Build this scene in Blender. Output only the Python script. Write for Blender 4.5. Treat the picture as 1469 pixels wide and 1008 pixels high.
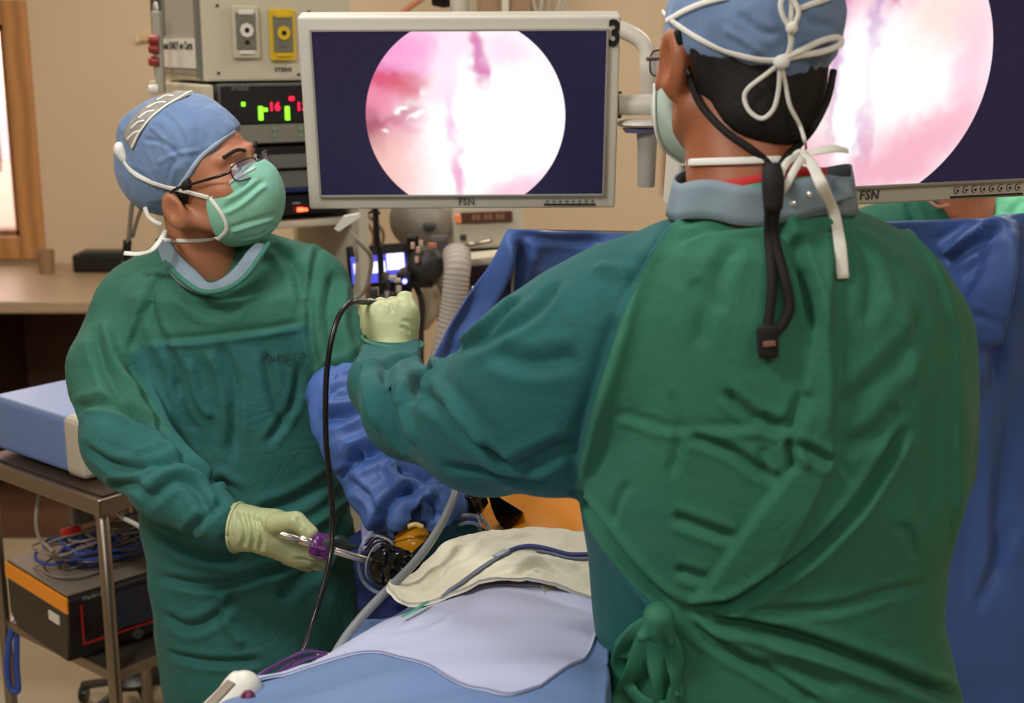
import bpy, bmesh, math, random
import numpy as np
from mathutils import Vector, Matrix
from mathutils.bvhtree import BVHTree

random.seed(7)
rng = np.random.RandomState(11)
for _o in list(bpy.data.objects):
    bpy.data.objects.remove(_o)
S = bpy.context.scene
COL = S.collection

# ---------------------------------------------------------------- camera, light, exposure
CAMZ, PITCH, FPX = 1.78, math.radians(13.0), 1900.0
cam_d = bpy.data.cameras.new('camera')
cam = bpy.data.objects.new('camera', cam_d)
COL.objects.link(cam)
cam.location = (0, 0, CAMZ)
cam.rotation_euler = (math.radians(90) - PITCH, 0, 0)
cam_d.sensor_width = 36.0
cam_d.lens = FPX / 1469.0 * 36.0
cam_d.clip_start = 0.05
cam_d.dof.use_dof = True
cam_d.dof.focus_distance = 1.95
cam_d.dof.aperture_fstop = 5.0
S.camera = cam
S.view_settings.view_transform = 'Standard'
S.view_settings.look = 'None'
S.view_settings.exposure = 0.0
S.view_settings.gamma = 1.0
S.view_settings.use_curve_mapping = False
W = bpy.data.worlds.new('world')
S.world = W
W.use_nodes = True
W.node_tree.nodes['Background'].inputs[0].default_value = (1.0, 0.9, 0.8, 1)
W.node_tree.nodes['Background'].inputs[1].default_value = 0.3


def area(name, loc, aim, size, sy, energy, col):
    d = bpy.data.lights.new(name, 'AREA')
    d.shape = 'RECTANGLE'
    d.size, d.size_y, d.energy, d.color = size, sy, energy, col
    o = bpy.data.objects.new(name, d)
    o.location = loc
    o.rotation_euler = (Vector(aim) - Vector(loc)).to_track_quat('-Z', 'Y').to_euler()
    COL.objects.link(o)
    return o


area('overhead_light', (-1.25, 0.7, 2.93), (-0.7, 1.8, 0.6), 0.55, 0.35, 31, (1.0, 0.97, 0.92))
area('overhead_light', (1.2, -0.1, 2.93), (1.1, 0.6, 0), 0.8, 0.4, 13, (1.0, 0.95, 0.88))
area('overhead_light', (-1.0, 3.6, 2.93), (-1.0, 3.9, 0), 1.2, 0.6, 31, (1.0, 0.91, 0.80))
area('overhead_light', (1.6, 3.6, 2.93), (1.6, 3.9, 0), 1.2, 0.6, 31, (1.0, 0.91, 0.80))
area('overhead_light', (-0.3, -1.3, 2.93), (-0.2, 1.4, 0.8), 1.2, 0.6, 20, (1.0, 0.96, 0.90))  # fill light added above and behind the camera to lift the gown fronts
area('surgical_lamp', (-0.3, 1.9, 2.75), (-0.05, 1.75, 1.0), 0.45, 0.45, 9, (0.95, 0.96, 1.0))


# ---------------------------------------------------------------- projection
CP, SP = math.cos(PITCH), math.sin(PITCH)


def P(px, py, Y):
    """world point at distance Y in front of the camera that is seen at pixel (px, py)"""
    dx, dy = (px - 734.5) / FPX, (504.0 - py) / FPX
    t = Y / (CP + dy * SP)
    return Vector((dx * t, Y, CAMZ + t * (-SP + dy * CP)))


def ray(px, py):
    dx, dy = (px - 734.5) / FPX, (504.0 - py) / FPX
    return Vector((dx, CP + dy * SP, -SP + dy * CP)).normalized()


def proj(V):
    V = np.asarray(V, dtype=np.float64)
    x, y, z = V[:, 0], V[:, 1], V[:, 2] - CAMZ
    f = y * CP - z * SP
    u = y * SP + z * CP
    return 734.5 + FPX * x / f, 504.0 - FPX * u / f


def mpp(Y):
    return Y / FPX / 0.97


# ---------------------------------------------------------------- materials
def lin(c):
    return tuple(((v / 255.0) / 12.92 if v / 255.0 <= 0.04045 else ((v / 255.0 + 0.055) / 1.055) ** 2.4) for v in c[:3]) + (1.0,)


MATS = {}


def mat(name, col, rough=0.5, metal=0.0, var=0.0, vscale=8.0, bump=0.0, bscale=60.0, emit=None, estr=1.0,
        alpha=1.0, trans=0.0, sheen=0.0, col2=None, attr=None, spec=0.5, bdist=0.002, detail=3.0, sss=0.0, wave=0.0, wr=0.0):
    if name in MATS:
        return MATS[name]
    m = bpy.data.materials.new(name)
    m.use_nodes = True
    nt = m.node_tree
    N, L = nt.nodes, nt.links
    b = N['Principled BSDF']
    c = lin(col)
    b.inputs['Base Color'].default_value = c
    b.inputs['Roughness'].default_value = rough
    b.inputs['Metallic'].default_value = metal
    b.inputs['Specular IOR Level'].default_value = spec
    if sheen:
        b.inputs['Sheen Weight'].default_value = sheen
        b.inputs['Sheen Roughness'].default_value = 0.5
    if sss:
        b.inputs['Subsurface Weight'].default_value = sss
        b.inputs['Subsurface Radius'].default_value = (0.012, 0.005, 0.003)
    if trans:
        b.inputs['Transmission Weight'].default_value = trans
        b.inputs['IOR'].default_value = 1.4
    if alpha < 1:
        b.inputs['Alpha'].default_value = alpha
    tc = N.new('ShaderNodeTexCoord')
    src = None
    if col2 is not None:
        at = N.new('ShaderNodeAttribute')
        at.attribute_name = attr
        ms = N.new('ShaderNodeMapRange')
        ms.inputs[1].default_value = -0.6
        ms.inputs[2].default_value = 0.6
        L.new(at.outputs['Fac'], ms.inputs[0])
        mx = N.new('ShaderNodeMix')
        mx.data_type = 'RGBA'
        mx.inputs[6].default_value = c
        mx.inputs[7].default_value = lin(col2)
        L.new(ms.outputs[0], mx.inputs[0])
        src = mx.outputs[2]
    if var:
        nz = N.new('ShaderNodeTexNoise')
        nz.inputs['Scale'].default_value = vscale
        nz.inputs['Detail'].default_value = 4
        L.new(tc.outputs['Object'], nz.inputs['Vector'])
        mr = N.new('ShaderNodeMapRange')
        mr.inputs[1].default_value = 0.3
        mr.inputs[2].default_value = 0.7
        mr.inputs[3].default_value = 1 - var
        mr.inputs[4].default_value = 1 + var
        L.new(nz.outputs['Fac'], mr.inputs[0])
        mm = N.new('ShaderNodeVectorMath')
        mm.operation = 'SCALE'
        if src is None:
            mm.inputs[0].default_value = c[:3]
        else:
            L.new(src, mm.inputs[0])
        L.new(mr.outputs[0], mm.inputs['Scale'])
        src = mm.outputs[0]
    if src is not None:
        L.new(src, b.inputs['Base Color'])
    if bump:
        nb = N.new('ShaderNodeTexNoise')
        nb.inputs['Scale'].default_value = bscale
        nb.inputs['Detail'].default_value = detail
        nb.inputs['Distortion'].default_value = 0.6
        L.new(tc.outputs['Object'], nb.inputs['Vector'])
        bp = N.new('ShaderNodeBump')
        bp.inputs['Strength'].default_value = bump
        bp.inputs['Distance'].default_value = bdist
        L.new(nb.outputs['Fac'], bp.inputs['Height'])
        if wr:
            n2 = N.new('ShaderNodeTexNoise')
            n2.inputs['Scale'].default_value = 13.0
            n2.inputs['Detail'].default_value = 6
            n2.inputs['Roughness'].default_value = 0.55
            n2.inputs['Distortion'].default_value = 1.6
            L.new(tc.outputs['Object'], n2.inputs['Vector'])
            ab = N.new('ShaderNodeMath')
            ab.operation = 'PINGPONG'
            ab.inputs[1].default_value = 0.12
            L.new(n2.outputs['Fac'], ab.inputs[0])
            b2 = N.new('ShaderNodeBump')
            b2.inputs['Strength'].default_value = wr
            b2.inputs['Distance'].default_value = 0.03
            L.new(ab.outputs[0], b2.inputs['Height'])
            L.new(b2.outputs[0], bp.inputs['Normal'])
        L.new(bp.outputs[0], b.inputs['Normal'])
    if wave:
        wv = N.new('ShaderNodeTexWave')
        wv.inputs['Scale'].default_value = wave
        wv.inputs['Distortion'].default_value = 3
        wv.inputs['Detail'].default_value = 3
        L.new(tc.outputs['Object'], wv.inputs['Vector'])
        mx = N.new('ShaderNodeMix')
        mx.data_type = 'RGBA'
        mx.inputs[6].default_value = tuple(v * 0.72 for v in c[:3]) + (1,)
        mx.inputs[7].default_value = c
        L.new(wv.outputs['Fac'], mx.inputs[0])
        L.new(mx.outputs[2], b.inputs['Base Color'])
    if emit is not None:
        b.inputs['Emission Color'].default_value = lin(emit)
        b.inputs['Emission Strength'].default_value = estr
    MATS[name] = m
    return m


# ---------------------------------------------------------------- object helpers
def put(o, parent=None):
    COL.objects.link(o)
    if parent is not None:
        o.parent = parent
        if parent.parent is None and parent.type == 'EMPTY':
            o.matrix_parent_inverse = Matrix.Translation(-Vector(parent.location))
    return o


def thing(name, label, cat, loc=(0, 0, 0), group=None):
    o = bpy.data.objects.new(name, None)
    o.empty_display_size = 0.05
    o.location = loc
    COL.objects.link(o)
    o['label'] = label
    o['category'] = cat
    if group:
        o['group'] = group
    return o


def tag(o, label, cat, group=None):
    o['label'] = label
    o['category'] = cat
    if group:
        o['group'] = group
    return o


def struct(o):
    o['kind'] = 'structure'
    return o


def mesh(name, V, F, m, parent=None, smooth=True, mats=None, midx=None):
    me = bpy.data.meshes.new(name)
    V = np.asarray(V, dtype=np.float32)
    if isinstance(F, np.ndarray):
        n, k = F.shape
        me.vertices.add(len(V))
        me.vertices.foreach_set('co', V.ravel())
        me.loops.add(n * k)
        me.loops.foreach_set('vertex_index', F.ravel().astype(np.int32))
        me.polygons.add(n)
        me.polygons.foreach_set('loop_start', np.arange(0, n * k, k, dtype=np.int32))
        me.polygons.foreach_set('loop_total', np.full(n, k, dtype=np.int32))
        me.update(calc_edges=True)
        me.validate()
    else:
        me.from_pydata([tuple(map(float, v)) for v in V], [], F)
    if mats:
        for x in mats:
            me.materials.append(x)
        if midx is not None:
            me.polygons.foreach_set('material_index', midx)
    elif m is not None:
        me.materials.append(m)
    if smooth:
        me.polygons.foreach_set('use_smooth', [True] * len(me.polygons))
    me.update()
    o = bpy.data.objects.new(name, me)
    return put(o, parent)


def frombm(name, bm, m, parent=None, smooth=False):
    me = bpy.data.meshes.new(name)
    bm.normal_update()
    bm.to_mesh(me)
    bm.free()
    me.materials.append(m)
    if smooth:
        me.polygons.foreach_set('use_smooth', [True] * len(me.polygons))
    o = bpy.data.objects.new(name, me)
    return put(o, parent)


def rotz(a):
    return Matrix.Rotation(a, 4, 'Z')


def frame(o, x, z=None):
    """matrix with origin o, local x along x, local z near z"""
    x = Vector(x).normalized()
    z = Vector(z if z is not None else (0, 0, 1))
    y = z.cross(x).normalized()
    z = x.cross(y).normalized()
    return Matrix(((x.x, y.x, z.x, o[0]), (x.y, y.y, z.y, o[1]), (x.z, y.z, z.z, o[2]), (0, 0, 0, 1)))


def box(name, c, s, m, parent=None, M=None, bev=0.003, seg=2):
    """box centred at c with full size s in frame M"""
    bm = bmesh.new()
    bmesh.ops.create_cube(bm, size=1.0)
    for v in bm.verts:
        v.co = Vector((v.co.x * s[0], v.co.y * s[1], v.co.z * s[2]))
    if bev > 0:
        bmesh.ops.bevel(bm, geom=list(bm.edges), offset=min(bev, 0.45 * min(s)), segments=seg, profile=0.6, affect='EDGES')
    T = Matrix.Translation(c)
    if M is not None:
        T = M @ T
    bm.transform(T)
    return frombm(name, bm, m, parent, smooth=False)


def catmull(pts, n=8):
    pts = [np.array(p, dtype=float) for p in pts]
    if len(pts) < 3:
        return [pts[0] + (pts[1] - pts[0]) * t / n for t in range(n + 1)]
    out = []
    ext = [2 * pts[0] - pts[1]] + pts + [2 * pts[-1] - pts[-2]]
    for i in range(1, len(ext) - 2):
        p0, p1, p2, p3 = ext[i - 1:i + 3]
        for k in range(n):
            t = k / n
            out.append(0.5 * ((2 * p1) + (-p0 + p2) * t + (2 * p0 - 5 * p1 + 4 * p2 - p3) * t * t + (-p0 + 3 * p1 - 3 * p2 + p3) * t ** 3))
    out.append(pts[-1])
    return out


def tubegeo(pts, r, seg=10, rb=None, nrm=None, smooth=6, rounded=True):
    """tube along pts; r scalar or list; rb second radius; nrm list of normals (direction of rb)"""
    P0 = [tuple(p) for p in pts]
    n0 = len(P0)
    rr = list(r) if hasattr(r, '__len__') else [r] * n0
    rbs = (list(rb) if hasattr(rb, '__len__') else [rb] * n0) if rb is not None else rr
    pack = [tuple(P0[i]) + (rr[i], rbs[i]) + (tuple(nrm[i]) if nrm is not None else (0, 0, 1)) for i in range(n0)]
    q = np.array(catmull(pack, smooth)) if smooth > 0 and n0 > 1 else np.array(pack)
    C, R, RB, NN = q[:, :3], q[:, 3], q[:, 4], q[:, 5:8]
    n = len(C)
    T = np.gradient(C, axis=0)
    T /= np.linalg.norm(T, axis=1)[:, None] + 1e-12
    V, F = [], []
    up = None
    for i in range(n):
        t = T[i]
        if nrm is not None:
            u = NN[i]
        else:
            if up is None:
                u = np.array((0, 0, 1.0)) if abs(t[2]) < 0.9 else np.array((1.0, 0, 0))
            else:
                u = up
        u = u - t * np.dot(u, t)
        u /= np.linalg.norm(u) + 1e-12
        up = u
        s = np.cross(t, u)
        for k in range(seg):
            a = 2 * math.pi * k / seg
            ca, sa = math.cos(a), math.sin(a)
            V.append(C[i] + s * R[i] * ca + u * RB[i] * sa)
    for i in range(n - 1):
        for k in range(seg):
            k2 = (k + 1) % seg
            F.append((i * seg + k, i * seg + k2, (i + 1) * seg + k2, (i + 1) * seg + k))
    a = len(V)
    V.append(C[0] - (T[0] * min(R[0], RB[0]) * 0.5 if rounded else 0))
    V.append(C[-1] + (T[-1] * min(R[-1], RB[-1]) * 0.5 if rounded else 0))
    for k in range(seg):
        k2 = (k + 1) % seg
        F.append((a, k2, k))
        F.append((a + 1, (n - 1) * seg + k, (n - 1) * seg + k2))
    return V, F


def tube(name, pts, r, m, parent=None, **kw):
    V, F = tubegeo(pts, r, **kw)
    return mesh(name, V, F, m, parent)


def join_geo(parts):
    V, F = [], []
    for v, f in parts:
        b = len(V)
        V += [tuple(x) for x in v]
        F += [tuple(i + b for i in q) for q in f]
    return V, F


def lathe(name, prof, M, m, parent=None, seg=28, caps=True, sharp=False):
    """profile [(r, z)] about local z of M"""
    V, F = [], []
    for r_, z_ in prof:
        for k in range(seg):
            a = 2 * math.pi * k / seg
            V.append(M @ Vector((r_ * math.cos(a), r_ * math.sin(a), z_)))
    n = len(prof)
    for i in range(n - 1):
        for k in range(seg):
            k2 = (k + 1) % seg
            F.append((i * seg + k, i * seg + k2, (i + 1) * seg + k2, (i + 1) * seg + k))
    if caps:
        F.append(tuple(reversed(range(seg))))
        F.append(tuple((n - 1) * seg + k for k in range(seg)))
    o = mesh(name, V, F, m, parent, smooth=not sharp)
    if not sharp:
        autosmooth(o, 40)
    return o


def autosmooth(o, ang):
    me = o.data
    bm = bmesh.new()
    bm.from_mesh(me)
    lim = math.radians(ang)
    for e in bm.edges:
        if len(e.link_faces) == 2:
            e.smooth = e.calc_face_angle(0) < lim
    bm.to_mesh(me)
    bm.free()


def text(name, s, M, size, m, parent=None, depth=0.0004, bold=0.0, sx=1.0, align='CENTER'):
    cu = bpy.data.curves.new(name, 'FONT')
    cu.body = s
    cu.size = size
    cu.extrude = depth
    cu.offset = bold
    cu.align_x = align
    cu.align_y = 'CENTER'
    cu.resolution_u = 3
    cu.space_character = 1.12
    t = bpy.data.objects.new(name + '_tmp', cu)
    COL.objects.link(t)
    dg = bpy.context.evaluated_depsgraph_get()
    me = bpy.data.meshes.new_from_object(t.evaluated_get(dg))
    bpy.data.objects.remove(t)
    me.transform(M @ Matrix.Diagonal((sx, 1, 1, 1)))
    me.materials.clear()
    me.materials.append(m)
    me.name = name
    return put(bpy.data.objects.new(name, me), parent)


# ---------------------------------------------------------------- numpy noise
def _hash(ix, iy, iz, seed):
    h = (ix.astype(np.int64) * 374761393 + iy.astype(np.int64) * 668265263 + iz.astype(np.int64) * 2147483647 + seed * 974634777) & 0xFFFFFFFF
    h = ((h ^ (h >> 13)) * 1274126177) & 0xFFFFFFFF
    h = h ^ (h >> 16)
    return (h & 0xFFFF) / 65535.0


def vnoise(V, freq, seed=0):
    q = np.asarray(V, dtype=np.float64) * freq + 100.0
    i = np.floor(q).astype(np.int64)
    f = q - i
    f = f * f * (3 - 2 * f)
    r = 0
    for a in (0, 1):
        for b in (0, 1):
            for c in (0, 1):
                w = (f[:, 0] if a else 1 - f[:, 0]) * (f[:, 1] if b else 1 - f[:, 1]) * (f[:, 2] if c else 1 - f[:, 2])
                r = r + w * _hash(i[:, 0] + a, i[:, 1] + b, i[:, 2] + c, seed)
    return r


def facet(V, freq, seed=0, n=8):
    """flat facets with sharp creases, about -0.5..0.5"""
    V = np.asarray(V, dtype=np.float64)
    r = np.random.RandomState(seed + 900)
    w = np.stack([vnoise(V, freq * 0.45, seed + 70 + k) for k in range(3)], axis=1) - 0.5
    Q = V + w * (0.55 / freq)
    out = np.zeros(len(V))
    tot = 0
    for k in range(n):
        d = r.randn(3)
        d /= np.linalg.norm(d)
        f = freq * (0.55 + 1.1 * r.rand())
        s_ = (Q @ d) * f + r.rand() * 9
        tri = np.abs(s_ - np.round(s_)) * 2
        a = 0.8 / (f / freq)
        m_ = 0.35 + 1.3 * vnoise(V, freq * 0.4, seed + 200 + k)
        out += a * (tri - 0.5) * m_
        tot += a * a
    return out / math.sqrt(tot) * 0.8


def crumple(V, freq, seed=0, oct=3):
    """sharp-creased noise of crumpled cloth, about -0.5..0.5"""
    V = np.asarray(V, dtype=np.float64)
    out = np.zeros(len(V))
    amp, tot = 1.0, 0.0
    w = np.stack([vnoise(V, freq * 0.7, seed + 50 + k) for k in range(3)], axis=1) - 0.5
    Q = V + w * (0.9 / freq)
    for o in range(oct):
        n = vnoise(Q, freq * (1.9 ** o), seed + o)
        out += amp * (1 - 2 * np.abs(2 * n - 1))
        tot += amp
        amp *= 0.5
    return out / tot * 0.5


# ---------------------------------------------------------------- signed distance modelling
def rc(p, a, b, r1, r2, sy=1.0):
    X, Y, Z = p
    a, b = np.array(a, dtype=np.float32), np.array(b, dtype=np.float32)
    bx, by, bz = b - a
    by *= sy
    qx, qy, qz = X - a[0], (Y - a[1]) * sy, Z - a[2]
    h = np.clip((qx * bx + qy * by + qz * bz) / (bx * bx + by * by + bz * bz + 1e-12), 0, 1)
    return np.sqrt((qx - h * bx) ** 2 + (qy - h * by) ** 2 + (qz - h * bz) ** 2) - (r1 + (r2 - r1) * h)


def ell(p, c, r):
    x, y, z = (p[0] - c[0]) / r[0], (p[1] - c[1]) / r[1], (p[2] - c[2]) / r[2]
    k0 = np.sqrt(x * x + y * y + z * z) + 1e-9
    k1 = np.sqrt((x / r[0]) ** 2 + (y / r[1]) ** 2 + (z / r[2]) ** 2) + 1e-9
    return k0 * (k0 - 1) / k1


def smin(a, b, k):
    h = np.clip(0.5 + 0.5 * (b - a) / k, 0, 1)
    return b + (a - b) * h - k * h * (1 - h)


def smax(a, b, k):
    return -smin(-a, -b, k)


def loft(p, rows, ex=2.4):
    """rows of (z, cx, cy, rx, ry) from top to bottom"""
    X, Y, Z = p
    rows = sorted(rows)
    zs = [r[0] for r in rows]
    zz = np.asarray(Z, dtype=np.float64)
    f = [np.interp(zz, zs, [r[k] for r in rows]).astype(np.float32) for k in (1, 2, 3, 4)]
    u = np.abs(X - f[0]) / f[2]
    v = np.abs(Y - f[1]) / f[3]
    d = ((u ** ex + v ** ex) ** (1.0 / ex) - 1) * np.minimum(f[2], f[3])
    return smax(d, smax(Z - zs[-1], zs[0] - Z, 0.01), 0.03)


def surfnets(fn, lo, hi, h):
    ax = [np.arange(lo[i], hi[i] + h, h, dtype=np.float32) for i in range(3)]
    F = fn((ax[0][:, None, None], ax[1][None, :, None], ax[2][None, None, :]))
    F = np.ascontiguousarray(np.broadcast_to(F, (len(ax[0]), len(ax[1]), len(ax[2]))))
    Sg = F < 0
    n = np.zeros(tuple(s - 1 for s in F.shape), dtype=np.int8)
    offs = [(a, b, c) for a in (0, 1) for b in (0, 1) for c in (0, 1)]
    sh = n.shape
    for a, b, c in offs:
        n += Sg[a:a + sh[0], b:b + sh[1], c:c + sh[2]]
    act = (n > 0) & (n < 8)
    I = np.argwhere(act)
    idx = np.full(sh, -1, dtype=np.int32)
    idx[act] = np.arange(len(I), dtype=np.int32)
    pos = np.zeros((len(I), 3))
    cnt = np.zeros(len(I))
    for o1 in offs:
        for d in range(3):
            if o1[d]:
                continue
            o2 = list(o1)
            o2[d] = 1
            fa = F[I[:, 0] + o1[0], I[:, 1] + o1[1], I[:, 2] + o1[2]]
            fb = F[I[:, 0] + o2[0], I[:, 1] + o2[1], I[:, 2] + o2[2]]
            cr = (fa < 0) != (fb < 0)
            t = np.where(cr, fa / np.where(cr, fa - fb, 1), 0)
            q = np.array(o1, dtype=float)[None, :].repeat(len(I), 0)
            q[:, d] += t
            pos[cr] += q[cr]
            cnt[cr] += 1
    V = (I + pos / cnt[:, None]) * h + np.array([lo[0], lo[1], lo[2]])
    faces = []
    for d in range(3):
        sl1 = [slice(None)] * 3
        sl2 = [slice(None)] * 3
        sl1[d] = slice(0, -1)
        sl2[d] = slice(1, None)
        A, B = Sg[tuple(sl1)], Sg[tuple(sl2)]
        E = np.argwhere(A != B)
        e1, e2 = (d + 1) % 3, (d + 2) % 3
        ok = (E[:, e1] > 0) & (E[:, e2] > 0) & (E[:, e1] < sh[e1]) & (E[:, e2] < sh[e2])
        E = E[ok]
        sg = A[E[:, 0], E[:, 1], E[:, 2]]

        def g(a, b):
            q = E.copy()
            q[:, e1] -= a
            q[:, e2] -= b
            return idx[q[:, 0], q[:, 1], q[:, 2]]
        Q = np.stack([g(1, 1), g(0, 1), g(0, 0), g(1, 0)], axis=1)
        Q[~sg] = Q[~sg][:, ::-1]
        faces.append(Q)
    return V, np.concatenate(faces)


def fval(fn, V):
    v = V.astype(np.float32)
    return np.asarray(fn((v[:, 0], v[:, 1], v[:, 2])), dtype=np.float64)


def project(fn, V, it=2, e=0.0015):
    for _ in range(it):
        f0 = fval(fn, V)
        G = np.zeros_like(V)
        for d in range(3):
            q = V.copy()
            q[:, d] += e
            G[:, d] = (fval(fn, q) - f0) / e
        l2 = np.maximum((G ** 2).sum(1), 0.2)
        st = np.clip(f0 / l2, -0.006, 0.006)
        V = V - G * st[:, None]
    return V


def subdiv(V, F):
    E = np.concatenate([F[:, [0, 1]], F[:, [1, 2]], F[:, [2, 3]], F[:, [3, 0]]])
    Es = np.sort(E, axis=1).astype(np.int64)
    key = Es[:, 0] * (len(V) + 1) + Es[:, 1]
    u, first, inv = np.unique(key, return_index=True, return_inverse=True)
    mid = 0.5 * (V[Es[first, 0]] + V[Es[first, 1]])
    fc = V[F].mean(1)
    nv, ne, nf = len(V), len(u), len(F)
    inv = inv.reshape(4, nf)
    m = [inv[k] + nv for k in range(4)]
    c = np.arange(nf) + nv + ne
    Fs = np.concatenate([np.stack([F[:, k], m[k], c, m[(k + 3) % 4]], axis=1) for k in range(4)])
    return np.concatenate([V, mid, fc]), Fs


def normals(V, F):
    a = V[F[:, 2]] - V[F[:, 0]]
    b = V[F[:, 3 if F.shape[1] > 3 else 1]] - V[F[:, 1 if F.shape[1] > 3 else 0]]
    fn_ = np.cross(a, b)
    N = np.zeros_like(V)
    for k in range(F.shape[1]):
        for d in range(3):
            N[:, d] += np.bincount(F[:, k], weights=fn_[:, d], minlength=len(V))
    return N / (np.linalg.norm(N, axis=1)[:, None] + 1e-12)


def laplace(V, F, it=1, w=0.5):
    n = len(V)
    E = np.concatenate([F[:, [k, (k + 1) % F.shape[1]]] for k in range(F.shape[1])])
    for _ in range(it):
        A = np.zeros_like(V)
        c = np.bincount(E[:, 0], minlength=n) + np.bincount(E[:, 1], minlength=n)
        for d in range(3):
            A[:, d] = np.bincount(E[:, 0], weights=V[E[:, 1], d], minlength=n) + np.bincount(E[:, 1], weights=V[E[:, 0], d], minlength=n)
        V = V + w * (A / np.maximum(c, 1)[:, None] - V)
    return V


def sdf(fn, lo, hi, h, sub=1):
    V, F = surfnets(fn, lo, hi, h)
    V = project(fn, V, 2)
    V = laplace(V, F, 1, 0.3)
    for _ in range(sub):
        V, F = subdiv(V, F)
        V = project(fn, V, 1)
    return V, F


def bvh(V, F):
    return BVHTree.FromPolygons(V.tolist(), F.tolist())


def hit(tree, px, py, off=0.0, dflt=None):
    d = ray(px, py)
    o = Vector((0, 0, CAMZ))
    loc, n, i, dist = tree.ray_cast(o, d, 8.0)
    if loc is None:
        Y = dflt or 2.0
        return P(px, py, Y), Vector((0, -1, 0))
    if n.dot(d) > 0:
        n = -n
    return loc + n * off, n


def dense(pts, step=12.0):
    out = []
    for a, b in zip(pts[:-1], pts[1:]):
        L_ = math.hypot(b[0] - a[0], b[1] - a[1])
        n = max(1, int(L_ / step))
        for k in range(n):
            out.append(tuple(a[i] + (b[i] - a[i]) * k / n for i in range(len(a))))
    out.append(tuple(pts[-1]))
    return out


def on(tree, pts, off=0.002, dflt=None, step=14.0):
    q = dense([tuple(x) for x in catmull(pts, 6)], step) if len(pts) > 2 else dense(pts, step)
    L_, N_ = [], []
    last = None
    for x in q:
        d = ray(x[0], x[1])
        loc, n, i, dist = tree.ray_cast(Vector((0, 0, CAMZ)), d, 8.0)
        if loc is None:
            if last is None:
                Y = dflt or 2.0
                l, nn = P(x[0], x[1], Y), Vector((0, -1, 0))
            else:
                l, nn = P(x[0], x[1], last[0].y), last[1]
        else:
            if n.dot(d) > 0:
                n = -n
            l, nn = loc + n * off, n
        last = (l, nn)
        L_.append(l)
        N_.append(nn)
    A = np.array([tuple(n) for n in N_])
    B = A.copy()
    for k in range(len(A)):
        B[k] = A[max(0, k - 2):k + 3].mean(0)
    return L_, [tuple(b / (np.linalg.norm(b) + 1e-9)) for b in B]


def folds(V, N, tree, strokes):
    """strokes: (kind, amp, width, [(px,py),...]); relief carried along the surface normal"""
    D = np.zeros(len(V))
    fx, fy = proj(V)
    facing = (N * (V - np.array([0, 0, CAMZ]))).sum(1) < 0.15
    for kind, amp, wd, pts in strokes:
        q = [tuple(x) for x in catmull(pts, 6)] if len(pts) > 2 else pts
        L3, _ = on(tree, pts, 0.0, step=10.0)
        A = np.array([tuple(v) for v in L3])
        keep = [0]
        for k in range(1, len(A)):
            if np.linalg.norm(A[k] - A[keep[-1]]) > 0.004:
                keep.append(k)
        A = A[keep]
        if len(A) < 2:
            continue
        R = 3.2 * wd
        lo, hi = A.min(0) - R, A.max(0) + R
        sel = np.where(((V > lo) & (V < hi)).all(1) & facing)[0]
        if len(sel) == 0:
            continue
        Q = V[sel]
        best = np.full(len(sel), 1e9)
        side = np.zeros(len(sel))
        tt = np.zeros(len(sel))
        n = len(A) - 1
        up = np.cross(A[1:] - A[:-1], np.array([0, -1.0, 0.25]))
        for k in range(n):
            a, b = A[k], A[k + 1]
            ab = b - a
            h = np.clip(((Q - a) @ ab) / (ab @ ab), 0, 1)
            r = Q - a - h[:, None] * ab
            d = np.sqrt((r * r).sum(1))
            m_ = d < best
            best[m_] = d[m_]
            side[m_] = np.sign(r[m_] @ up[k])
            tt[m_] = (k + h[m_]) / n
        tp = np.clip(np.sin(np.pi * np.clip(tt, 0.001, 0.999)) * 2.6, 0, 1)
        x = best / wd
        if kind == 'v':
            pf = -np.exp(-x ** 1.5) + 0.35 * np.exp(-((x - 1.7) ** 2) / 0.8)
        elif kind == 'r':
            pf = np.exp(-x ** 1.5) - 0.25 * np.exp(-((x - 1.7) ** 2) / 0.8)
        else:
            pf = np.sign(side) * x * np.exp(0.5 - x * x / 2)
            pf = pf * (1 if kind == 's' else -1)
        D[sel] += amp * tp * pf * (x < 3.2)
    return D


def polysd(px, py, poly):
    """signed distance in pixels, positive inside"""
    n = len(poly)
    best = np.full(len(px), 1e9)
    ins = np.zeros(len(px), dtype=bool)
    for i in range(n):
        x1, y1 = poly[i]
        x2, y2 = poly[(i + 1) % n]
        dx, dy = x2 - x1, y2 - y1
        h = np.clip(((px - x1) * dx + (py - y1) * dy) / (dx * dx + dy * dy + 1e-9), 0, 1)
        best = np.minimum(best, np.hypot(px - x1 - h * dx, py - y1 - h * dy))
        c = (y1 > py) != (y2 > py)
        xi = x1 + (py - y1) * dx / (dy if dy else 1e-9)
        ins ^= c & (px < xi)
    return np.where(ins, best, -best)


def setattr_f(o, name, vals):
    a = o.data.attributes.new(name, 'FLOAT', 'POINT')
    a.data.foreach_set('value', np.asarray(vals, dtype=np.float32))


def patchgrid(rows, nu, nv):
    """rows of equal-length (px, py, Y) control points -> smooth grid of world points"""
    R = [[tuple(P(*q)) for q in r] for r in rows]
    n = len(R[0])
    A = np.array([catmull(r, nu) for r in R])
    A2 = np.array([catmull(list(A[:, j]), nv) for j in range(A.shape[1])])
    return A2.transpose(1, 0, 2)


def gridmesh(G):
    a, b, _ = G.shape
    V = G.reshape(-1, 3)
    i, j = np.meshgrid(np.arange(a - 1), np.arange(b - 1), indexing='ij')
    k = (i * b + j).ravel()
    return V, np.stack([k, k + b, k + b + 1, k + 1], axis=1)


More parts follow.
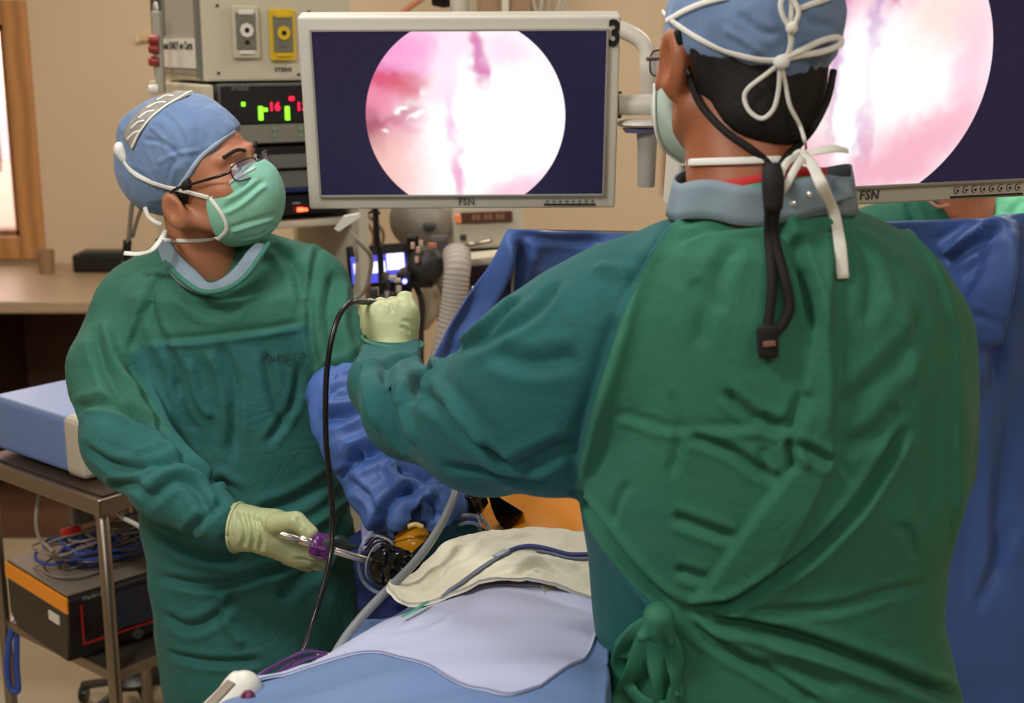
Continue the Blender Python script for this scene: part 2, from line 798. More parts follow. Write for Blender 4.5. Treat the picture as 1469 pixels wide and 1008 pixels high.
def solid(V, F, a, b, th, N=None):
    """close a grid patch into a thin solid"""
    N = normals(V, F) if N is None else N
    n = len(V)
    W_ = np.concatenate([V, V - N * th])
    F2 = F[:, ::-1] + n
    ring = [j for j in range(b)] + [i * b + b - 1 for i in range(1, a)] + [(a - 1) * b + j for j in range(b - 2, -1, -1)] + [i * b for i in range(a - 2, 0, -1)]
    m_ = len(ring)
    Sd = np.array([[ring[k], ring[(k + 1) % m_], ring[(k + 1) % m_] + n, ring[k] + n] for k in range(m_)])
    return W_, np.concatenate([F, F2, Sd])


def sheet(name, rows, m, parent=None, nu=10, nv=10, th=0.002, strokes=(), cr=0.0, cf=12.0, seed=0, cr2=0.0, zone=None, oct=3, fn=None, fc=0.0, ff=10.0):
    G = patchgrid(rows, nu, nv)
    a, b, _ = G.shape
    V, F = gridmesh(G)
    N = normals(V, F)
    view = V - np.array([0, 0, CAMZ])
    if (N * view).sum() > 0:
        F = F[:, ::-1]
        N = -N
    D = np.zeros(len(V))
    if len(strokes):
        D += folds(V, N, bvh(V, F), strokes)
    if cr:
        D += cr * crumple(V, cf, seed, oct)
    if fc:
        D += fc * facet(V, ff, seed)
    if cr2:
        D += cr2 * (vnoise(V, cf * 0.5, seed + 9) - 0.5)
    V = V + N * D[:, None]
    if fn is not None:
        V = fn(V)
    ax, ay = proj(V)
    W_, F2 = solid(V, F, a, b, th)
    o = mesh(name, W_, F2, m, parent)
    if zone is not None:
        qx, qy = proj(W_)
        setattr_f(o, 'zone', polysd(qx, qy, zone))
    o['_t'] = 0
    del o['_t']
    return o, bvh(V, F)
# ---------------------------------------------------------------- room shell
WALL = mat('wall_paint', (212, 191, 160), 0.7, var=0.03, vscale=1.5, bump=0.08, bscale=90)
FLOOR = mat('floor_vinyl', (176, 160, 132), 0.35, var=0.08, vscale=3.0, bump=0.03, bscale=15)
CEIL = mat('ceiling_paint', (225, 220, 210), 0.8, var=0.02)
OAK = mat('oak', (196, 140, 84), 0.45, wave=5.0)
BR = mat('brown_laminate', (92, 62, 42), 0.5, var=0.15, vscale=5)
STEEL = mat('brushed_steel', (185, 176, 165), 0.3, metal=1.0, bump=0.03, bscale=120)
CREAM = mat('cream_enamel', (214, 206, 184), 0.4)
GREYM = mat('grey_metal', (172, 168, 156), 0.45)
DKGREY = mat('dark_grey_plastic', (62, 60, 60), 0.45)
BLACK = mat('black_plastic', (20, 20, 22), 0.35)
GLOSSB = mat('gloss_black', (12, 12, 14), 0.12)
WHITE = mat('white_plastic', (232, 230, 220), 0.4)
WALLY = 5.4

struct(box('floor', (0, 1.6, -0.05), (7.4, 8.0, 0.1), FLOOR, bev=0))
struct(box('ceiling', (0, 1.6, 3.05), (7.4, 8.0, 0.1), CEIL, bev=0))
wl, wr = -1.98, 0.62         # window openings (right edge of the left one, left edge of the right one)


def wallpiece(x0, x1, z0, z1, name='wall_back', parent=None):
    return box(name, ((x0 + x1) / 2, WALLY + 0.06, (z0 + z1) / 2), (x1 - x0, 0.12, z1 - z0), WALL, parent, bev=0)


def holed(name, holes):
    """back wall as one mesh with real openings"""
    xs = sorted({-3.4, 3.4} | {h[0] for h in holes} | {h[1] for h in holes})
    zs = sorted({0.0, 3.0} | {h[2] for h in holes} | {h[3] for h in holes})
    parts = []
    for i in range(len(xs) - 1):
        for k in range(len(zs) - 1):
            cx, cz = (xs[i] + xs[i + 1]) / 2, (zs[k] + zs[k + 1]) / 2
            if any(h[0] < cx < h[1] and h[2] < cz < h[3] for h in holes):
                continue
            x0, x1, z0, z1 = xs[i], xs[i + 1], zs[k], zs[k + 1]
            y0, y1 = WALLY, WALLY + 0.12
            V = [(x0, y0, z0), (x1, y0, z0), (x1, y0, z1), (x0, y0, z1), (x0, y1, z0), (x1, y1, z0), (x1, y1, z1), (x0, y1, z1)]
            parts.append((V, [(0, 1, 2, 3), (5, 4, 7, 6), (4, 0, 3, 7), (1, 5, 6, 2), (3, 2, 6, 7), (4, 5, 1, 0)]))
    V, F = join_geo(parts)
    return struct(mesh(name, V, F, WALL, smooth=False))


W1 = (-3.2, -2.01, 1.02, 1.86)
W2 = (0.66, 1.40, 1.25, 1.86)
holed('wall_back', [W1, W2])
struct(box('wall_left', (-3.46, 1.6, 1.5), (0.12, 8.0, 3.0), WALL, bev=0))
struct(box('wall_right', (3.46, 1.6, 1.5), (0.12, 8.0, 3.0), WALL, bev=0))
struct(box('wall_front', (0, -2.4, 1.5), (7.0, 0.12, 3.0), WALL, bev=0))
struct(box('baseboard_back', (0, WALLY - 0.008, 0.05), (6.8, 0.016, 0.10), DKGREY, bev=0.003))


def casing(name, w, cw, sill=True):
    x0, x1, z0, z1 = w
    o = struct(box(name, ((x0 + x1) / 2, WALLY + 0.09, (z0 + z1) / 2), (x1 - x0 + 0.02, 0.006, z1 - z0 + 0.02),
                   mat('window_glass', (240, 240, 240), 0.03, trans=1.0, alpha=0.25), bev=0))
    y = WALLY - 0.012
    for nm, c, s in (('window_frame', ((x0 - cw / 2), y, (z0 + z1) / 2), (cw, 0.03, z1 - z0 + 2 * cw)),
                     ('window_frame', ((x1 + cw / 2), y, (z0 + z1) / 2), (cw, 0.03, z1 - z0 + 2 * cw)),
                     ('window_frame', ((x0 + x1) / 2, y, z1 + cw / 2), (x1 - x0, 0.03, cw)),
                     ('window_sill', ((x0 + x1) / 2, y, z0 - cw / 2), (x1 - x0, 0.03, cw))):
        box(nm, c, s, OAK, o, bev=0.006)
    for nm, c, s in (('window_jamb', (x0 + 0.012, WALLY + 0.055, (z0 + z1) / 2), (0.024, 0.11, z1 - z0)),
                     ('window_jamb', (x1 - 0.012, WALLY + 0.055, (z0 + z1) / 2), (0.024, 0.11, z1 - z0)),
                     ('window_jamb', ((x0 + x1) / 2, WALLY + 0.055, z1 - 0.012), (x1 - x0, 0.11, 0.024)),
                     ('window_jamb', ((x0 + x1) / 2, WALLY + 0.055, z0 + 0.012), (x1 - x0, 0.11, 0.024))):
        box(nm, c, s, mat('oak_dark', (158, 106, 66), 0.5, wave=5.0), o, bev=0.003)
    return o


casing('window_1', W1, 0.095)
casing('window_2', W2, 0.045)
# the lit room seen through the left window
BACKR = mat('next_room_wall', (240, 205, 190), 0.7, var=0.05, vscale=2)
struct(box('trim_1', (-2.9, 7.6, 1.5), (3.0, 0.05, 2.6), BACKR, bev=0))
area('next_room_lamp', (-2.9, 6.6, 2.6), (-2.9, 7.4, 1.2), 1.2, 0.6, 110, (1.0, 0.93, 0.88))
t = thing('wall_display', 'small blue-lit screen in the room beyond the left window', 'screen', (-2.64, 6.6, 0.8))
M = frame((-2.64, 6.6, 1.32), (1, 0, 0))
box('housing', (0, 0, 0), (0.22, 0.04, 0.30), DKGREY, t, M)
box('screen', (0, -0.022, 0), (0.18, 0.006, 0.26), mat('blue_screen', (40, 60, 170), 0.3, emit=(60, 90, 255), estr=1.3), t, M, bev=0)
box('stand', (0, 0.0, -0.36), (0.05, 0.05, 0.44), DKGREY, t, M)
box('foot', (0, 0.0, -0.585), (0.3, 0.25, 0.02), DKGREY, t, M)
# cabinet behind right window and grey/white things there
t = thing('supply_cabinet', 'pale grey cupboard with white labels behind the far window', 'cabinet', (1.0, 5.8, 0.9))
box('body', (1.03, 5.80, 1.45), (0.62, 0.25, 1.1), mat('cabinet_grey', (128, 122, 112), 0.5), t, bev=0.01)
box('door', (0.74, 5.665, 1.45), (0.07, 0.02, 1.0), mat('cabinet_grey2', (86, 80, 74), 0.5), t, bev=0.004)
for k, zz in enumerate((1.33, 1.47, 1.62)):
    box('label', (0.90, 5.66, zz), (0.16, 0.012, 0.09), WHITE, t, bev=0.003)

# ---------------------------------------------------------------- counter under the left window
t = thing('counter', 'beige worktop on a dark brown open base under the left window', 'counter', (-2.3, 5.0, 0))
WT = mat('worktop', (172, 148, 120), 0.35, var=0.06, vscale=4)
box('worktop', (-2.35, 4.98, 0.885), (2.1, 0.84, 0.045), WT, t, bev=0.008)
box('back_panel', (-2.35, 5.34, 0.43), (2.06, 0.03, 0.86), BR, t, bev=0.003)
box('side_panel', (-1.33, 4.98, 0.43), (0.03, 0.8, 0.86), BR, t, bev=0.003)
box('side_panel', (-3.38, 4.98, 0.43), (0.03, 0.8, 0.86), BR, t, bev=0.003)
box('divider', (-2.02, 4.98, 0.43), (0.03, 0.78, 0.86), BR, t, bev=0.003)
box('shelf', (-2.70, 4.93, 0.36), (1.32, 0.76, 0.03), mat('shelf_wood', (128, 98, 68), 0.5), t, bev=0.003)
box('plinth', (-2.35, 4.98, 0.05), (2.0, 0.7, 0.1), BR, t, bev=0.003)
t = thing('tape_dispenser', 'small dark box on the far worktop beside the wall', 'box', (-1.62, 5.2, 0.91))
box('body', (-1.62, 5.2, 0.945), (0.22, 0.1, 0.07), BLACK, t, bev=0.01)
box('lid', (-1.62, 5.2, 0.985), (0.16, 0.08, 0.012), DKGREY, t, bev=0.004)
t = thing('cup', 'small tan cup standing on the far worktop', 'cup', (-1.83, 5.15, 0.908))
lathe('body', [(0.028, 0), (0.034, 0.09), (0.031, 0.09), (0.025, 0.01)], Matrix.Translation((-1.83, 5.15, 0.908)), mat('tan_cup', (150, 118, 88), 0.5), t)
t = thing('storage_crate', 'low pale crate on the shelf under the worktop', 'crate', (-2.6, 4.85, 0.375))
for c, s in (((-2.6, 4.70, 0.45), (0.5, 0.012, 0.15)), ((-2.6, 5.0, 0.45), (0.5, 0.012, 0.15)), ((-2.845, 4.85, 0.45), (0.012, 0.3, 0.15)), ((-2.355, 4.85, 0.45), (0.012, 0.3, 0.15))):
    box('wall', c, s, mat('crate', (120, 98, 70), 0.6), t, bev=0.003)
box('base', (-2.6, 4.85, 0.383), (0.48, 0.29, 0.012), mat('crate', (120, 98, 70), 0.6), t, bev=0.003)
# yellow rail strip on the wall
t = thing('wall_rail', 'narrow cream rail fixed to the tan wall left of the equipment tower', 'rail', (-1.3, WALLY - 0.01, 1.8))
M = frame((-1.37, WALLY - 0.012, 1.813), (1, 0, 0.06))
box('bar', (0, 0, 0), (0.22, 0.02, 0.022), mat('cream_rail', (206, 180, 128), 0.5), t, M, bev=0.003)
box('end_cap', (-0.112, 0, 0), (0.012, 0.024, 0.028), CREAM, t, M, bev=0.003)
box('end_cap', (0.112, 0, 0), (0.012, 0.024, 0.028), CREAM, t, M, bev=0.003)

# ---------------------------------------------------------------- equipment tower
TY = 3.3
ang = math.radians(30)
ex, ey = Vector((math.cos(ang), math.sin(ang), 0)), Vector((-math.sin(ang), math.cos(ang), 0))
e0 = P(312, 118, TY)                     # front left vertical edge


def TM(z):
    return Matrix(((ex.x, ey.x, 0, e0.x), (ex.y, ey.y, 0, e0.y), (0, 0, 1, z), (0, 0, 0, 1)))


def zat(py):
    return P(312, py, TY).z


PAN = mat('tower_black_panel', (28, 28, 32), 0.35)
PANG = mat('tower_grey_panel', (104, 104, 98), 0.45)
CRT = mat('tower_cream', (206, 200, 176), 0.45)
t = thing('equipment_cart', 'cream equipment cart standing behind the masked surgeon at the left', 'cart', (e0.x, e0.y, 0))
M = TM(0)
zt = zat(318)
zh = zat(121) - 0.12
zm = 0.12 + zh / 2
for nm, c, s in (('post', (-0.035, 0.0, zm), (0.03, 0.06, zh)), ('post', (0.365, 0.0, zm), (0.03, 0.06, zh)),
                 ('side_panel', (-0.035, 0.25, zm), (0.025, 0.42, zh)), ('side_panel', (0.365, 0.25, zm), (0.025, 0.42, zh)),
                 ('shelf', (0.165, 0.22, zt - 0.02), (0.38, 0.42, 0.02)), ('shelf', (0.165, 0.22, zt - 0.40), (0.38, 0.42, 0.02)), ('base', (0.165, 0.2, 0.14), (0.44, 0.50, 0.08))):
    box(nm, c, s, CRT, t, M, bev=0.006)
for dx in (-0.02, 0.35):
    for dy in (-0.03, 0.43):
        lathe('castor', [(0.0, -0.015), (0.04, -0.015), (0.045, 0), (0.04, 0.015), (0, 0.015)], M @ Matrix.Translation((dx, dy, 0.046)) @ Matrix.Rotation(math.pi / 2, 4, 'Y'), BLACK, t, caps=False)


def unit(name, label, py0, py1, m, w=0.33, d=0.42, y=0.0, group=None):
    z0, z1 = zat(py1) + 0.002, zat(py0) - 0.002
    t = thing(name, label, 'medical device', tuple(TM(z0) @ Vector((w / 2, 0.2, 0))))
    b = box('case', (w / 2, y + d / 2, (z0 + z1) / 2), (w, d, z1 - z0), m, t, TM(0), bev=0.006)
    return t, z0, z1


def zbox(t, name, x0, x1, py0, py1, m, y=-0.006, d=0.012, bev=0.003, parent=None):
    za, zb = zat(py1), zat(py0)
    return box(name, ((x0 + x1) / 2, y, (za + zb) / 2), (x1 - x0, d, zb - za), m, parent or t, TM(0), bev=bev)


GRN = mat('green_led', (90, 200, 40), 0.4, emit=(150, 255, 50), estr=1.6)
RED = mat('red_led', (220, 30, 60), 0.4, emit=(255, 25, 70), estr=1.8)
REDB = mat('red_led_bright', (255, 90, 60), 0.4, emit=(255, 90, 50), estr=4.0)


def px2x(px, py):
    """x in the tower front plane of the point seen at (px, py)"""
    d = ray(px, py)
    o = Vector((0, 0, CAMZ))
    n = -ey
    k = (Vector((e0.x, e0.y, 0)) - Vector((0, 0, 0))).dot(n) / d.dot(n)
    q = o + d * k
    return (q - Vector((e0.x, e0.y, 0))).dot(ex), q.z


def fbox(t, name, px, py, w, h, m, d=0.008, bev=0.001, y=-0.006):
    x, z = px2x(px, py)
    return box(name, (x, y, z), (w, d, h), m, t, TM(0), bev=bev)


t, z0, z1 = unit('insufflator', 'black-fronted device with green bars and red digits behind the surgeon', 119, 210, PANG)
fbox(t, 'front_panel', 377, 149, 0.215, 0.088, PAN)
x_, z_ = px2x(396, 149)
box('display_panel', (0.165, -0.006, z_), (0.32, 0.012, 0.092), PAN, t, TM(0), bev=0.003)
for px, py, w, h, m_ in ((346, 149, 0.008, 0.010, GRN), (371, 162, 0.010, 0.034, GRN), (378, 157, 0.008, 0.009, GRN), (409, 162, 0.010, 0.034, GRN)):
    fbox(t, 'indicator', px, py, w, h, m_, y=-0.016)
fbox(t, 'indicator', 415, 141, 0.012, 0.010, RED, y=-0.016)
for px, s_ in ((391, '16'), (430, '13')):
    x_, z_ = px2x(px, 153)
    text('digits', s_, TM(0) @ Matrix.Translation((x_, -0.014, z_)) @ Matrix.Rotation(math.pi / 2, 4, 'X'), 0.028, RED, t, bold=0.001)
x_, z_ = px2x(342, 127)
text('marking', 'STORZ', TM(0) @ Matrix.Translation((x_, -0.0135, z_)) @ Matrix.Rotation(math.pi / 2, 4, 'X'), 0.013, mat('dim_white', (140, 140, 135), 0.5), t)
box('key_panel', (0.165, -0.006, px2x(396, 191)[1]), (0.32, 0.012, 0.045), mat('tower_keys', (126, 126, 116), 0.45), t, TM(0), bev=0.002)
KG = mat('key_green', (120, 160, 120), 0.5)
for px in (391, 429):
    for py, r_ in ((184, 0), (194, math.pi)):
        x_, z_ = px2x(px, py)
        lathe('arrow_key', [(0.0075, 0), (0.0075, 0.003)], TM(0) @ Matrix.Translation((x_, -0.012, z_)) @ Matrix.Rotation(math.pi / 2, 4, 'X') @ Matrix.Rotation(math.pi / 2 + r_, 4, 'Z'), KG, t, seg=3, sharp=True)
t, z0, z1 = unit('camera_control_unit', 'dark and grey slim device below the red digit display', 212, 246, PAN)
box('grey_panel', (0.165, -0.006, (zat(224) + zat(246)) / 2), (0.32, 0.012, zat(224) - zat(246) - 0.004), PANG, t, TM(0), bev=0.002)
t, z0, z1 = unit('light_source', 'grey device with a blue strip low on the equipment cart', 248, 282, PANG)
box('blue_strip', (0.165, -0.006, zat(277)), (0.32, 0.012, 0.012), mat('blue_strip', (34, 44, 96), 0.4), t, TM(0), bev=0.001)
t, z0, z1 = unit('recorder', 'black device with a glowing red lamp beside the green gown shoulder', 284, 316, PAN)
fbox(t, 'indicator', 429, 300, 0.016, 0.010, REDB, y=-0.010)
fbox(t, 'indicator', 437, 300, 0.007, 0.007, REDB, y=-0.010)
fbox(t, 'marking', 424, 291, 0.02, 0.004, mat('dim_white', (140, 140, 135), 0.5), y=-0.004)
t = thing('gas_monitor', 'lowest device on the equipment cart, black front hidden by the gown', 'medical device', tuple(TM(zt - 0.39) @ Vector((0.165, 0.2, 0))))
box('case', (0.165, 0.21, zt - 0.40 + 0.012 + 0.05), (0.30, 0.36, 0.10), PAN, t, TM(0), bev=0.006)
# top cabinet, cream with gas outlets
t = thing('gas_outlet_box', 'cream metal box with one grey and one yellow gas outlet, topmost on the cart', 'medical device', tuple(TM(zat(118)) @ Vector((0.2, 0.2, 0))))
zb = zat(117)
H = 0.30
box('case', (0.165, 0.215, zb + H / 2), (0.39, 0.41, H), CRT, t, TM(0), bev=0.006)
sidp = TM(0) @ Matrix.Translation((-0.033, 0.215, zb + H / 2 + 0.005))
box('side_panel', (0, 0, 0), (0.008, 0.37, H - 0.02), GREYM, t, sidp, bev=0.002)
for yy in (-0.19, 0.19):
    box('corner_strip', (-0.003, yy, 0), (0.012, 0.016, H), DKGREY if yy > 0 else mat('strip_grey', (120, 118, 110), 0.4), t, sidp, bev=0.002)
box('paper_sign', (-0.008, -0.0, -0.088), (0.004, 0.37, 0.072), WHITE, t, sidp, bev=0.0005)
MS = sidp @ Matrix.Translation((-0.011, 0.0, -0.07)) @ Matrix.Rotation(-math.pi / 2, 4, 'Z') @ Matrix.Rotation(math.pi / 2, 4, 'X')
text('sign_text', 'Equipment ONLY on Carts', MS, 0.027, mat('ink', (60, 56, 54), 0.6), t, bold=0.0005)
box('paper_label', (-0.006, -0.09, 0.105), (0.003, 0.10, 0.014), WHITE, t, sidp, bev=0.0005)
box('paper_label', (-0.006, 0.125, 0.085), (0.003, 0.07, 0.014), WHITE, t, sidp, bev=0.0005)


def outlet(t, M, m1, m2, m3):
    M = M @ Matrix.Scale(1.09, 4)
    box('outlet_plate', (0, 0, 0), (0.062, 0.008, 0.115), m1, t, M, bev=0.006)
    box('outlet_face', (0, -0.005, 0.002), (0.046, 0.006, 0.082), m2, t, M, bev=0.004)
    box('outlet_tab', (0, -0.009, 0.043), (0.036, 0.004, 0.010), m3, t, M, bev=0.002)
    lathe('socket', [(0.016, 0), (0.016, 0.006), (0.006, 0.006), (0.006, 0.0)], M @ Matrix.Translation((0, -0.006, 0.004)) @ Matrix.Rotation(math.pi / 2, 4, 'X'), m3, t, seg=8)
    lathe('socket_hole', [(0.006, 0), (0.006, 0.004)], M @ Matrix.Translation((0, -0.0085, 0.004)) @ Matrix.Rotation(math.pi / 2, 4, 'X'), BLACK, t, seg=10)
    lathe('socket_hole', [(0.005, 0), (0.005, 0.004)], M @ Matrix.Translation((0, -0.0085, -0.022)) @ Matrix.Rotation(math.pi / 2, 4, 'X'), BLACK if m3 is not m1 else m2, t, seg=10)
    box('outlet_text', (0, -0.0085, -0.044), (0.036, 0.002, 0.008), m3, t, M, bev=0.0005)


OG = mat('outlet_grey', (120, 118, 104), 0.45)
OY = mat('outlet_yellow', (226, 190, 40), 0.4)
x_, z_ = px2x(352, 46)
outlet(t, TM(0) @ Matrix.Translation((x_, -0.0, z_)), CRT, OG, WHITE)
x_, z_ = px2x(405, 50)
outlet(t, TM(0) @ Matrix.Translation((x_, -0.0, z_)), OY, OG, OY)
outlet(t, sidp @ Matrix.Translation((-0.006, 0.115, 0.02)) @ Matrix.Rotation(-math.pi / 2, 4, 'Z'), OG, DKGREY, WHITE)
x_, z_ = px2x(408, 100)
text('marking', 'STERIS', TM(0) @ Matrix.Translation((x_, 0.008, z_)) @ Matrix.Rotation(math.pi / 2, 4, 'X'), 0.014, mat('ink', (60, 56, 54), 0.6), t, bold=0.0004)
for px, py in ((445, 17), (313, 8), (315, 105), (430, 107)):
    x_, z_ = px2x(px, py)
    lathe('screw', [(0.004, 0), (0.004, 0.003)], TM(0) @ Matrix.Translation((x_, 0.009, z_)) @ Matrix.Rotation(math.pi / 2, 4, 'X'), DKGREY, t, seg=8)
# red knobs at the far side, grey frame behind
t = thing('valve_manifold', 'slim grey bracket with red knobs on the left side of the equipment cart', 'valve', tuple(P(224, 80, 3.40)))
box('bracket', tuple(P(228, 75, 3.42)), (0.02, 0.03, 0.20), GREYM, t)
for py, m_ in ((57, mat('red_knob', (150, 50, 40), 0.4)), (70, mat('red_knob', (150, 50, 40), 0.4)), (88, mat('red_knob', (150, 50, 40), 0.4)), (128, WHITE)):
    lathe('knob', [(0.0, -0.013), (0.011, -0.012), (0.013, 0), (0.011, 0.012), (0.0, 0.013)], Matrix.Translation(P(221, py, 3.40)) @ Matrix.Rotation(math.pi / 2, 4, 'Y'), m_, t, caps=False, seg=12)
t = thing('gas_hose', 'grey hose looping down on the wall side behind the blue cap', 'hose', tuple(P(186, 320, 3.4)))
tube('hose', [P(226, 236, 3.42), P(214, 262, 3.42), P(200, 275, 3.4), P(190, 292, 3.4), P(186, 330, 3.4), P(183, 362, 3.4)], 0.006, mat('hose_grey', (120, 112, 100), 0.5), t)
tube('hose', [P(222, 246, 3.45), P(208, 285, 3.45), P(196, 318, 3.44), P(190, 340, 3.43)], 0.005, mat('hose_grey', (120, 112, 100), 0.5), t)
tube('connector', [P(183, 345, 3.4), P(181, 372, 3.4)], 0.011, BLACK, t)
tube('pole', [P(181, 375, 3.4), (P(181, 900, 3.4).x, 3.4, 0.03)], 0.012, DKGREY, t)

# ---------------------------------------------------------------- clutter behind the fist
t = thing('wall_cable', 'thin dark cables looped on the tan wall below the left monitor', 'cable', tuple(P(540, 330, 4.9)))
for pts in ([P(500, 300, 5.0), P(528, 322, 5.0), P(536, 345, 5.0), P(522, 372, 5.0), P(505, 380, 5.0)],
            [P(512, 296, 5.05), P(548, 330, 5.05), P(545, 356, 5.05), P(530, 372, 5.05)]):
    tube('cable', pts, 0.006, mat('brown_cable', (98, 70, 46), 0.6), t)
t = thing('iv_pole', 'thin black pole crossing the lit tablet screen', 'pole', (P(540, 300, 3.3).x, 3.3, 0))
tube('pole', [P(536, 250, 3.3), P(541, 345, 3.3), P(548, 430, 3.3), (P(550, 560, 3.3).x, 3.3, 0.04)], 0.008, BLACK, t)
tube('hook', [P(529, 306, 3.3), P(536, 302, 3.3), P(545, 306, 3.3)], 0.004, BLACK, t)
t = thing('clamp_arm', 'pale grey wedge-headed bracket on a thin bent arm below the left monitor', 'bracket', tuple(P(500, 330, 3.0)))
V = [P(479, 328, 2.98), P(486, 332, 2.98), P(516, 312, 2.98), P(514, 307, 2.98), P(492, 311, 2.98)]
V2 = V + [v + Vector((0, 0.03, 0)) for v in V]
F = [(0, 1, 2, 3, 4), (9, 8, 7, 6, 5)] + [(k, (k + 5), (k + 1) % 5 + 5, (k + 1) % 5) for k in range(5)]
mesh('head', V2, F, WHITE, t, smooth=False)
tube('arm', [P(498, 322, 3.0), P(507, 338, 3.0), P(524, 356, 3.02), P(532, 368, 3.05), P(531, 390, 3.08), P(520, 420, 3.12), P(490, 440, 3.2)], 0.0055, GREYM, t)
tube('arm', [P(502, 322, 3.0), P(508, 350, 3.0), P(512, 374, 3.02)], 0.004, GREYM, t)
t = thing('tablet_display', 'black-framed tablet glowing white and violet behind the gloved fist', 'screen', tuple(P(545, 380, 3.5)))
M = frame(P(543, 381, 3.5), (1, 0.12, 0.06), (0, -0.1, 1))
box('housing', (0, 0, 0), (0.165, 0.02, 0.115), BLACK, t, M, bev=0.006)
VIO = mat('violet_screen', (60, 60, 180), 0.3, emit=(96, 96, 235), estr=0.8)
WHS = mat('white_screen', (220, 220, 255), 0.3, emit=(225, 225, 255), estr=1.6)
box('screen', (-0.0, -0.011, -0.005), (0.145, 0.004, 0.075), VIO, t, M, bev=0)
box('lit_window', (-0.045, -0.0145, -0.000), (0.042, 0.002, 0.028), WHS, t, M, bev=0)
box('lit_window', (0.0, -0.0145, 0.000), (0.036, 0.002, 0.030), WHS, t, M, bev=0)
box('lit_window', (0.046, -0.0145, 0.012), (0.046, 0.002, 0.044), WHS, t, M, bev=0)
box('top_bar', (0, -0.013, 0.045), (0.15, 0.003, 0.014), DKGREY, t, M, bev=0)
tube('bracket', [P(560, 400, 3.52), P(566, 470, 3.52), (P(566, 620, 3.52).x, 3.52, 0.03)], 0.01, BLACK, t)
# anaesthesia machine, grey rounded vaporiser, box with brown display
t = thing('anaesthesia_machine', 'grey and cream machine with a brown display strip below the left monitor', 'medical device', tuple(P(640, 330, 3.9)))
AG = mat('machine_grey', (134, 128, 120), 0.5)
M = frame(P(605, 318, 3.85), (1, 0, 0))
V, F = sdf(lambda p: smin(ell(p, P(604, 322, 3.85), (0.085, 0.08, 0.075)), ell(p, P(588, 308, 3.85), (0.055, 0.06, 0.06)), 0.03), P(560, 360, 3.7) - Vector((0.02, 0, 0.02)), P(660, 270, 4.0) + Vector((0.02, 0, 0.02)), 0.008)
mesh('vaporiser', V, F, AG, t)
box('knob', tuple(P(616, 325, 3.765)), (0.035, 0.03, 0.02), DKGREY, t, bev=0.006)
M = frame(P(700, 322, 3.9), (1, 0.05, 0.03))
box('case', (0, 0.06, 0), (0.21, 0.2, 0.13), CREAM, t, M, bev=0.012)
box('case', (-0.13, 0.06, -0.005), (0.06, 0.18, 0.14), mat('machine_cream_dark', (176, 170, 150), 0.5), t, M, bev=0.012)
box('display', (-0.005, -0.044, 0.028), (0.15, 0.01, 0.032), mat('brown_display', (96, 62, 48), 0.35), t, M, bev=0.002)
box('lamp', (-0.088, -0.044, 0.026), (0.02, 0.012, 0.024), mat('orange_lamp', (214, 128, 84), 0.4, emit=(255, 140, 80), estr=0.25), t, M, bev=0.003)
text('display_text', '88 88 88', M @ Matrix.Translation((0.0, -0.05, 0.028)) @ Matrix.Rotation(math.pi / 2, 4, 'X'), 0.024, mat('display_text', (190, 140, 110), 0.5), t)
box('label', (-0.075, -0.042, -0.03), (0.018, 0.006, 0.018), DKGREY, t, M, bev=0.001)
box('tray', (-0.01, -0.01, -0.08), (0.26, 0.26, 0.014), AG, t, M, bev=0.004)
box('drawer', (0.02, 0.06, -0.40), (0.36, 0.3, 0.5), mat('machine_dark', (112, 98, 82), 0.5), t, M, bev=0.01)
box('base', (0.02, 0.10, -P(700, 322, 3.9).z / 2 - 0.36), (0.46, 0.42, P(700, 322, 3.9).z - 0.74), mat('machine_dark', (112, 98, 82), 0.5), t, M, bev=0.01)
tube('handle', [P(655, 352, 3.75), P(678, 350, 3.72), P(705, 345, 3.75)], 0.006, STEEL, t)
t = thing('ventilator_monitor', 'cream-edged screen unit half hidden by the blue drape corner', 'screen', tuple(P(690, 400, 3.4)))
M = frame(P(703, 392, 3.4), (1, 0.1, 0.1), (-0.1, -0.25, 1))
box('housing', (0, 0, 0), (0.14, 0.05, 0.115), CREAM, t, M, bev=0.012)
box('screen', (0.0, -0.027, -0.002), (0.112, 0.006, 0.078), mat('navy_screen', (34, 34, 66), 0.3), t, M, bev=0)
box('indicator', (-0.045, -0.032, -0.024), (0.012, 0.003, 0.012), WHS, t, M, bev=0)
box('bracket', (0.0, 0.01, -P(703, 392, 3.4).z / 2), (0.05, 0.04, P(703, 392, 3.4).z - 0.06), CREAM, t, M, bev=0.008)
vb_ = P(703, 392, 3.4)
box('base', (vb_.x, 3.42, 0.04), (0.34, 0.34, 0.08), CREAM, t, bev=0.015)
box('column', (vb_.x, 3.43, 0.25), (0.05, 0.05, 0.38), CREAM, t, bev=0.008)
# corrugated hose
t0 = [P(655, 362, 3.3), P(656, 385, 3.26), P(653, 412, 3.25), P(649, 440, 3.25), P(643, 470, 3.25), P(634, 510, 3.25), P(620, 560, 3.25)]
q = catmull(t0, 14)
t = tag(tube('breathing_hose', q, [0.035 + 0.0020 * math.sin(i * 2.1) - 0.010 * i / len(q) for i in range(len(q))], mat('hose_light', (186, 178, 170), 0.6), smooth=0, seg=18),
        'thick pale grey corrugated hose behind the gloved fist', 'hose')
t = thing('breathing_bag', 'shiny cream rubber bag hanging left of the corrugated hose', 'bag', tuple(P(612, 430, 3.4)))
V, F = sdf(lambda p: smin(ell(p, P(616, 432, 3.4), (0.03, 0.03, 0.055)), ell(p, P(608, 458, 3.4), (0.02, 0.02, 0.03)), 0.02), P(585, 500, 3.33) - Vector((0, 0, 0.02)), P(645, 385, 3.47), 0.005)
mesh('bag', V, F, mat('bag_cream', (216, 200, 170), 0.15), t)
tube('neck', [P(624, 405, 3.4), P(630, 385, 3.4)], 0.012, AG, t)
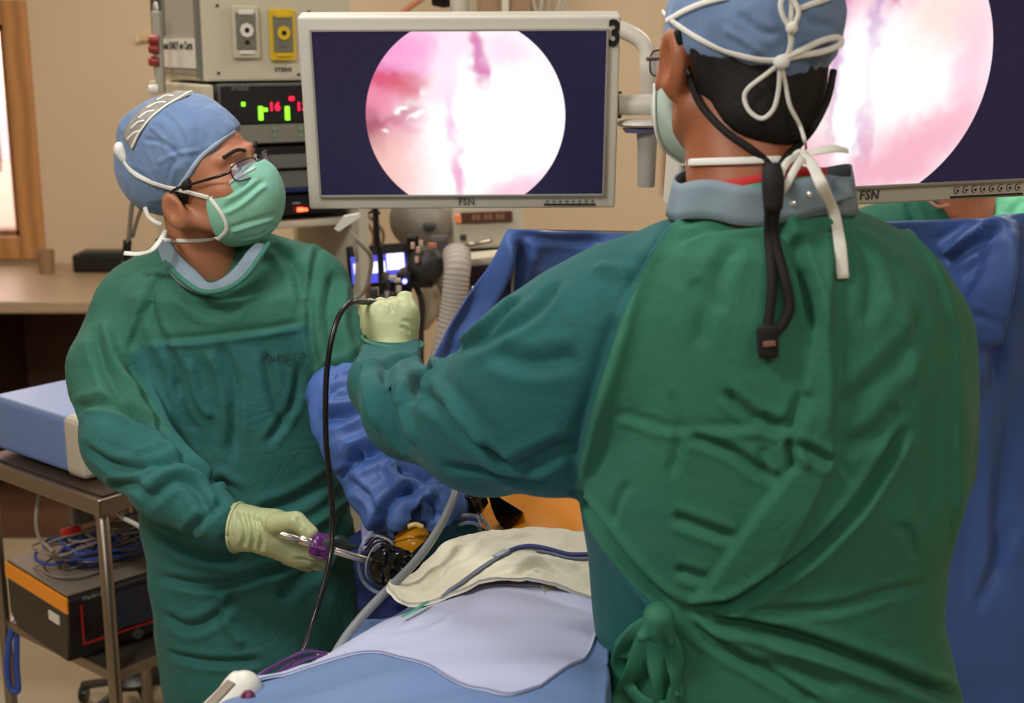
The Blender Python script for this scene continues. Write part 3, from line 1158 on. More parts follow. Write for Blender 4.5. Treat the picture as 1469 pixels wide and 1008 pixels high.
t = thing('lamp_head', 'dark grey lens-shaped head with clips behind the gloved fist', 'lamp', tuple(P(600, 380, 3.35)))
LH = mat('lamp_dark', (58, 54, 50), 0.5)
lathe('housing', [(0.0, 0.03), (0.03, 0.028), (0.045, 0.015), (0.048, 0), (0.045, -0.02), (0, -0.022)], Matrix.Translation(P(612, 378, 3.32)) @ Matrix.Rotation(math.radians(80), 4, 'X'), LH, t, caps=False)
box('housing', tuple(P(598, 398, 3.34)), (0.09, 0.05, 0.05), LH, t, frame((0, 0, 0), (1, 0, 0)) if False else None, bev=0.012)
box('arm', tuple(P(630, 362, 3.36)), (0.05, 0.04, 0.09), mat('lamp_mid', (88, 84, 80), 0.5), t, bev=0.012)
for px, py in ((604, 349), (600, 358), (598, 372), (592, 352)):
    box('clip', tuple(P(px, py, 3.28)), (0.010, 0.012, 0.016), mat('clip', (224, 190, 165), 0.35), t, bev=0.003)
box('clip', tuple(P(620, 352, 3.28)), (0.022, 0.012, 0.014), mat('clip_orange', (196, 130, 96), 0.45), t, bev=0.003)
box('mount', tuple(P(592, 362, 3.33)), (0.03, 0.03, 0.09), BLACK, t, bev=0.006)
lathe('indicator', [(0.0, 0.004), (0.006, 0.002), (0.006, -0.004)], Matrix.Translation(P(580.5, 403.5, 3.26)) @ Matrix.Rotation(math.pi / 2, 4, 'X'), mat('blue_led', (90, 90, 255), 0.3, emit=(120, 120, 255), estr=6), t, seg=12)
box('mount', tuple(P(580, 404, 3.29)), (0.04, 0.03, 0.05), BLACK, t, bev=0.006)
tube('stem', [P(592, 400, 3.34), P(606, 440, 3.34), P(604, 520, 3.34), (P(604, 620, 3.34).x, 3.34, 0.03)], 0.008, LH, t)
t = thing('clip_cluster', 'small shiny clips and valves just above the gloved fist', 'clips', tuple(P(565, 415, 3.2)))
for px, py, sx_, sz_, m_ in ((563, 398, 0.02, 0.010, CREAM), (570, 402, 0.016, 0.010, CREAM), (572, 414, 0.012, 0.016, CREAM), (556, 425, 0.012, 0.03, GREYM), (546, 432, 0.014, 0.03, BLACK), (536, 425, 0.02, 0.04, DKGREY), (563, 428, 0.02, 0.03, LH), (528, 418, 0.012, 0.035, mat('clip_brown', (120, 92, 76), 0.4)), (575, 425, 0.016, 0.02, mat('clip_brown', (120, 92, 76), 0.4)), (551, 408, 0.014, 0.02, BLACK)):
    box('clip', tuple(P(px, py, 3.2)), (sx_, 0.02, sz_), m_, t, bev=0.003)
tube('stem', [P(552, 405, 3.2), P(556, 450, 3.2), (P(560, 560, 3.2).x, 3.2, 0.03)], 0.009, DKGREY, t)

# wall behind the top of the monitor
t = thing('wall_cupboard', 'brown wall cupboard behind the top of the left monitor', 'cabinet', (-0.15, 5.3, 1.9))
for x0, x1 in ((688, 722), (728, 762)):
    a_, b_ = P(x0, 26, 5.1), P(x1, 26, 5.1)
    box('door', ((a_.x + b_.x) / 2, 5.11, a_.z + 0.2), (b_.x - a_.x, 0.02, 0.4), mat('cupboard_brown', (150, 124, 92), 0.5), t, bev=0.003)
a_, b_ = P(684, 26, 5.12), P(766, 26, 5.12)
box('body', ((a_.x + b_.x) / 2, 5.26, a_.z + 0.2), (b_.x - a_.x, 0.27, 0.4), mat('cupboard_body', (160, 138, 110), 0.5), t, bev=0.003)
tube('rail', [P(722.5, 30, 5.08), P(722.5, -60, 5.08)], 0.006, WHITE, t)
tube('rail', [P(727.5, 30, 5.08), P(727.5, -60, 5.08)], 0.006, WHITE, t)
t = thing('hanging_tubing', 'bundle of clear tubing hanging behind the monitor top', 'tubing', tuple(P(790, 10, 4.2)))
CLR = mat('clear_tube', (196, 200, 196), 0.15, alpha=0.5)
for k in range(7):
    x0 = 765 + k * 8
    tube('tube', [P(x0 - 3, -30, 4.2 + 0.01 * k), P(x0 + 5 * math.sin(k * 2.0), 0, 4.2 + 0.01 * k), P(x0 + 4 * math.cos(k * 1.3), 16, 4.2 + 0.01 * k), P(x0 + 6, 30, 4.2 + 0.01 * k)], 0.004, CLR, t)
tag(tube('sloping_pipe', [P(560, 30, 5.0), P(610, -5, 5.0), P(640, -26, 5.0)], 0.010, mat('pipe_red', (186, 112, 84), 0.5)), 'thin reddish pipe sloping up the wall behind the monitor', 'pipe')
t = thing('boom_joint', 'dark knuckle of a ceiling boom just above the monitor', 'joint', tuple(P(635, 0, 3.2)))
lathe('knuckle', [(0, -0.03), (0.022, -0.028), (0.028, 0), (0.022, 0.028), (0, 0.03)], Matrix.Translation(P(637, -6, 3.2)) @ Matrix.Rotation(math.pi / 2, 4, 'Y'), BLACK, t, caps=False)
tube('pole', [P(637, -10, 3.2), Vector((P(637, -10, 3.2).x, 3.2, 3.0))], 0.012, GREYM, t)
# ---------------------------------------------------------------- monitors
BEZ = mat('monitor_bezel', (206, 202, 188), 0.42)
SCR = None


def screen_mat(name, cx, cz, r, strength=1.0):
    m = bpy.data.materials.new(name)
    m.use_nodes = True
    N, L = m.node_tree.nodes, m.node_tree.links
    b = N['Principled BSDF']
    b.inputs['Base Color'].default_value = (0.01, 0.01, 0.015, 1)
    b.inputs['Roughness'].default_value = 0.25
    at = N.new('ShaderNodeAttribute')
    at.attribute_name = 'img'
    rd = N.new('ShaderNodeAttribute')
    rd.attribute_name = 'rad'
    mr = N.new('ShaderNodeMapRange')
    mr.inputs[1].default_value = r - 0.0010
    mr.inputs[2].default_value = r + 0.0010
    L.new(rd.outputs['Fac'], mr.inputs[0])
    mx = N.new('ShaderNodeMix')
    mx.data_type = 'RGBA'
    L.new(mr.outputs[0], mx.inputs[0])
    L.new(at.outputs['Color'], mx.inputs[6])
    mx.inputs[7].default_value = lin((27, 21, 52))
    L.new(mx.outputs[2], b.inputs['Emission Color'])
    b.inputs['Emission Strength'].default_value = strength
    return m


def blobs(U, Vv, bg, items):
    C = np.zeros(U.shape + (3,)) + np.array(lin(bg)[:3])
    for (x, y, rx, ry, a, col, w) in items:
        c, s = math.cos(math.radians(a)), math.sin(math.radians(a))
        du, dv = U - x, Vv - y
        p, q = (du * c + dv * s) / rx, (-du * s + dv * c) / ry
        k = np.clip(np.exp(-(p * p + q * q) ** 1.5) * w, 0, 1)[..., None]
        C = C * (1 - k) + np.array(lin(col)[:3]) * k * (1.12 if min(col) > 240 else 1)
    return C


def monitor(name, label, M, w, h, bz, bzb, cx, cz, r, items, bg, lab_x, btn, uvscale, arrow):
    t = thing(name, label, 'monitor', tuple(M.translation))
    box('housing', (0, 0.03, (bzb - bz) / -2 + 0), (w + 2 * bz, 0.055, h + bz + bzb), BEZ, t, M, bev=0.006, seg=3)
    box('back_cover', (0, 0.075, 0), (w * 0.8, 0.05, h * 0.8), BEZ, t, M, bev=0.015)
    nx, nz = 230, 130
    xs, zs = np.linspace(-w / 2, w / 2, nx), np.linspace(-h / 2, h / 2, nz)
    G = np.zeros((nx, nz, 3))
    G[..., 0] = xs[:, None]
    G[..., 2] = zs[None, :]
    V, F = gridmesh(G)
    F = F[:, ::-1]
    U, Vv = (V[:, 0] - cx) / uvscale, -(V[:, 2] - cz) / uvscale       # picture pixels from the circle centre
    wob = np.stack([vnoise(np.stack([U, Vv, U * 0], 1), 0.03, s) - 0.5 for s in (1, 2)], 1) * 13
    n2 = np.stack([vnoise(np.stack([U, Vv, U * 0], 1), 0.10, s) - 0.5 for s in (3, 4)], 1) * 9
    C = blobs(U + wob[:, 0] + n2[:, 0], Vv + wob[:, 1] + n2[:, 1], bg, items)
    Vw = np.array([tuple(M @ Vector((v[0], -0.0012, v[2]))) for v in V])
    # recessed lip: screen sits just behind the bezel face
    m = screen_mat(name + '_image', cx, cz, r)
    o = mesh('screen', Vw, F, m, t, smooth=False)
    ca = o.data.attributes.new('img', 'FLOAT_COLOR', 'POINT')
    ca.data.foreach_set('color', np.concatenate([C, np.ones((len(C), 1))], 1).astype(np.float32).ravel())
    ra = o.data.attributes.new('rad', 'FLOAT', 'POINT')
    ra.data.foreach_set('value', np.hypot(V[:, 0] - cx, V[:, 2] - cz).astype(np.float32))
    e = 0.004
    LIP = mat('monitor_lip', (150, 146, 136), 0.5)
    for c, s in (((0, -0.001, h / 2 + e / 2), (w + 2 * e, 0.008, e)), ((0, -0.001, -h / 2 - e / 2), (w + 2 * e, 0.008, e)),
                 ((-w / 2 - e / 2, -0.001, 0), (e, 0.008, h)), ((w / 2 + e / 2, -0.001, 0), (e, 0.008, h))):
        box('screen_lip', c, s, LIP, t, M, bev=0.001)
    INK = mat('logo_ink', (96, 92, 88), 0.5)
    zb = -h / 2 - bzb * 0.52
    R = Matrix.Rotation(math.pi / 2, 4, 'X')
    text('logo', 'FSN', M @ Matrix.Translation((lab_x, 0.0015, zb)) @ R, bzb * 0.62, INK, t, bold=0.0002, sx=0.92, depth=0.0012)
    x0, dx, nb, rr = btn
    ln = dx * (nb - 1) + rr * 4
    box('control_strip', (x0 + dx * (nb - 1) / 2, 0.001, zb - rr * 1.9), (ln, 0.004, 0.0022), BLACK, t, M, bev=0.0004)
    for k in range(nb):
        lathe('button', [(rr, 0), (rr, 0.0015), (rr * 0.8, 0.0022), (0, 0.0022)], M @ Matrix.Translation((x0 + dx * k, 0.002, zb + rr * 0.3)) @ R, mat('button_face', (186, 182, 170), 0.4), t, seg=14, caps=False)
        lathe('button_mark', [(rr * 0.42, 0), (rr * 0.42, 0.0006)], M @ Matrix.Translation((x0 + dx * k, -0.0002, zb + rr * 0.3)) @ R, BLACK, t, seg=6)
        lathe('button_ring', [(rr * 1.12, 0), (rr * 1.12, 0.0010), (rr * 0.96, 0.0010), (rr * 0.96, 0)], M @ Matrix.Translation((x0 + dx * k, 0.002, zb + rr * 0.3)) @ R, DKGREY, t, seg=14, caps=False)
    return t


# left monitor: items are in picture pixels around the circle centre (668, 168)
PK = (255, 190, 220)
itemsL = [(-70, -98, 110, 28, 0, (255, 150, 215), 0.9), (-120, -62, 90, 20, 0, (244, 120, 190), 1.0), (-90, -70, 70, 10, 0, (250, 165, 225), 0.9),
          (-95, -48, 62, 22, 8, (214, 60, 90), 1.0), (-130, -20, 50, 34, 0, (240, 130, 165), 0.9), (-70, -12, 50, 16, -20, (255, 225, 235), 0.8),
          (-105, 5, 55, 16, -25, (196, 80, 120), 1.0), (-135, 25, 26, 40, -20, (150, 50, 80), 0.9), (-95, 32, 34, 30, -10, (238, 160, 175), 0.9), (-75, 10, 30, 12, -30, (226, 120, 160), 0.8),
          (-100, 78, 60, 50, 30, (248, 190, 180), 0.9), (-60, 60, 30, 30, 0, (255, 225, 225), 0.8),
          (40, 30, 100, 150, 0, (255, 255, 255), 1.4), (-45, -30, 18, 26, 30, (255, 235, 245), 1), (-22, -60, 16, 80, 2, (255, 235, 250), 1.0),
          (18, -92, 9, 44, -8, (214, 110, 175), 0.95), (26, -72, 8, 12, 0, (220, 120, 180), 0.9), (58, -92, 34, 26, 0, (255, 222, 242), 0.8),
          (-22, 10, 7, 40, 0, (244, 190, 225), 0.7), (-8, 88, 9, 40, -6, (238, 170, 205), 0.9), (80, 110, 90, 20, -20, (252, 190, 215), 0.8), (-40, -10, 20, 14, 0, (255, 250, 250), 0.9),
          (-88, -16, 8, 5, 0, (255, 255, 255), 1), (-70, -2, 10, 4, -30, (255, 255, 255), 1), (-118, 18, 6, 4, 0, (255, 235, 245), 1), (-60, -40, 7, 6, 0, (255, 240, 250), 1)]
ML = 2.45
k_ = mpp(ML) * 1.0
c0 = P(661, 164.5, ML)
k_ = (P(762, 164.5, ML) - P(661, 164.5, ML)).length / 101.0
M = frame(c0, (1, 0.012, 0.004), (0.012, -0.19, 1))
monitor('monitor', 'left surgical monitor in a cream bezel marked with a black 3', M, 412 * k_, 237 * k_, 20 * k_, 23 * k_, 7 * k_, -3.5 * k_, 143 * k_, itemsL, (255, 238, 246),
        6 * k_, (125 * k_, 9.5 * k_, 8, 2.4 * k_), k_, None)
t = [o for o in S.objects if o.name == 'monitor'][0]
text('number_decal', '3', M @ Matrix.Translation((217 * k_, -0.0005, 113 * k_)) @ Matrix.Rotation(math.pi / 2, 4, 'X'), 50 * k_, mat('decal_black', (14, 14, 14), 0.5), t, bold=0.0022, sx=0.74)

# right monitor, picture circle centre (1233, 93) radius 205
itemsR = [(-90, -80, 90, 60, 0, (250, 150, 190), 0.9), (-60, -95, 60, 16, 10, (226, 70, 140), 0.8), (-75, -60, 30, 14, 60, (214, 40, 110), 0.9), (-50, -55, 12, 40, 10, (190, 120, 180), 0.9),
          (-68, -30, 22, 30, 0, (255, 240, 248), 1), (-60, -78, 14, 8, 0, (255, 235, 245), 1), (-85, 20, 30, 24, 20, (238, 110, 150), 0.9), (-55, 15, 26, 12, 0, (236, 130, 170), 0.7),
          (-40, 0, 8, 130, -3, (206, 150, 200), 0.85), (-20, -90, 10, 30, 0, (224, 130, 180), 0.8), (-34, -40, 12, 60, 0, (215, 165, 215), 0.8), (-12, 50, 22, 130, 0, (255, 255, 255), 1.3),
          (14, -40, 7, 200, 0, (200, 150, 205), 0.85), (22, 110, 8, 60, 0, (226, 160, 196), 0.85), (38, -92, 14, 12, 0, (214, 50, 130), 0.95), (66, -82, 12, 26, 20, (246, 170, 200), 0.9),
          (90, 10, 90, 90, 0, (255, 255, 255), 1.4), (120, -70, 60, 60, 0, (255, 226, 218), 0.85), (170, 0, 30, 90, 0, (255, 206, 226), 0.8), (110, 110, 110, 42, -30, (248, 176, 196), 0.9), (60, 150, 80, 20, 0, (246, 180, 200), 0.8),
          (-110, 110, 70, 60, 0, (250, 196, 206), 0.85), (-70, 150, 50, 40, 0, (248, 170, 190), 0.7), (-75, 70, 30, 30, 0, (255, 244, 240), 1.0), (-130, -40, 60, 60, 0, (246, 120, 170), 0.9)]
MR = 1.86
kr = (P(1349, 93, MR) - P(1249, 93, MR)).length / 100.0
c1 = P(1262, 101, MR)
M = frame(c1, (1, 0.27, 0.016), (0, -0.16, 1))
kr *= 1.04
monitor('monitor', 'right surgical monitor, larger in view, cut off by the top of the picture', M, 530 * kr, 325 * kr, 20 * kr, 30 * kr, -29 * kr, 5 * kr, 203 * kr, itemsR, (255, 236, 244),
        10 * kr, (152 * kr, 14.6 * kr, 8, 4.6 * kr), kr, None)

# ---------------------------------------------------------------- ceiling arm of the left monitor
t = thing('ceiling_boom', 'cream tubular ceiling arm curving down beside the left monitor', 'boom', tuple(P(660, 20, 2.62)))
ARM = mat('arm_enamel', (214, 210, 198), 0.3)
a_ = P(661, 24, 2.64)
tube('column', [(a_.x, a_.y, 3.0), (a_.x, a_.y, a_.z)], 0.021, ARM, t, smooth=0, seg=20)
tube('crossbar', [P(676, 30, 2.66), P(780, 33, 2.66), P(860, 37, 2.66), P(900, 46, 2.66), P(925, 66, 2.66), P(930, 100, 2.66), P(930, 140, 2.66)], 0.0165, ARM, t, seg=16)
box('flange', tuple(P(745, 25, 2.68)), (0.17, 0.05, 0.012), ARM, t, bev=0.004)
Rx = Matrix.Rotation(math.pi / 2, 4, 'Y')
c = P(911, 150, 2.50)
lathe('joint', [(0, -0.031), (0.018, -0.031), (0.0195, -0.028), (0.0195, 0.028), (0.018, 0.031), (0, 0.031)], Matrix.Translation(c) @ Rx, ARM, t, caps=False)
for px, w_ in ((888.5, 0.006), (934, 0.008)):
    c = P(px, 150, 2.50)
    lathe('joint_ring', [(0.0, -w_ / 2), (0.0175, -w_ / 2), (0.0175, w_ / 2), (0, w_ / 2)], Matrix.Translation(c) @ Rx, BLACK, t, caps=False)
c = P(945, 150, 2.50)
lathe('joint', [(0, -0.011), (0.0185, -0.011), (0.0185, 0.011), (0, 0.011)], Matrix.Translation(c) @ Rx, ARM, t, caps=False)
box('mount_plate', tuple(P(880, 150, 2.53)), (0.03, 0.03, 0.05), DKGREY, t, bev=0.003)
c = P(920, 176, 2.50)
lathe('disc', [(0, 0.006), (0.030, 0.006), (0.044, 0.002), (0.046, -0.003), (0.040, -0.007), (0, -0.007)], Matrix.Translation(c), ARM, t, caps=False)
c2 = P(920, 187, 2.50)
lathe('disc_underside', [(0, 0.004), (0.036, 0.004), (0.030, -0.004), (0, -0.005)], Matrix.Translation(c2), mat('lilac_plastic', (120, 122, 176), 0.35), t, caps=False)
top, bot = P(924, 180, 2.50), P(927, 268, 2.50)
hM = frame(bot, (1, 0, 0))
hh = top.z - bot.z
lathe('handle', [(0, 0), (0.0155, 0), (0.0165, 0.004), (0.0185, hh * 0.7), (0.021, hh - 0.01), (0.021, hh)], Matrix.Translation(bot), mat('handle_grey', (168, 166, 162), 0.35), t, caps=False)
# ---------------------------------------------------------------- people
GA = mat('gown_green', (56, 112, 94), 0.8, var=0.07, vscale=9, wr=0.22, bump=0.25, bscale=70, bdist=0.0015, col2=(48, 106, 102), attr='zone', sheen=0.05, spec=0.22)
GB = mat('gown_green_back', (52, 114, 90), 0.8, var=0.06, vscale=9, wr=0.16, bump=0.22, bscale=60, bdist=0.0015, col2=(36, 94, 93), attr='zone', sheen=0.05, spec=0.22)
CAPB = mat('cap_blue', (112, 138, 176), 0.75, var=0.06, vscale=20, bump=0.3, bscale=120, bdist=0.001, sheen=0.2, spec=0.2)
TIE = mat('tie_white', (232, 232, 224), 0.8, bump=0.2, bscale=300, bdist=0.0005)
SKINL = mat('skin_tan', (176, 116, 84), 0.5, var=0.08, vscale=25, bump=0.12, bscale=160, bdist=0.001, sss=0.12)
SKINR = mat('skin_brown', (158, 94, 60), 0.5, var=0.08, vscale=25, bump=0.12, bscale=160, bdist=0.001, sss=0.12)
HAIR = mat('hair_black', (20, 15, 13), 0.7, var=0.3, vscale=90, bump=0.5, bscale=200, bdist=0.002)
GLOVE = mat('glove_latex', (182, 190, 142), 0.42, var=0.05, vscale=20, bump=0.1, bscale=140, bdist=0.0008, sss=0.08)
MASKG = mat('mask_green', (134, 194, 170), 0.75, var=0.04, vscale=20, bump=0.25, bscale=160, bdist=0.0008)
COLLAR = mat('collar_grey', (122, 140, 152), 0.75, var=0.08, vscale=30, bump=0.3, bscale=120, bdist=0.001)
FRAMEM = mat('frame_dark', (38, 24, 22), 0.3)
LENS = mat('lens', (190, 170, 214), 0.02, alpha=0.22, spec=0.9)  # violet tint stands in for the purple reflections on the glass


def loftrows(rows, Yc, zref=None, split=None):
    """rows of (py, left px, right px, half depth, centre Y)"""
    out = []
    for py, l, r, hd, yc in rows:
        a, b = P(l, py, yc), P(r, py, yc)
        out.append((a.z, (a.x + b.x) / 2, yc, (b.x - a.x) / 2, hd))
    return out


class Head:
    def __init__(s, o, fwd, roll, scale=1.0, ear=(-0.012, -0.012, 1.0)):
        s.ear = ear
        s.o = Vector(o)
        f = Vector(fwd).normalized()
        l = Vector((0, 0, 1)).cross(f).normalized()         # subject's left
        u = f.cross(l).normalized()
        R = Matrix.Rotation(roll, 3, f)
        l, u = R @ l, R @ u
        s.l, s.f, s.u, s.k = l, f, u, scale

    def loc(s, p):
        X, Y, Z = p[0] - s.o.x, p[1] - s.o.y, p[2] - s.o.z
        k = 1 / s.k
        return ((X * s.l.x + Y * s.l.y + Z * s.l.z) * k, (X * s.f.x + Y * s.f.y + Z * s.f.z) * k, (X * s.u.x + Y * s.u.y + Z * s.u.z) * k)

    def w(s, a, b, c):
        return s.o + (s.l * a + s.f * b + s.u * c) * s.k

    def sd(s, p):
        q = s.loc(p)
        d = ell(q, (0, -0.012, 0.035), (0.077, 0.098, 0.086))
        d = smin(d, ell(q, (0, 0.03, -0.02), (0.066, 0.066, 0.078)), 0.03)
        d = smin(d, ell(q, (0, 0.048, -0.07), (0.046, 0.05, 0.046)), 0.03)
        d = smin(d, ell(q, (0, 0.078, -0.102), (0.022, 0.02, 0.016)), 0.02)
        for sx in (-1, 1):
            d = smin(d, ell(q, (sx * 0.045, 0.062, -0.03), (0.022, 0.026, 0.024)), 0.02)     # cheek
            d = smin(d, rc(q, (sx * 0.012, 0.097, 0.02), (sx * 0.045, 0.08, 0.02), 0.009, 0.008), 0.012)  # brow
            d = smax(d, -(ell(q, (sx * 0.032, 0.108, 0.001), (0.019, 0.021, 0.014))), 0.012)
            d = smin(d, ell(q, (sx * 0.032, 0.083, 0.0), (0.0135, 0.0125, 0.0105)), 0.004)   # lids
            ef, eu, ek = s.ear
            e = ell(q, (sx * 0.083, ef, eu), (0.011 * ek, 0.021 * ek, 0.033 * ek))
            e = smax(e, -ell(q, (sx * 0.095, ef + 0.004, eu + 0.003), (0.010, 0.012 * ek, 0.020 * ek)), 0.005)
            d = smin(d, e, 0.007)
            d = smin(d, rc(q, (sx * 0.045, 0.045, -0.085), (sx * 0.064, -0.005, -0.055), 0.014, 0.014), 0.02)  # jaw
        d = smin(d, rc(q, (0, 0.098, 0.002), (0, 0.116, -0.034), 0.008, 0.011), 0.010)
        d = smin(d, ell(q, (0, 0.108, -0.040), (0.018, 0.013, 0.009)), 0.008)
        d = smin(d, ell(q, (0, 0.092, -0.066), (0.024, 0.010, 0.008)), 0.008)
        return d * s.k

    def cranium(s, p, g=0.0):
        q = s.loc(p)
        return smin(ell(q, (0, -0.012, 0.035), (0.077 + g, 0.098 + g, 0.086 + g)), ell(q, (0, 0.03, -0.02), (0.066 + g, 0.066 + g, 0.078 + g)), 0.03) * s.k


def person_mesh(name, fn, lo, hi, h, m, parent, sub=0):
    V, F = sdf(fn, lo, hi, h, sub)
    o = mesh(name, V, F, m, parent)
    return o, V, F


def clothed(name, fn, lo, hi, h, m, parent, strokes, cr, cf, seed, zone=None, cr2=0.01, cap_noise=None, mask=None, sub=1, fc=0.0, ff=10.0, amp=1.0, regions=()):
    V, F = sdf(fn, lo, hi, h, 0)
    T = bvh(V, F)
    for _ in range(sub):
        V, F = subdiv(V, F)
    V = project(fn, V, 1)
    V = laplace(V, F, 2, 0.5)
    N = normals(V, F)
    D = folds(V, N, T, strokes) * amp
    if fc:
        D = D + fc * facet(V * np.array([1.0, 1.0, 0.8]), ff, seed)
    if regions:
        rx_, ry_ = proj(V)
        fc_ = (N * (V - np.array([0, 0, CAMZ]))).sum(1) < 0.1
        for ra_, rs_, rp_ in regions:
            t_ = np.clip(polysd(rx_, ry_, rp_) / rs_ + 0.5, 0, 1)
            D = D + ra_ * t_ * t_ * (3 - 2 * t_) * fc_
    nz = cr * crumple(V * np.array([1.0, 1.0, 0.75]), cf, seed) + cr2 * (vnoise(V, cf * 0.45, seed + 3) - 0.5)
    if mask is not None:
        nz = nz * mask(V)
    V = V + N * (D + nz)[:, None]
    V = laplace(V, F, 1, 0.4)
    o = mesh(name, V, F, m, parent)
    if zone is not None:
        fx, fy = proj(V)
        sd_ = np.full(len(V), -1e9)
        for z in zone:
            sd_ = np.maximum(sd_, polysd(fx, fy, z))
        setattr_f(o, 'zone', sd_)
    else:
        setattr_f(o, 'zone', np.full(len(V), -9.0))
    return o, V, F


def strap(name, tree, pts, w, m, parent, off=0.0025, th=0.0012, dflt=None, seg=10):
    """flat band lying on the surface seen through the pixels pts"""
    L_, N_ = on(tree, pts, off, dflt)
    A = np.array([tuple(v) for v in L_])
    for _ in range(2):
        A[1:-1] = 0.25 * A[:-2] + 0.5 * A[1:-1] + 0.25 * A[2:]
    return tube(name, A.tolist(), w / 2, m, parent, rb=th, nrm=N_, seg=seg, smooth=2)


def ribbon(name, pts, w, m, parent, nrm=(0, -1, 0), th=0.0012, smooth=6):
    n = [nrm if not hasattr(nrm[0], '__len__') else nrm[i] for i in range(len(pts))]
    return tube(name, pts, [w / 2] * len(pts) if not hasattr(w, '__len__') else [x / 2 for x in w], m, parent, rb=th, nrm=n, smooth=smooth)


def finger(chain, r0, r1):
    n = len(chain) - 1
    return [(chain[i], chain[i + 1], r0 + (r1 - r0) * i / n, r0 + (r1 - r0) * (i + 1) / n) for i in range(n)]


def handfn(palm, fingers, kpalm=0.014):
    def fn(p):
        d = None
        for a, b, r1, r2, sy in palm:
            e = rc(p, a, b, r1, r2, sy)
            d = e if d is None else smin(d, e, kpalm)
        fd = None
        for ch in fingers:
            g = None
            for a, b, r1, r2 in ch:
                e = rc(p, a, b, r1, r2)
                g = e if g is None else smin(g, e, 0.004)
            fd = g if fd is None else smin(fd, g, 0.0022)
        return smin(d, fd, 0.010)
    return fn


# ================================================================= left surgeon
YL = 2.28
tL = thing('person', 'masked person in green gown and blue cap looking at the monitor, holding an instrument', 'person', (P(340, 600, YL).x, YL, 0))
HL = Head(P(290, 254, 2.25), (math.sin(1.18), -math.cos(1.18), math.tan(0.28)), 0.16, 1.02, (-0.016, -0.032, 0.98))
neckL = [P(282, 300, 2.27), P(305, 420, 2.30)]
sideL = (P(80, 500, YL) - Vector((0.05, 0.30, 1.40)))
rowsL = loftrows([(352, 235, 385, .06, 2.30), (370, 215, 410, .085, 2.30), (392, 195, 438, .10, 2.29), (415, 180, 465, .115, 2.28), (450, 160, 488, .12, 2.28), (520, 165, 490, .122, 2.28), (600, 178, 490, .125, 2.28),
                  (700, 196, 494, .13, 2.28), (770, 209, 507, .135, 2.28), (880, 226, 522, .145, 2.28), (1008, 240, 534, .15, 2.28), (1300, 240, 545, .16, 2.28), (1500, 240, 545, .16, 2.28)], YL)
armRL = [(P(198, 448, 2.30), .084), (P(165, 525, 2.24), .075), (P(180, 632, 2.12), .067), (P(245, 698, 2.02), .058), (P(316, 748, 1.955), .036)]
armLL = [(P(438, 424, 2.29), .080), (P(474, 490, 2.24), .062), (P(512, 555, 2.18), .050), (P(590, 650, 2.10), .045)]


def gownL(p):
    d = loft(p, rowsL)
    d2 = None
    for ch in (armRL, armLL):
        e = None
        for (a, r1), (b, r2) in zip(ch[:-1], ch[1:]):
            g = rc(p, a, b, r1, r2)
            e = g if e is None else smin(e, g, 0.03)
        d2 = e if d2 is None else np.minimum(d2, e)
    d = smin(d, d2, 0.022)
    # shoulders
    d = smin(d, rc(p, P(215, 418, 2.30), P(255, 380, 2.30), 0.055, 0.045), 0.04)
    d = smin(d, rc(p, P(425, 402, 2.30), P(370, 374, 2.30), 0.060, 0.045), 0.04)
    # neck opening
    d = smax(d, -rc(p, P(292, 300, 2.255), P(306, 368, 2.215), 0.060, 0.053), 0.012)
    # end of the sleeves
    return d


def bodyL(p):
    d = HL.sd(p)
    d = smin(d, rc(p, neckL[0], neckL[1], 0.056, 0.062), 0.025)
    t = loft(p, [(z, cx, cy, rx * 0.80, ry * 0.72) for z, cx, cy, rx, ry in rowsL[2:]] , 2.2)
    d = smin(d, t, 0.03)
    for ch, k in ((armRL, .62), (armLL, .62)):
        for (a, r1), (b, r2) in zip(ch[:-1], ch[1:]):
            d = smin(d, rc(p, a, b, r1 * k, r2 * k), 0.02)
    core = smax(d, gownL(p) + 0.028, 0.01)
    headn = smin(HL.sd(p), rc(p, neckL[0], neckL[1], 0.056, 0.062), 0.025)
    d = smin(core, headn, 0.008)
    for sx in (-0.1, 0.1):
        hx = P(370, 900, YL).x
        d = smin(d, rc(p, (hx + sx, YL, 0.55), (hx + sx, YL + 0.02, 0.09), 0.075, 0.045), 0.03)
        d = smin(d, rc(p, (hx + sx, YL + 0.03, 0.05), (hx + sx, YL - 0.13, 0.035), 0.04, 0.03), 0.03)
    return d


lo = Vector((P(80, 500, YL).x - 0.02, 1.85, 0.0))
hi = Vector((P(640, 500, YL).x, 2.5, 1.80))
bodyLo, VbL, FbL = person_mesh('body', bodyL, lo, hi, 0.006, SKINL, tL)
# finer surface for the head region only is part of the same mesh after projection
treeBL = bvh(VbL, FbL)


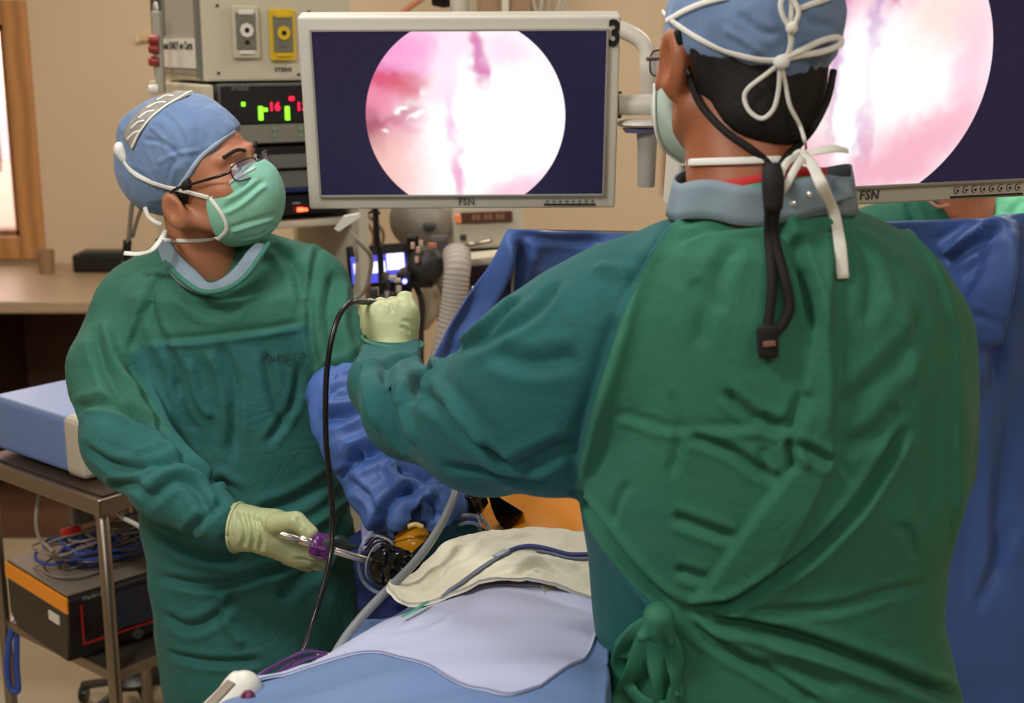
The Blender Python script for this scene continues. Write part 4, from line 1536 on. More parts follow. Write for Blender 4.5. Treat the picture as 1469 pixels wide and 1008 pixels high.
FL = [('v', .012, .010, [(181, 505), (215, 575), (252, 637), (301, 683), (352, 716)]),
      ('s', .0035, .005, [(206, 493), (315, 484), (441, 465)]),
      ('s', .004, .006, [(234, 384), (205, 440), (181, 505)]),
      ('s', .004, .006, [(455, 345), (443, 400), (441, 476), (452, 546)]),
      ('v', .006, .009, [(315, 486), (335, 540), (339, 581), (334, 665)]),
      ('r', .005, .008, [(298, 500), (318, 560), (322, 640)]),
      ('v', .009, .009, [(104, 588), (130, 578), (167, 581), (210, 600), (235, 622)]),
      ('v', .009, .009, [(120, 640), (160, 668), (195, 668), (240, 655)]),
      ('v', .010, .009, [(195, 690), (225, 668), (259, 660), (295, 680), (310, 700)]),
      ('r', .006, .008, [(186, 648), (230, 640), (262, 648)]),
      ('v', .009, .009, [(205, 725), (250, 690), (280, 700), (300, 740)]),
      ('v', .007, .008, [(150, 700), (190, 695), (215, 715)]),
      ('v', .008, .008, [(270, 765), (300, 735), (322, 715)]),
      ('v', .008, .010, [(135, 470), (150, 530), (185, 585), (225, 612)]),
      ('r', .006, .009, [(150, 455), (168, 520), (205, 570)]),
      ('v', .006, .009, [(212, 410), (218, 460), (250, 520), (262, 570)]),
      ('r', .006, .008, [(272, 510), (285, 570), (305, 600)]),
      ('v', .005, .008, [(250, 540), (265, 590), (280, 620)]),
      ('v', .009, .010, [(215, 760), (255, 785), (300, 800), (350, 800)]),
      ('v', .008, .009, [(223, 827), (308, 841), (385, 820), (440, 812)]),
      ('v', .008, .010, [(232, 880), (270, 900), (310, 885), (340, 850)]),
      ('r', .007, .010, [(320, 850), (325, 890), (350, 930)]),
      ('v', .007, .008, [(238, 935), (300, 950), (380, 948)]),
      ('v', .008, .012, [(360, 740), (420, 720), (470, 690), (500, 660)]),
      ('v', .007, .010, [(450, 820), (480, 780), (505, 720)]),
      ('r', .006, .009, [(440, 760), (480, 730), (510, 700)]),
      ('v', .008, .014, [(400, 860), (430, 830), (470, 810)]),
      ('v', .007, .010, [(395, 350), (425, 390), (440, 450)]),
      ('v', .007, .010, [(480, 390), (470, 450), (480, 520)]),
      ('r', .006, .010, [(495, 400), (492, 460), (505, 510)]),
      ('v', .008, .009, [(452, 556), (475, 528), (505, 520), (530, 500)]),
      ('v', .006, .009, [(380, 500), (390, 560), (410, 620)]),
      ('v', .005, .008, [(430, 520), (420, 580), (380, 640)]),
      ('v', .006, .010, [(260, 420), (300, 445), (350, 440)]),
      ]
chestpoly = [(183, 510), (206, 493), (315, 484), (441, 465), (452, 546), (520, 640), (560, 800), (560, 1500), (200, 1500), (150, 760), (60, 720), (60, 588), (104, 588), (167, 592), (235, 618), (252, 636)]
lo = Vector((P(70, 500, YL).x - 0.03, 1.84, 0.32))
hi = Vector((P(660, 500, YL).x, 2.52, 1.50))
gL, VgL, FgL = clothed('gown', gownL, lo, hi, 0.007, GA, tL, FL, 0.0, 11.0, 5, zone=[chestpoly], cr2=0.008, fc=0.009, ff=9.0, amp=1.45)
treeGL = bvh(VgL, FgL)

txt_p, txt_n = hit(treeGL, 407, 509, 0.006, 2.1)
text('chest_print', 'Surgeon', frame(txt_p, (1, 0.05, 0.12), (0, -1, 0.15)), 0.019, mat('print_dark', (30, 60, 58), 0.8), tL, depth=0.0005)
# scrub collar (v-neck) seen inside the gown neck
ribbon('scrub_collar', [P(232, 345, 2.245), P(246, 372, 2.205), P(270, 398, 2.175), P(296, 414, 2.160), P(320, 408, 2.155), P(345, 392, 2.16), P(366, 365, 2.18), P(374, 350, 2.2)], [.022, .032, .036, .024, .022, .030, .030, .02], COLLAR, tL,
       nrm=(0.0, -0.85, 0.5), th=0.003)
ribbon('gown_neck_binding', [P(226, 343, 2.26), P(236, 372, 2.21), P(258, 398, 2.165), P(290, 418, 2.14), P(325, 414, 2.135), P(352, 396, 2.14), P(374, 366, 2.165), P(386, 348, 2.19)], .009, mat('gown_binding', (46, 112, 92), 0.6), tL, nrm=(0, -0.8, 0.6), th=0.003)
# cap --------------------------------------------------------------
# hem plane from nape up to forehead, in head coordinates


def capL(p):
    q = HL.loc(p)
    d = ell(q, (0, -0.016, 0.042), (0.085, 0.108, 0.092))
    d = smin(d, ell(q, (0, -0.085, 0.035), (0.062, 0.050, 0.062)), 0.05)
    d = smin(d, ell(q, (0, -0.03, 0.10), (0.058, 0.066, 0.034)), 0.04)
    # keep what lies above the hem
    hem = -(q[2] - 0.006 - 0.56 * q[1] - 0.22 * q[0])
    hem = hem + 0.0
    d = smax(d, hem * 0.92, 0.006)
    return d


lo = HL.o - Vector((0.19, 0.17, 0.10))
hi = HL.o + Vector((0.16, 0.16, 0.19))
CF = [('v', .003, .005, [(232, 160), (255, 185), (270, 220)]), ('v', .003, .004, [(205, 200), (235, 205), (262, 230)]), ('r', .003, .004, [(225, 235), (250, 222), (290, 215)]),
      ('v', .0025, .004, [(240, 262), (246, 240), (258, 226)]), ('v', .003, .004, [(190, 240), (215, 260), (232, 280)]), ('r', .0025, .004, [(215, 180), (235, 200), (240, 225)])]
cpL, VcL, FcL = clothed('cap', capL, lo, hi, 0.005, CAPB, tL, CF, 0.008, 24.0, 21, cr2=0.006)
treeCL = bvh(VcL, FcL)
MESHG = mat('cap_mesh_grey', (150, 146, 138), 0.8, bump=0.6, bscale=200, bdist=0.001, var=0.2, vscale=60)
# pale mesh crown panel at the back with its piping
crown = [(182, 210), (192, 183), (214, 155), (244, 133), (270, 128), (252, 142), (232, 152), (215, 168), (202, 188), (190, 210)]


def crownpatch():
    q = [[(178, 208), (192, 210)], [(184, 186), (204, 190)], [(200, 166), (216, 170)], [(218, 148), (234, 154)], [(242, 133), (254, 143)], [(262, 128), (270, 131)]]
    L1 = on(treeCL, [a[0] for a in q], 0.002)[0]
    strap('crown_mesh', treeCL, [(184, 206), (191, 188), (206, 168), (226, 150), (248, 139), (268, 132)], 0.034, MESHG, cpL, off=0.0005, th=0.002)
    for k, (a, b) in enumerate((((184, 200), (202, 188)), ((190, 184), (208, 174)), ((200, 170), (222, 160)), ((212, 156), (238, 148)), ((226, 145), (250, 139)))):
        strap('gather', treeCL, [a, ((a[0] + b[0]) / 2, (a[1] + b[1]) / 2 - 3), b], 0.004, TIE, cpL, off=0.0022, th=0.0016)


crownpatch()
strap('piping', treeCL, [(190, 212), (200, 192), (215, 172), (235, 155), (255, 143), (275, 131)], 0.004, TIE, cpL, off=0.002, th=0.0018)
strap('hem_band', treeCL, [(256, 270), (270, 250), (287, 226), (315, 203), (336, 188)], 0.007, mat('band_light', (170, 188, 206), 0.8), cpL, off=0.0015)
a_ = on(treeCL, [(175, 214), (176, 216)], 0.004)[0][0]
V, F = sdf(lambda p: smin(ell(p, a_, (.010, .010, .013)), ell(p, a_ + Vector((0.006, 0, -0.012)), (.008, .008, .010)), 0.006), a_ - Vector((.03, .03, .04)), a_ + Vector((.03, .03, .03)), 0.003, 0)
mesh('knot', V, F, TIE, cpL)
# hair below the cap


def hairL(p):
    q = HL.loc(p)
    d = HL.cranium(p, 0.009)
    below = q[2] - 0.014 - 0.56 * q[1] - 0.22 * q[0]
    d = smax(d, below, 0.004)
    d = smax(d, q[1] - 0.028 + np.maximum(-q[2] - 0.0, 0) * 0.9, 0.006)      # sideburn line
    d = smax(d, -(q[2] + 0.055), 0.006)
    e = ell(q, (-0.092, -0.012, -0.036), (0.03, 0.022, 0.036))
    d = smax(d, -e, 0.004)
    return d


hL, VhL, FhL = clothed('hair', hairL, HL.o - Vector((.15, .15, .14)), HL.o + Vector((.15, .15, .14)), 0.004, HAIR, tL, [], 0.003, 60, 9, cr2=0, sub=0)
# eyes and brows
EYEW = mat('eye_white', (214, 200, 190), 0.2)
for sx in (-1, 1):
    c = HL.w(sx * 0.032, 0.086, 0.0)
    e = lathe('eye', [(0, -0.011), (0.008, -0.008), (0.0115, 0), (0.008, 0.008), (0, 0.011)], Matrix.Translation(c), EYEW, tL, seg=14, caps=False)
    c2 = HL.w(sx * 0.032 + 0.002, 0.0955, 0.001)
    lathe('iris', [(0, 0.003), (0.005, 0.0022), (0.0055, 0)], frame(c2, HL.l, HL.f) , BLACK, e, seg=12, caps=False)
    tube('eyebrow', [HL.w(sx * 0.014, 0.108, 0.021), HL.w(sx * 0.03, 0.104, 0.027), HL.w(sx * 0.050, 0.087, 0.023)], 0.0032, HAIR, tL, rb=0.002, nrm=[HL.f] * 3)
# glasses
g = thing('glasses', '', '')
for kk in ('label', 'category'):
    del g[kk]
g.parent = tL
g.matrix_parent_inverse = Matrix.Translation(-Vector(tL.location))
bpy.data.objects.remove(g)


def lensoutline(cx, cz, w, h, n=20):
    out = []
    for k in range(n):
        a = 2 * math.pi * k / n
        x = abs(math.cos(a)) ** 0.6 * math.copysign(1, math.cos(a)) * w
        z = abs(math.sin(a)) ** 0.6 * math.copysign(1, math.sin(a)) * h
        out.append((cx + x, cz + z))
    return out


def glasses(H, parent, yl=0.118, dz=-0.006):
    root = None
    V, F = [], []
    geo = []
    for sx in (-1, 1):
        o = lensoutline(sx * 0.034, dz, 0.025, 0.015)
        pts = [H.w(x, yl - 6.0 * abs(x) ** 2, z) for x, z in o] + [H.w(o[0][0], yl - 6.0 * o[0][0] ** 2, o[0][1])]
        geo.append(tubegeo(pts, 0.0012, seg=6, smooth=2))
    geo.append(tubegeo([H.w(-0.010, yl, dz + 0.004), H.w(0, yl + 0.002, dz + 0.006), H.w(0.010, yl, dz + 0.004)], 0.0016, seg=6))
    V, F = join_geo(geo)
    root = mesh('glasses', V, F, FRAMEM, parent)
    for sx in (-1, 1):
        o = lensoutline(sx * 0.034, dz, 0.0245, 0.0146)
        V = [H.w(x, yl - 6.0 * abs(x) ** 2, z) for x, z in o]
        V += [v - H.f * 0.0015 for v in V]
        n = len(o)
        F = [tuple(range(n)), tuple(reversed(range(n, 2 * n)))] + [(k, k + n, (k + 1) % n + n, (k + 1) % n) for k in range(n)]
        mesh('lens', V, F, LENS, root, smooth=False)
        ye = yl - 6.0 * 0.059 ** 2
        tube('temple', [H.w(sx * 0.058, ye, dz + 0.005), H.w(sx * 0.071, ye - 0.015, dz + 0.005), H.w(sx * 0.078, 0.04, dz + 0.006), H.w(sx * 0.0835, 0.0, dz + 0.006), H.w(sx * 0.082, -0.03, dz - 0.010)], [0.0022, 0.0026, 0.0022, 0.002, 0.002], FRAMEM, root, rb=[.0018] * 5, nrm=[H.l] * 5)
    return root


glasses(HL, tL)


# mask: shell around lower face
def maskshape(H):
    def fn(p):
        q = H.loc(p)
        d = ell(q, (0, 0.046, -0.054), (0.072, 0.082, 0.074))
        d = smin(d, ell(q, (0, 0.104, -0.034), (0.026, 0.026, 0.034)), 0.03)
        d = smax(d, -(q[1] - 0.034 - 0.25 * (q[2] + 0.05)), 0.004)
        d = smax(d, q[2] + 0.002 - 0.10 * (q[1] - 0.10) - 0.4 * np.maximum(np.abs(q[0]) - 0.02, 0) * -1.0, 0.004)
        d = smax(d, -(q[2] + 0.132), 0.01)
        return d * H.k
    return fn


MF = [('s', .004, .004, [(318, 305), (345, 290), (372, 268), (386, 262)]), ('s', .003, .004, [(330, 330), (360, 320), (395, 310)]), ('s', .003, .004, [(320, 285), (345, 272), (368, 255)]),
      ('v', .003, .004, [(345, 342), (375, 335), (392, 320)])]
mkL, VmL, FmL = clothed('mask', maskshape(HL), HL.o - Vector((.12, .20, .20)), HL.o + Vector((.20, .16, .10)), 0.004, MASKG, tL, MF, 0.002, 30, 14, cr2=0.002)
treeML = bvh(VmL, FmL)
strap('mask_edge', treeML, [(301, 284), (312, 298), (322, 314), (325, 330), (312, 344)], 0.007, TIE, mkL, off=0.001)
strap('mask_edge', treeML, [(301, 284), (322, 268), (345, 252), (366, 240)], 0.006, mat('mask_binding', (196, 218, 204), 0.8), mkL, off=0.001)
# ties
Vt = np.concatenate([VbL, VcL, VmL, VhL])
Ft = np.concatenate([FbL, FcL + len(VbL), FmL + len(VbL) + len(VcL), FhL + len(VbL) + len(VcL) + len(VmL)])
treeHL = bvh(Vt, Ft)
strap('mask_tie', treeHL, [(177, 229), (190, 246), (210, 258), (240, 268), (270, 275), (300, 283)], 0.008, TIE, mkL, off=0.002)
strap('mask_tie', treeHL, [(236, 344), (262, 345), (290, 344), (312, 340)], 0.007, TIE, mkL, off=0.002)
ribbon('mask_tie', [P(238, 330, 2.20), P(230, 344, 2.17), P(218, 358, 2.15), P(200, 364, 2.17), P(178, 363, 2.18)], .008, TIE, mkL, nrm=(0.2, -0.8, 0.5))
tube('mask_tie', [P(208, 298, 2.22), P(213, 310, 2.21), P(222, 318, 2.20), P(232, 322, 2.2)], 0.004, TIE, mkL, rb=0.003, nrm=[(0, -1, 0)] * 4)

# gloved right hand holding the instrument -------------------------
YH = 1.93
palm = [(P(340, 756, 1.945), P(392, 762, YH), .038, .031, 1.0), (P(392, 765, YH), P(425, 782, YH), .036, .030, 1.35), (P(400, 770, YH), P(432, 798, YH), .028, .018, 1.2)]
thumb = finger([P(396, 750, 1.90), P(425, 747, 1.885), P(446, 764, 1.875)], .0165, .0115)
idx = finger([P(424, 768, 1.925), P(452, 778, 1.915), P(466, 789, 1.93), P(458, 797, 1.955)], .0135, .0095)
mid = finger([P(424, 782, 1.935), P(452, 791, 1.92), P(466, 801, 1.94), P(456, 806, 1.965)], .0135, .0095)
rin = finger([P(420, 793, 1.945), P(447, 800, 1.93), P(460, 808, 1.95), P(450, 812, 1.97)], .0125, .009)
lit = finger([P(412, 800, 1.955), P(436, 808, 1.945), P(448, 813, 1.96), P(440, 815, 1.98)], .0115, .008)
fnH = handfn(palm, [thumb, idx, mid, rin, lit])
lo, hi = P(325, 830, 1.85), P(490, 715, 2.0)
gvL, VvL, FvL = clothed('glove', fnH, Vector((lo.x - .01, 1.82, lo.z - .03)), Vector((hi.x + .01, 2.04, hi.z + .03)), 0.004, GLOVE, tL,
                        [('v', .006, .004, [(345, 732), (352, 757), (350, 785)]), ('v', .006, .004, [(358, 735), (364, 757), (363, 788)]), ('v', .006, .004, [(368, 740), (375, 762), (374, 790)]), ('r', .003, .003, [(338, 730), (336, 757), (342, 782)]),
                         ('v', .002, .003, [(426, 742), (430, 750), (432, 760)]), ('v', .003, .004, [(405, 764), (425, 770), (440, 776)]), ('v', .002, .003, [(420, 800), (440, 803), (455, 806)])], 0.0012, 50, 4, cr2=0.001)
ring = []
c = P(341, 756, 1.945)
ax = (P(395, 762, YH) - P(341, 756, 1.945)).normalized()
s1 = ax.cross(Vector((0, 0, 1))).normalized()
s2 = s1.cross(ax)
pts = [c + s1 * 0.038 * math.cos(a) + s2 * 0.038 * math.sin(a) for a in [2 * math.pi * k / 24 for k in range(25)]]
tube('cuff_roll', pts, 0.0028, GLOVE, gvL, smooth=1)
# left hand glove hidden behind the blue sleeve; small simple closed hand
palm = [(P(595, 655, 2.10), P(615, 685, 2.06), .028, .028, 1.0)]
fs = [finger([P(610 + 4 * k, 690 - 3 * k, 2.05 + .012 * k), P(622 + 4 * k, 708 - 3 * k, 2.03 + .012 * k), P(612 + 4 * k, 722 - 3 * k, 2.03 + .012 * k)], .011, .009) for k in range(4)]
fs.append(finger([P(600, 675, 2.04), P(606, 700, 2.02), P(614, 712, 2.01)], .013, .010))
fnH2 = handfn(palm, fs)
V, F = sdf(fnH2, Vector((P(570, 700, 2.1).x, 1.96, P(600, 745, 2.05).z)), Vector((P(660, 700, 2.1).x, 2.16, P(600, 625, 2.1).z)), 0.005, 0)
mesh('glove', V, F, GLOVE, tL)

# ================================================================= right surgeon
YR = 1.52
tR = thing('person', 'person seen from behind in a green gown and tied blue cap, left fist raised', 'person', (P(1110, 600, YR).x, YR, 0))
HR = Head(P(1062, 84, 1.56), (-0.40, 0.91, 0.0), math.radians(0), 1.04, (0.004, -0.004, 1.18))
neckR = [P(1062, 150, 1.55), P(1072, 330, 1.50)]
rowsR = loftrows([(298, 1000, 1190, .092, 1.52), (310, 975, 1222, .104, 1.52), (325, 940, 1250, .11, 1.52), (350, 905, 1285, .125, 1.52), (385, 885, 1318, .135, 1.52), (425, 875, 1345, .145, 1.52), (500, 855, 1372, .152, 1.52),
                  (600, 840, 1385, .155, 1.52), (680, 828, 1382, .152, 1.52), (740, 834, 1364, .145, 1.52), (790, 842, 1353, .138, 1.52), (870, 848, 1350, .135, 1.52), (950, 858, 1366, .142, 1.52), (1040, 872, 1385, .15, 1.52),
                  (1300, 870, 1400, .16, 1.52), (1750, 860, 1410, .165, 1.52)], YR)
slv = [(P(912, 515, 1.52), .136), (P(800, 562, 1.555), .126), (P(706, 606, 1.60), .090), (P(598, 590, 1.70), .066), (P(556, 550, 1.80), .050), (P(563, 500, 1.90), .043)]


CUFZ = P(563, 489, 1.90).z
CUFX = P(618, 489, 1.80).x


def gownR(p):
    d = loft(p, rowsR)
    d = smin(d, rc(p, P(1090, 342, 1.52), P(1262, 425, 1.53), .06, .080), 0.05)
    d = smin(d, rc(p, P(1322, 480, 1.55), P(1338, 640, 1.60), .055, .055), 0.05)
    e = None
    for (a, r1), (b, r2) in zip(slv[:-1], slv[1:]):
        g = rc(p, a, b, r1, r2, 1.25)
        e = g if e is None else smin(e, g, 0.03)
    e = smin(e, rc(p, P(985, 360, 1.53), P(820, 442, 1.55), .040, .042), 0.04)
    e = smax(e, p[2] - CUFZ - 4.0 * np.maximum(p[0] - CUFX, 0), 0.004)
    d = smin(d, e, 0.012)
    d = smax(d, -rc(p, P(1076, 150, 1.54), P(1080, 212, 1.53), 0.080, 0.072), 0.01)
    d = smin(d, rc(p, P(1345, 670, 1.64), P(1270, 760, 1.84), .05, .045), 0.03)
    return d


def bodyR(p):
    d = HR.sd(p)
    d = smin(d, rc(p, neckR[0], neckR[1], 0.064, 0.072), 0.02)
    d = smin(d, loft(p, [(z, cx, cy, rx * 0.80, ry * 0.72) for z, cx, cy, rx, ry in rowsR[3:]], 2.2), 0.03)
    for (a, r1), (b, r2) in zip(slv[1:-1], slv[2:]):
        d = smin(d, rc(p, a, b, min(r1 * .55, .055), min(r2 * .6, .05)), 0.02)
    d = smin(d, rc(p, P(1320, 450, 1.52), P(1335, 640, 1.62), .05, .045), 0.03)
    d = smin(d, rc(p, P(1335, 660, 1.64), P(1250, 760, 1.85), .040, .03), 0.03)
    core = smax(d, gownR(p) + 0.026, 0.01)
    headn = smin(HR.sd(p), rc(p, neckR[0], neckR[1], 0.064, 0.068), 0.02)
    d = smin(core, headn, 0.008)
    for sx in (-0.12, 0.12):
        hx = P(1120, 900, YR).x
        d = smin(d, rc(p, (hx + sx, YR, 0.75), (hx + sx, YR, 0.10), 0.085, 0.045), 0.03)
        d = smin(d, rc(p, (hx + sx, YR - 0.04, 0.05), (hx + sx, YR + 0.13, 0.035), 0.04, 0.03), 0.03)
    return d


lo = Vector((P(490, 500, 1.8).x, 1.30, 0.0))
hi = Vector((P(1425, 500, 1.6).x + 0.05, 2.0, 1.98))
boR, VbR, FbR = person_mesh('body', bodyR, lo, hi, 0.0065, SKINR, tR)


FR = [('v', .014, .0075, [(964, 874), (1037, 870), (1096, 842), (1155, 801), (1201, 756), (1237, 715), (1278, 651), (1301, 610)]),
      ('v', .011, .0065, [(1100, 318), (1128, 335), (1150, 388), (1168, 472)]),
      ('v', .012, .005, [(1150, 385), (1162, 425), (1169, 476)]),
      ('v', .006, .008, [(1160, 560), (1130, 618)]),
      ('v', .012, .005, [(1132, 630), (1136, 650), (1138, 672)]),
      ('v', .009, .006, [(1140, 634), (1168, 648), (1194, 664)]),
      ('r', .005, .008, [(1178, 330), (1186, 400), (1182, 480), (1186, 560), (1180, 630)]),
      ('v', .009, .006, [(1037, 560), (1073, 592), (1100, 610), (1132, 619)]),
      ('v', .006, .005, [(1090, 592), (1112, 604), (1134, 605)]),
      ('v', .008, .006, [(982, 624), (1019, 635), (1055, 651), (1091, 676), (1119, 692)]),
      ('v', .007, .007, [(964, 740), (1000, 754), (1055, 774)]),
      ('v', .006, .007, [(968, 817), (991, 824), (1014, 831)]),
      ('v', .016, .0085, [(824, 700), (864, 760), (900, 810), (937, 851), (966, 876)]),
      ('v', .015, .008, [(970, 879), (1073, 901), (1164, 924), (1255, 956), (1324, 983), (1392, 1006)]),
      ('r', .006, .010, [(1100, 925), (1200, 952), (1290, 985)]),
      ('v', .010, .0065, [(976, 886), (1028, 924), (1082, 956), (1146, 993), (1180, 1016)]),
      ('v', .006, .008, [(1082, 947), (1146, 970), (1210, 990)]),
      ('v', .004, .007, [(1040, 876), (1110, 880), (1200, 872), (1270, 850), (1330, 838)]),
      ('v', .005, .010, [(1210, 640), (1260, 620), (1290, 580)]),
      ('s', .005, .005, [(1240, 290), (1290, 318), (1345, 380), (1372, 470), (1378, 600), (1372, 720), (1362, 809)]),
      ('S', .007, .008, [(985, 300), (940, 360), (900, 440), (865, 540), (840, 620), (824, 700)]),
      ('v', .006, .008, [(972, 345), (1010, 330), (1060, 322), (1100, 318)]),
      ('v', .0045, .010, [(995, 400), (1010, 440), (1005, 500)]),
      ('v', .0045, .010, [(1055, 350), (1030, 400), (1030, 450)]),
      ('v', .003, .006, [(960, 560), (975, 620), (960, 690)]),
      ('s', .0025, .005, [(880, 602), (900, 600), (960, 618), (1055, 617), (1100, 612)]),
      ('v', .004, .006, [(905, 690), (885, 720), (880, 750)]),
      ('v', .003, .006, [(1095, 640), (1098, 680)]),
      ('v', .004, .010, [(1230, 330), (1250, 400), (1240, 470)]),
      ('v', .005, .012, [(1330, 440), (1300, 500), (1240, 560), (1205, 590)]),
      ('r', .004, .012, [(1260, 420), (1300, 470), (1310, 560)]),
      ('v', .004, .012, [(1340, 560), (1338, 660), (1325, 760)]),
      ('v', .0035, .006, [(1290, 750), (1305, 770), (1312, 800)]),
      ('v', .005, .006, [(1225, 345), (1200, 335), (1130, 330)]),
      # sleeve
      ('v', .014, .010, [(556, 515), (550, 560), (567, 621), (592, 655)]),
      ('v', .010, .009, [(600, 505), (575, 510), (552, 522)]),
      ('r', .008, .008, [(532, 510), (528, 560), (545, 620)]),
      ('r', .008, .010, [(590, 530), (580, 580), (600, 640)]),
      ('v', .012, .011, [(636, 515), (600, 545), (592, 580)]),
      ('v', .009, .010, [(600, 560), (638, 587), (668, 629), (714, 659), (740, 676)]),
      ('r', .007, .012, [(620, 560), (665, 600), (700, 640)]),
      ('v', .010, .012, [(738, 676), (781, 655), (822, 636)]),
      ('v', .007, .012, [(700, 500), (760, 520), (830, 510)]),
      ('v', .006, .008, [(630, 668), (690, 676), (740, 690), (800, 690)]),
      ('v', .007, .010, [(800, 400), (770, 440), (720, 470), (660, 500)]),
      ('s', .006, .005, [(745, 420), (700, 462), (645, 505)]),
      ('r', .006, .010, [(850, 380), (900, 400), (880, 470)]),
      ]
FLAP = [(1118, 312), (1150, 385), (1169, 472), (1152, 560), (1137, 619), (1137, 669), (1091, 728), (1046, 792), (1014, 842), (985, 866), (1050, 856), (1110, 815), (1137, 779), (1164, 728), (1194, 665), (1197, 560), (1194, 480), (1192, 400), (1200, 340), (1185, 305), (1140, 300)]
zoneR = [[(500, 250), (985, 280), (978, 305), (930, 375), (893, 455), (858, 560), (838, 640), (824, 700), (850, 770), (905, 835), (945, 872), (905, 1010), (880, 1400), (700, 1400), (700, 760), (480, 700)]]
lo = Vector((P(490, 500, 1.8).x, 1.30, 0.32))
hi = Vector((P(1440, 500, 1.6).x + 0.03, 2.0, 1.70))
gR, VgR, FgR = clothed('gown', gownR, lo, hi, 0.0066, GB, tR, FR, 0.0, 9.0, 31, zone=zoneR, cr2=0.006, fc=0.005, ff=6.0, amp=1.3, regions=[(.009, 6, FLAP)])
treeGR = bvh(VgR, FgR)
# sleeve cuff rim
# collar ring of grey-blue knit round the neck
CL = [(1002, 262), (985, 272), (975, 282), (1000, 288), (1060, 288), (1110, 292), (1150, 292), (1200, 282), (1226, 270)]


def collarR():
    zc0, zc1 = P(1095, 318, 1.42).z, P(1095, 262, 1.42).z
    c = Vector((P(1094, 280, 1.525).x, 1.525, P(1085, 280, 1.525).z))
    G = []
    for i in range(49):
        a = math.pi * 2 * i / 48
        col_ = []
        for j in range(5):
            t_ = j / 4
            r = 0.109 - 0.008 * t_ + 0.002 * math.sin(a * 9)
            ry = r * 0.98
            z = zc0 + (zc1 - zc0) * t_ + 0.006 * math.cos(a) * (1) + 0.004 * math.sin(a * 5 + 1)
            col_.append((c.x + r * math.cos(a), c.y + ry * math.sin(a), z))
        G.append(col_)
    V, F = gridmesh(np.array(G))
    N = normals(V, F)
    W_, F2 = solid(V, F, 49, 5, 0.003, N)
    return mesh('gown_collar', W_, F2, COLLAR, tR)


co = collarR()
treeCo = bvh(*(lambda m: (np.array([tuple(v.co) for v in m.vertices]), np.array([tuple(p.vertices) for p in m.polygons])))(co.data))
for px, py in ((1137, 292), (1160, 279)):
    l, n = hit(treeCo, px, py, 0.001, 1.42)
    lathe('snap', [(0.0, 0.003), (0.003, 0.002), (0.004, 0)], frame(l, n.orthogonal(), n), mat('snap', (220, 220, 220), 0.2, metal=0.6), co, caps=False, seg=10)
# right end tab standing off the shoulder
ribbon('collar_tab', [P(1186, 278, 1.45), P(1204, 272, 1.44), P(1220, 268, 1.44)], [.024, .026, .024], COLLAR, tR, nrm=(0.2, -0.9, 0.3), th=0.002)
# red undershirt and green scrub seen above the collar
cn = P(1084, 262, 1.51)


def ringband(name, r0, r1, z0, z1, tilt, m, yq=0.86):
    G = []
    for i in range(49):
        a = math.pi * 2 * i / 48
        G.append([(cn.x + (r0 + (r1 - r0) * t) * math.cos(a), cn.y + yq * (r0 + (r1 - r0) * t) * math.sin(a), cn.z + z0 + (z1 - z0) * t + 0.012 * math.cos(a) + tilt * -math.sin(a) * 1.0 * (0.4 + 0.6 * t)) for t in (0, .33, .66, 1)])
    V, F = gridmesh(np.array(G))
    W_, F2 = solid(V, F, 49, 4, 0.002, normals(V, F))
    return mesh(name, W_, F2, m, tR)


ringband('scrub_neck', 0.089, 0.082, -0.050, -0.004, 0.012, mat('scrub_teal', (66, 158, 128), 0.7, bump=0.3, bscale=120))
ringband('undershirt_neck', 0.083, 0.078, -0.012, 0.003, 0.014, mat('red_cotton', (188, 34, 36), 0.75, bump=0.3, bscale=200))


# cap, hair
def capR(p):
    q = HR.loc(p)
    d = ell(q, (0, -0.014, 0.040), (0.0835, 0.106, 0.094))
    d = smin(d, ell(q, (0, -0.075, 0.045), (0.058, 0.045, 0.06)), 0.04)
    hem = -(q[2] + 0.001 - 0.18 * q[1] + 0.010 * np.cos(q[0] * 60) - 0.10 * q[0])
    return smax(d, hem * 0.95, 0.006) * HR.k


CFR = [('v', .003, .005, [(1030, 70), (1070, 90), (1110, 98)]), ('v', .003, .005, [(1150, 60), (1165, 90), (1160, 108)]), ('v', .003, .005, [(1060, 20), (1090, 45), (1120, 50)]), ('r', .003, .004, [(1040, 40), (1075, 60), (1100, 80)]),
       ('v', .003, .005, [(1140, 10), (1160, 30), (1200, 40)])]
cpR, VcR, FcR = clothed('cap', capR, HR.o - Vector((.14, .16, .08)), HR.o + Vector((.15, .16, .18)), 0.004, CAPB, tR, CFR, 0.007, 22, 41, cr2=0.006)


def hairR(p):
    q = HR.loc(p)
    d = HR.cranium(p, 0.010)
    d = smin(d, ell(q, (0, -0.065, -0.045), (0.060, 0.042, 0.055)), 0.03)
    d = smax(d, q[2] - 0.02 - 0.1 * q[1], 0.004)
    d = smax(d, q[1] - 0.015 + np.maximum(-q[2] - 0.02, 0) * 1.5, 0.008)
    d = smax(d, -(q[2] + 0.108 + 0.12 * np.abs(q[0])), 0.010)
    e = ell(q, (-0.094, -0.006, -0.016), (0.034, 0.024, 0.045))
    e2 = ell(q, (0.094, -0.006, -0.016), (0.034, 0.024, 0.045))
    return smax(smax(d, -e, 0.004), -e2, 0.004) * HR.k


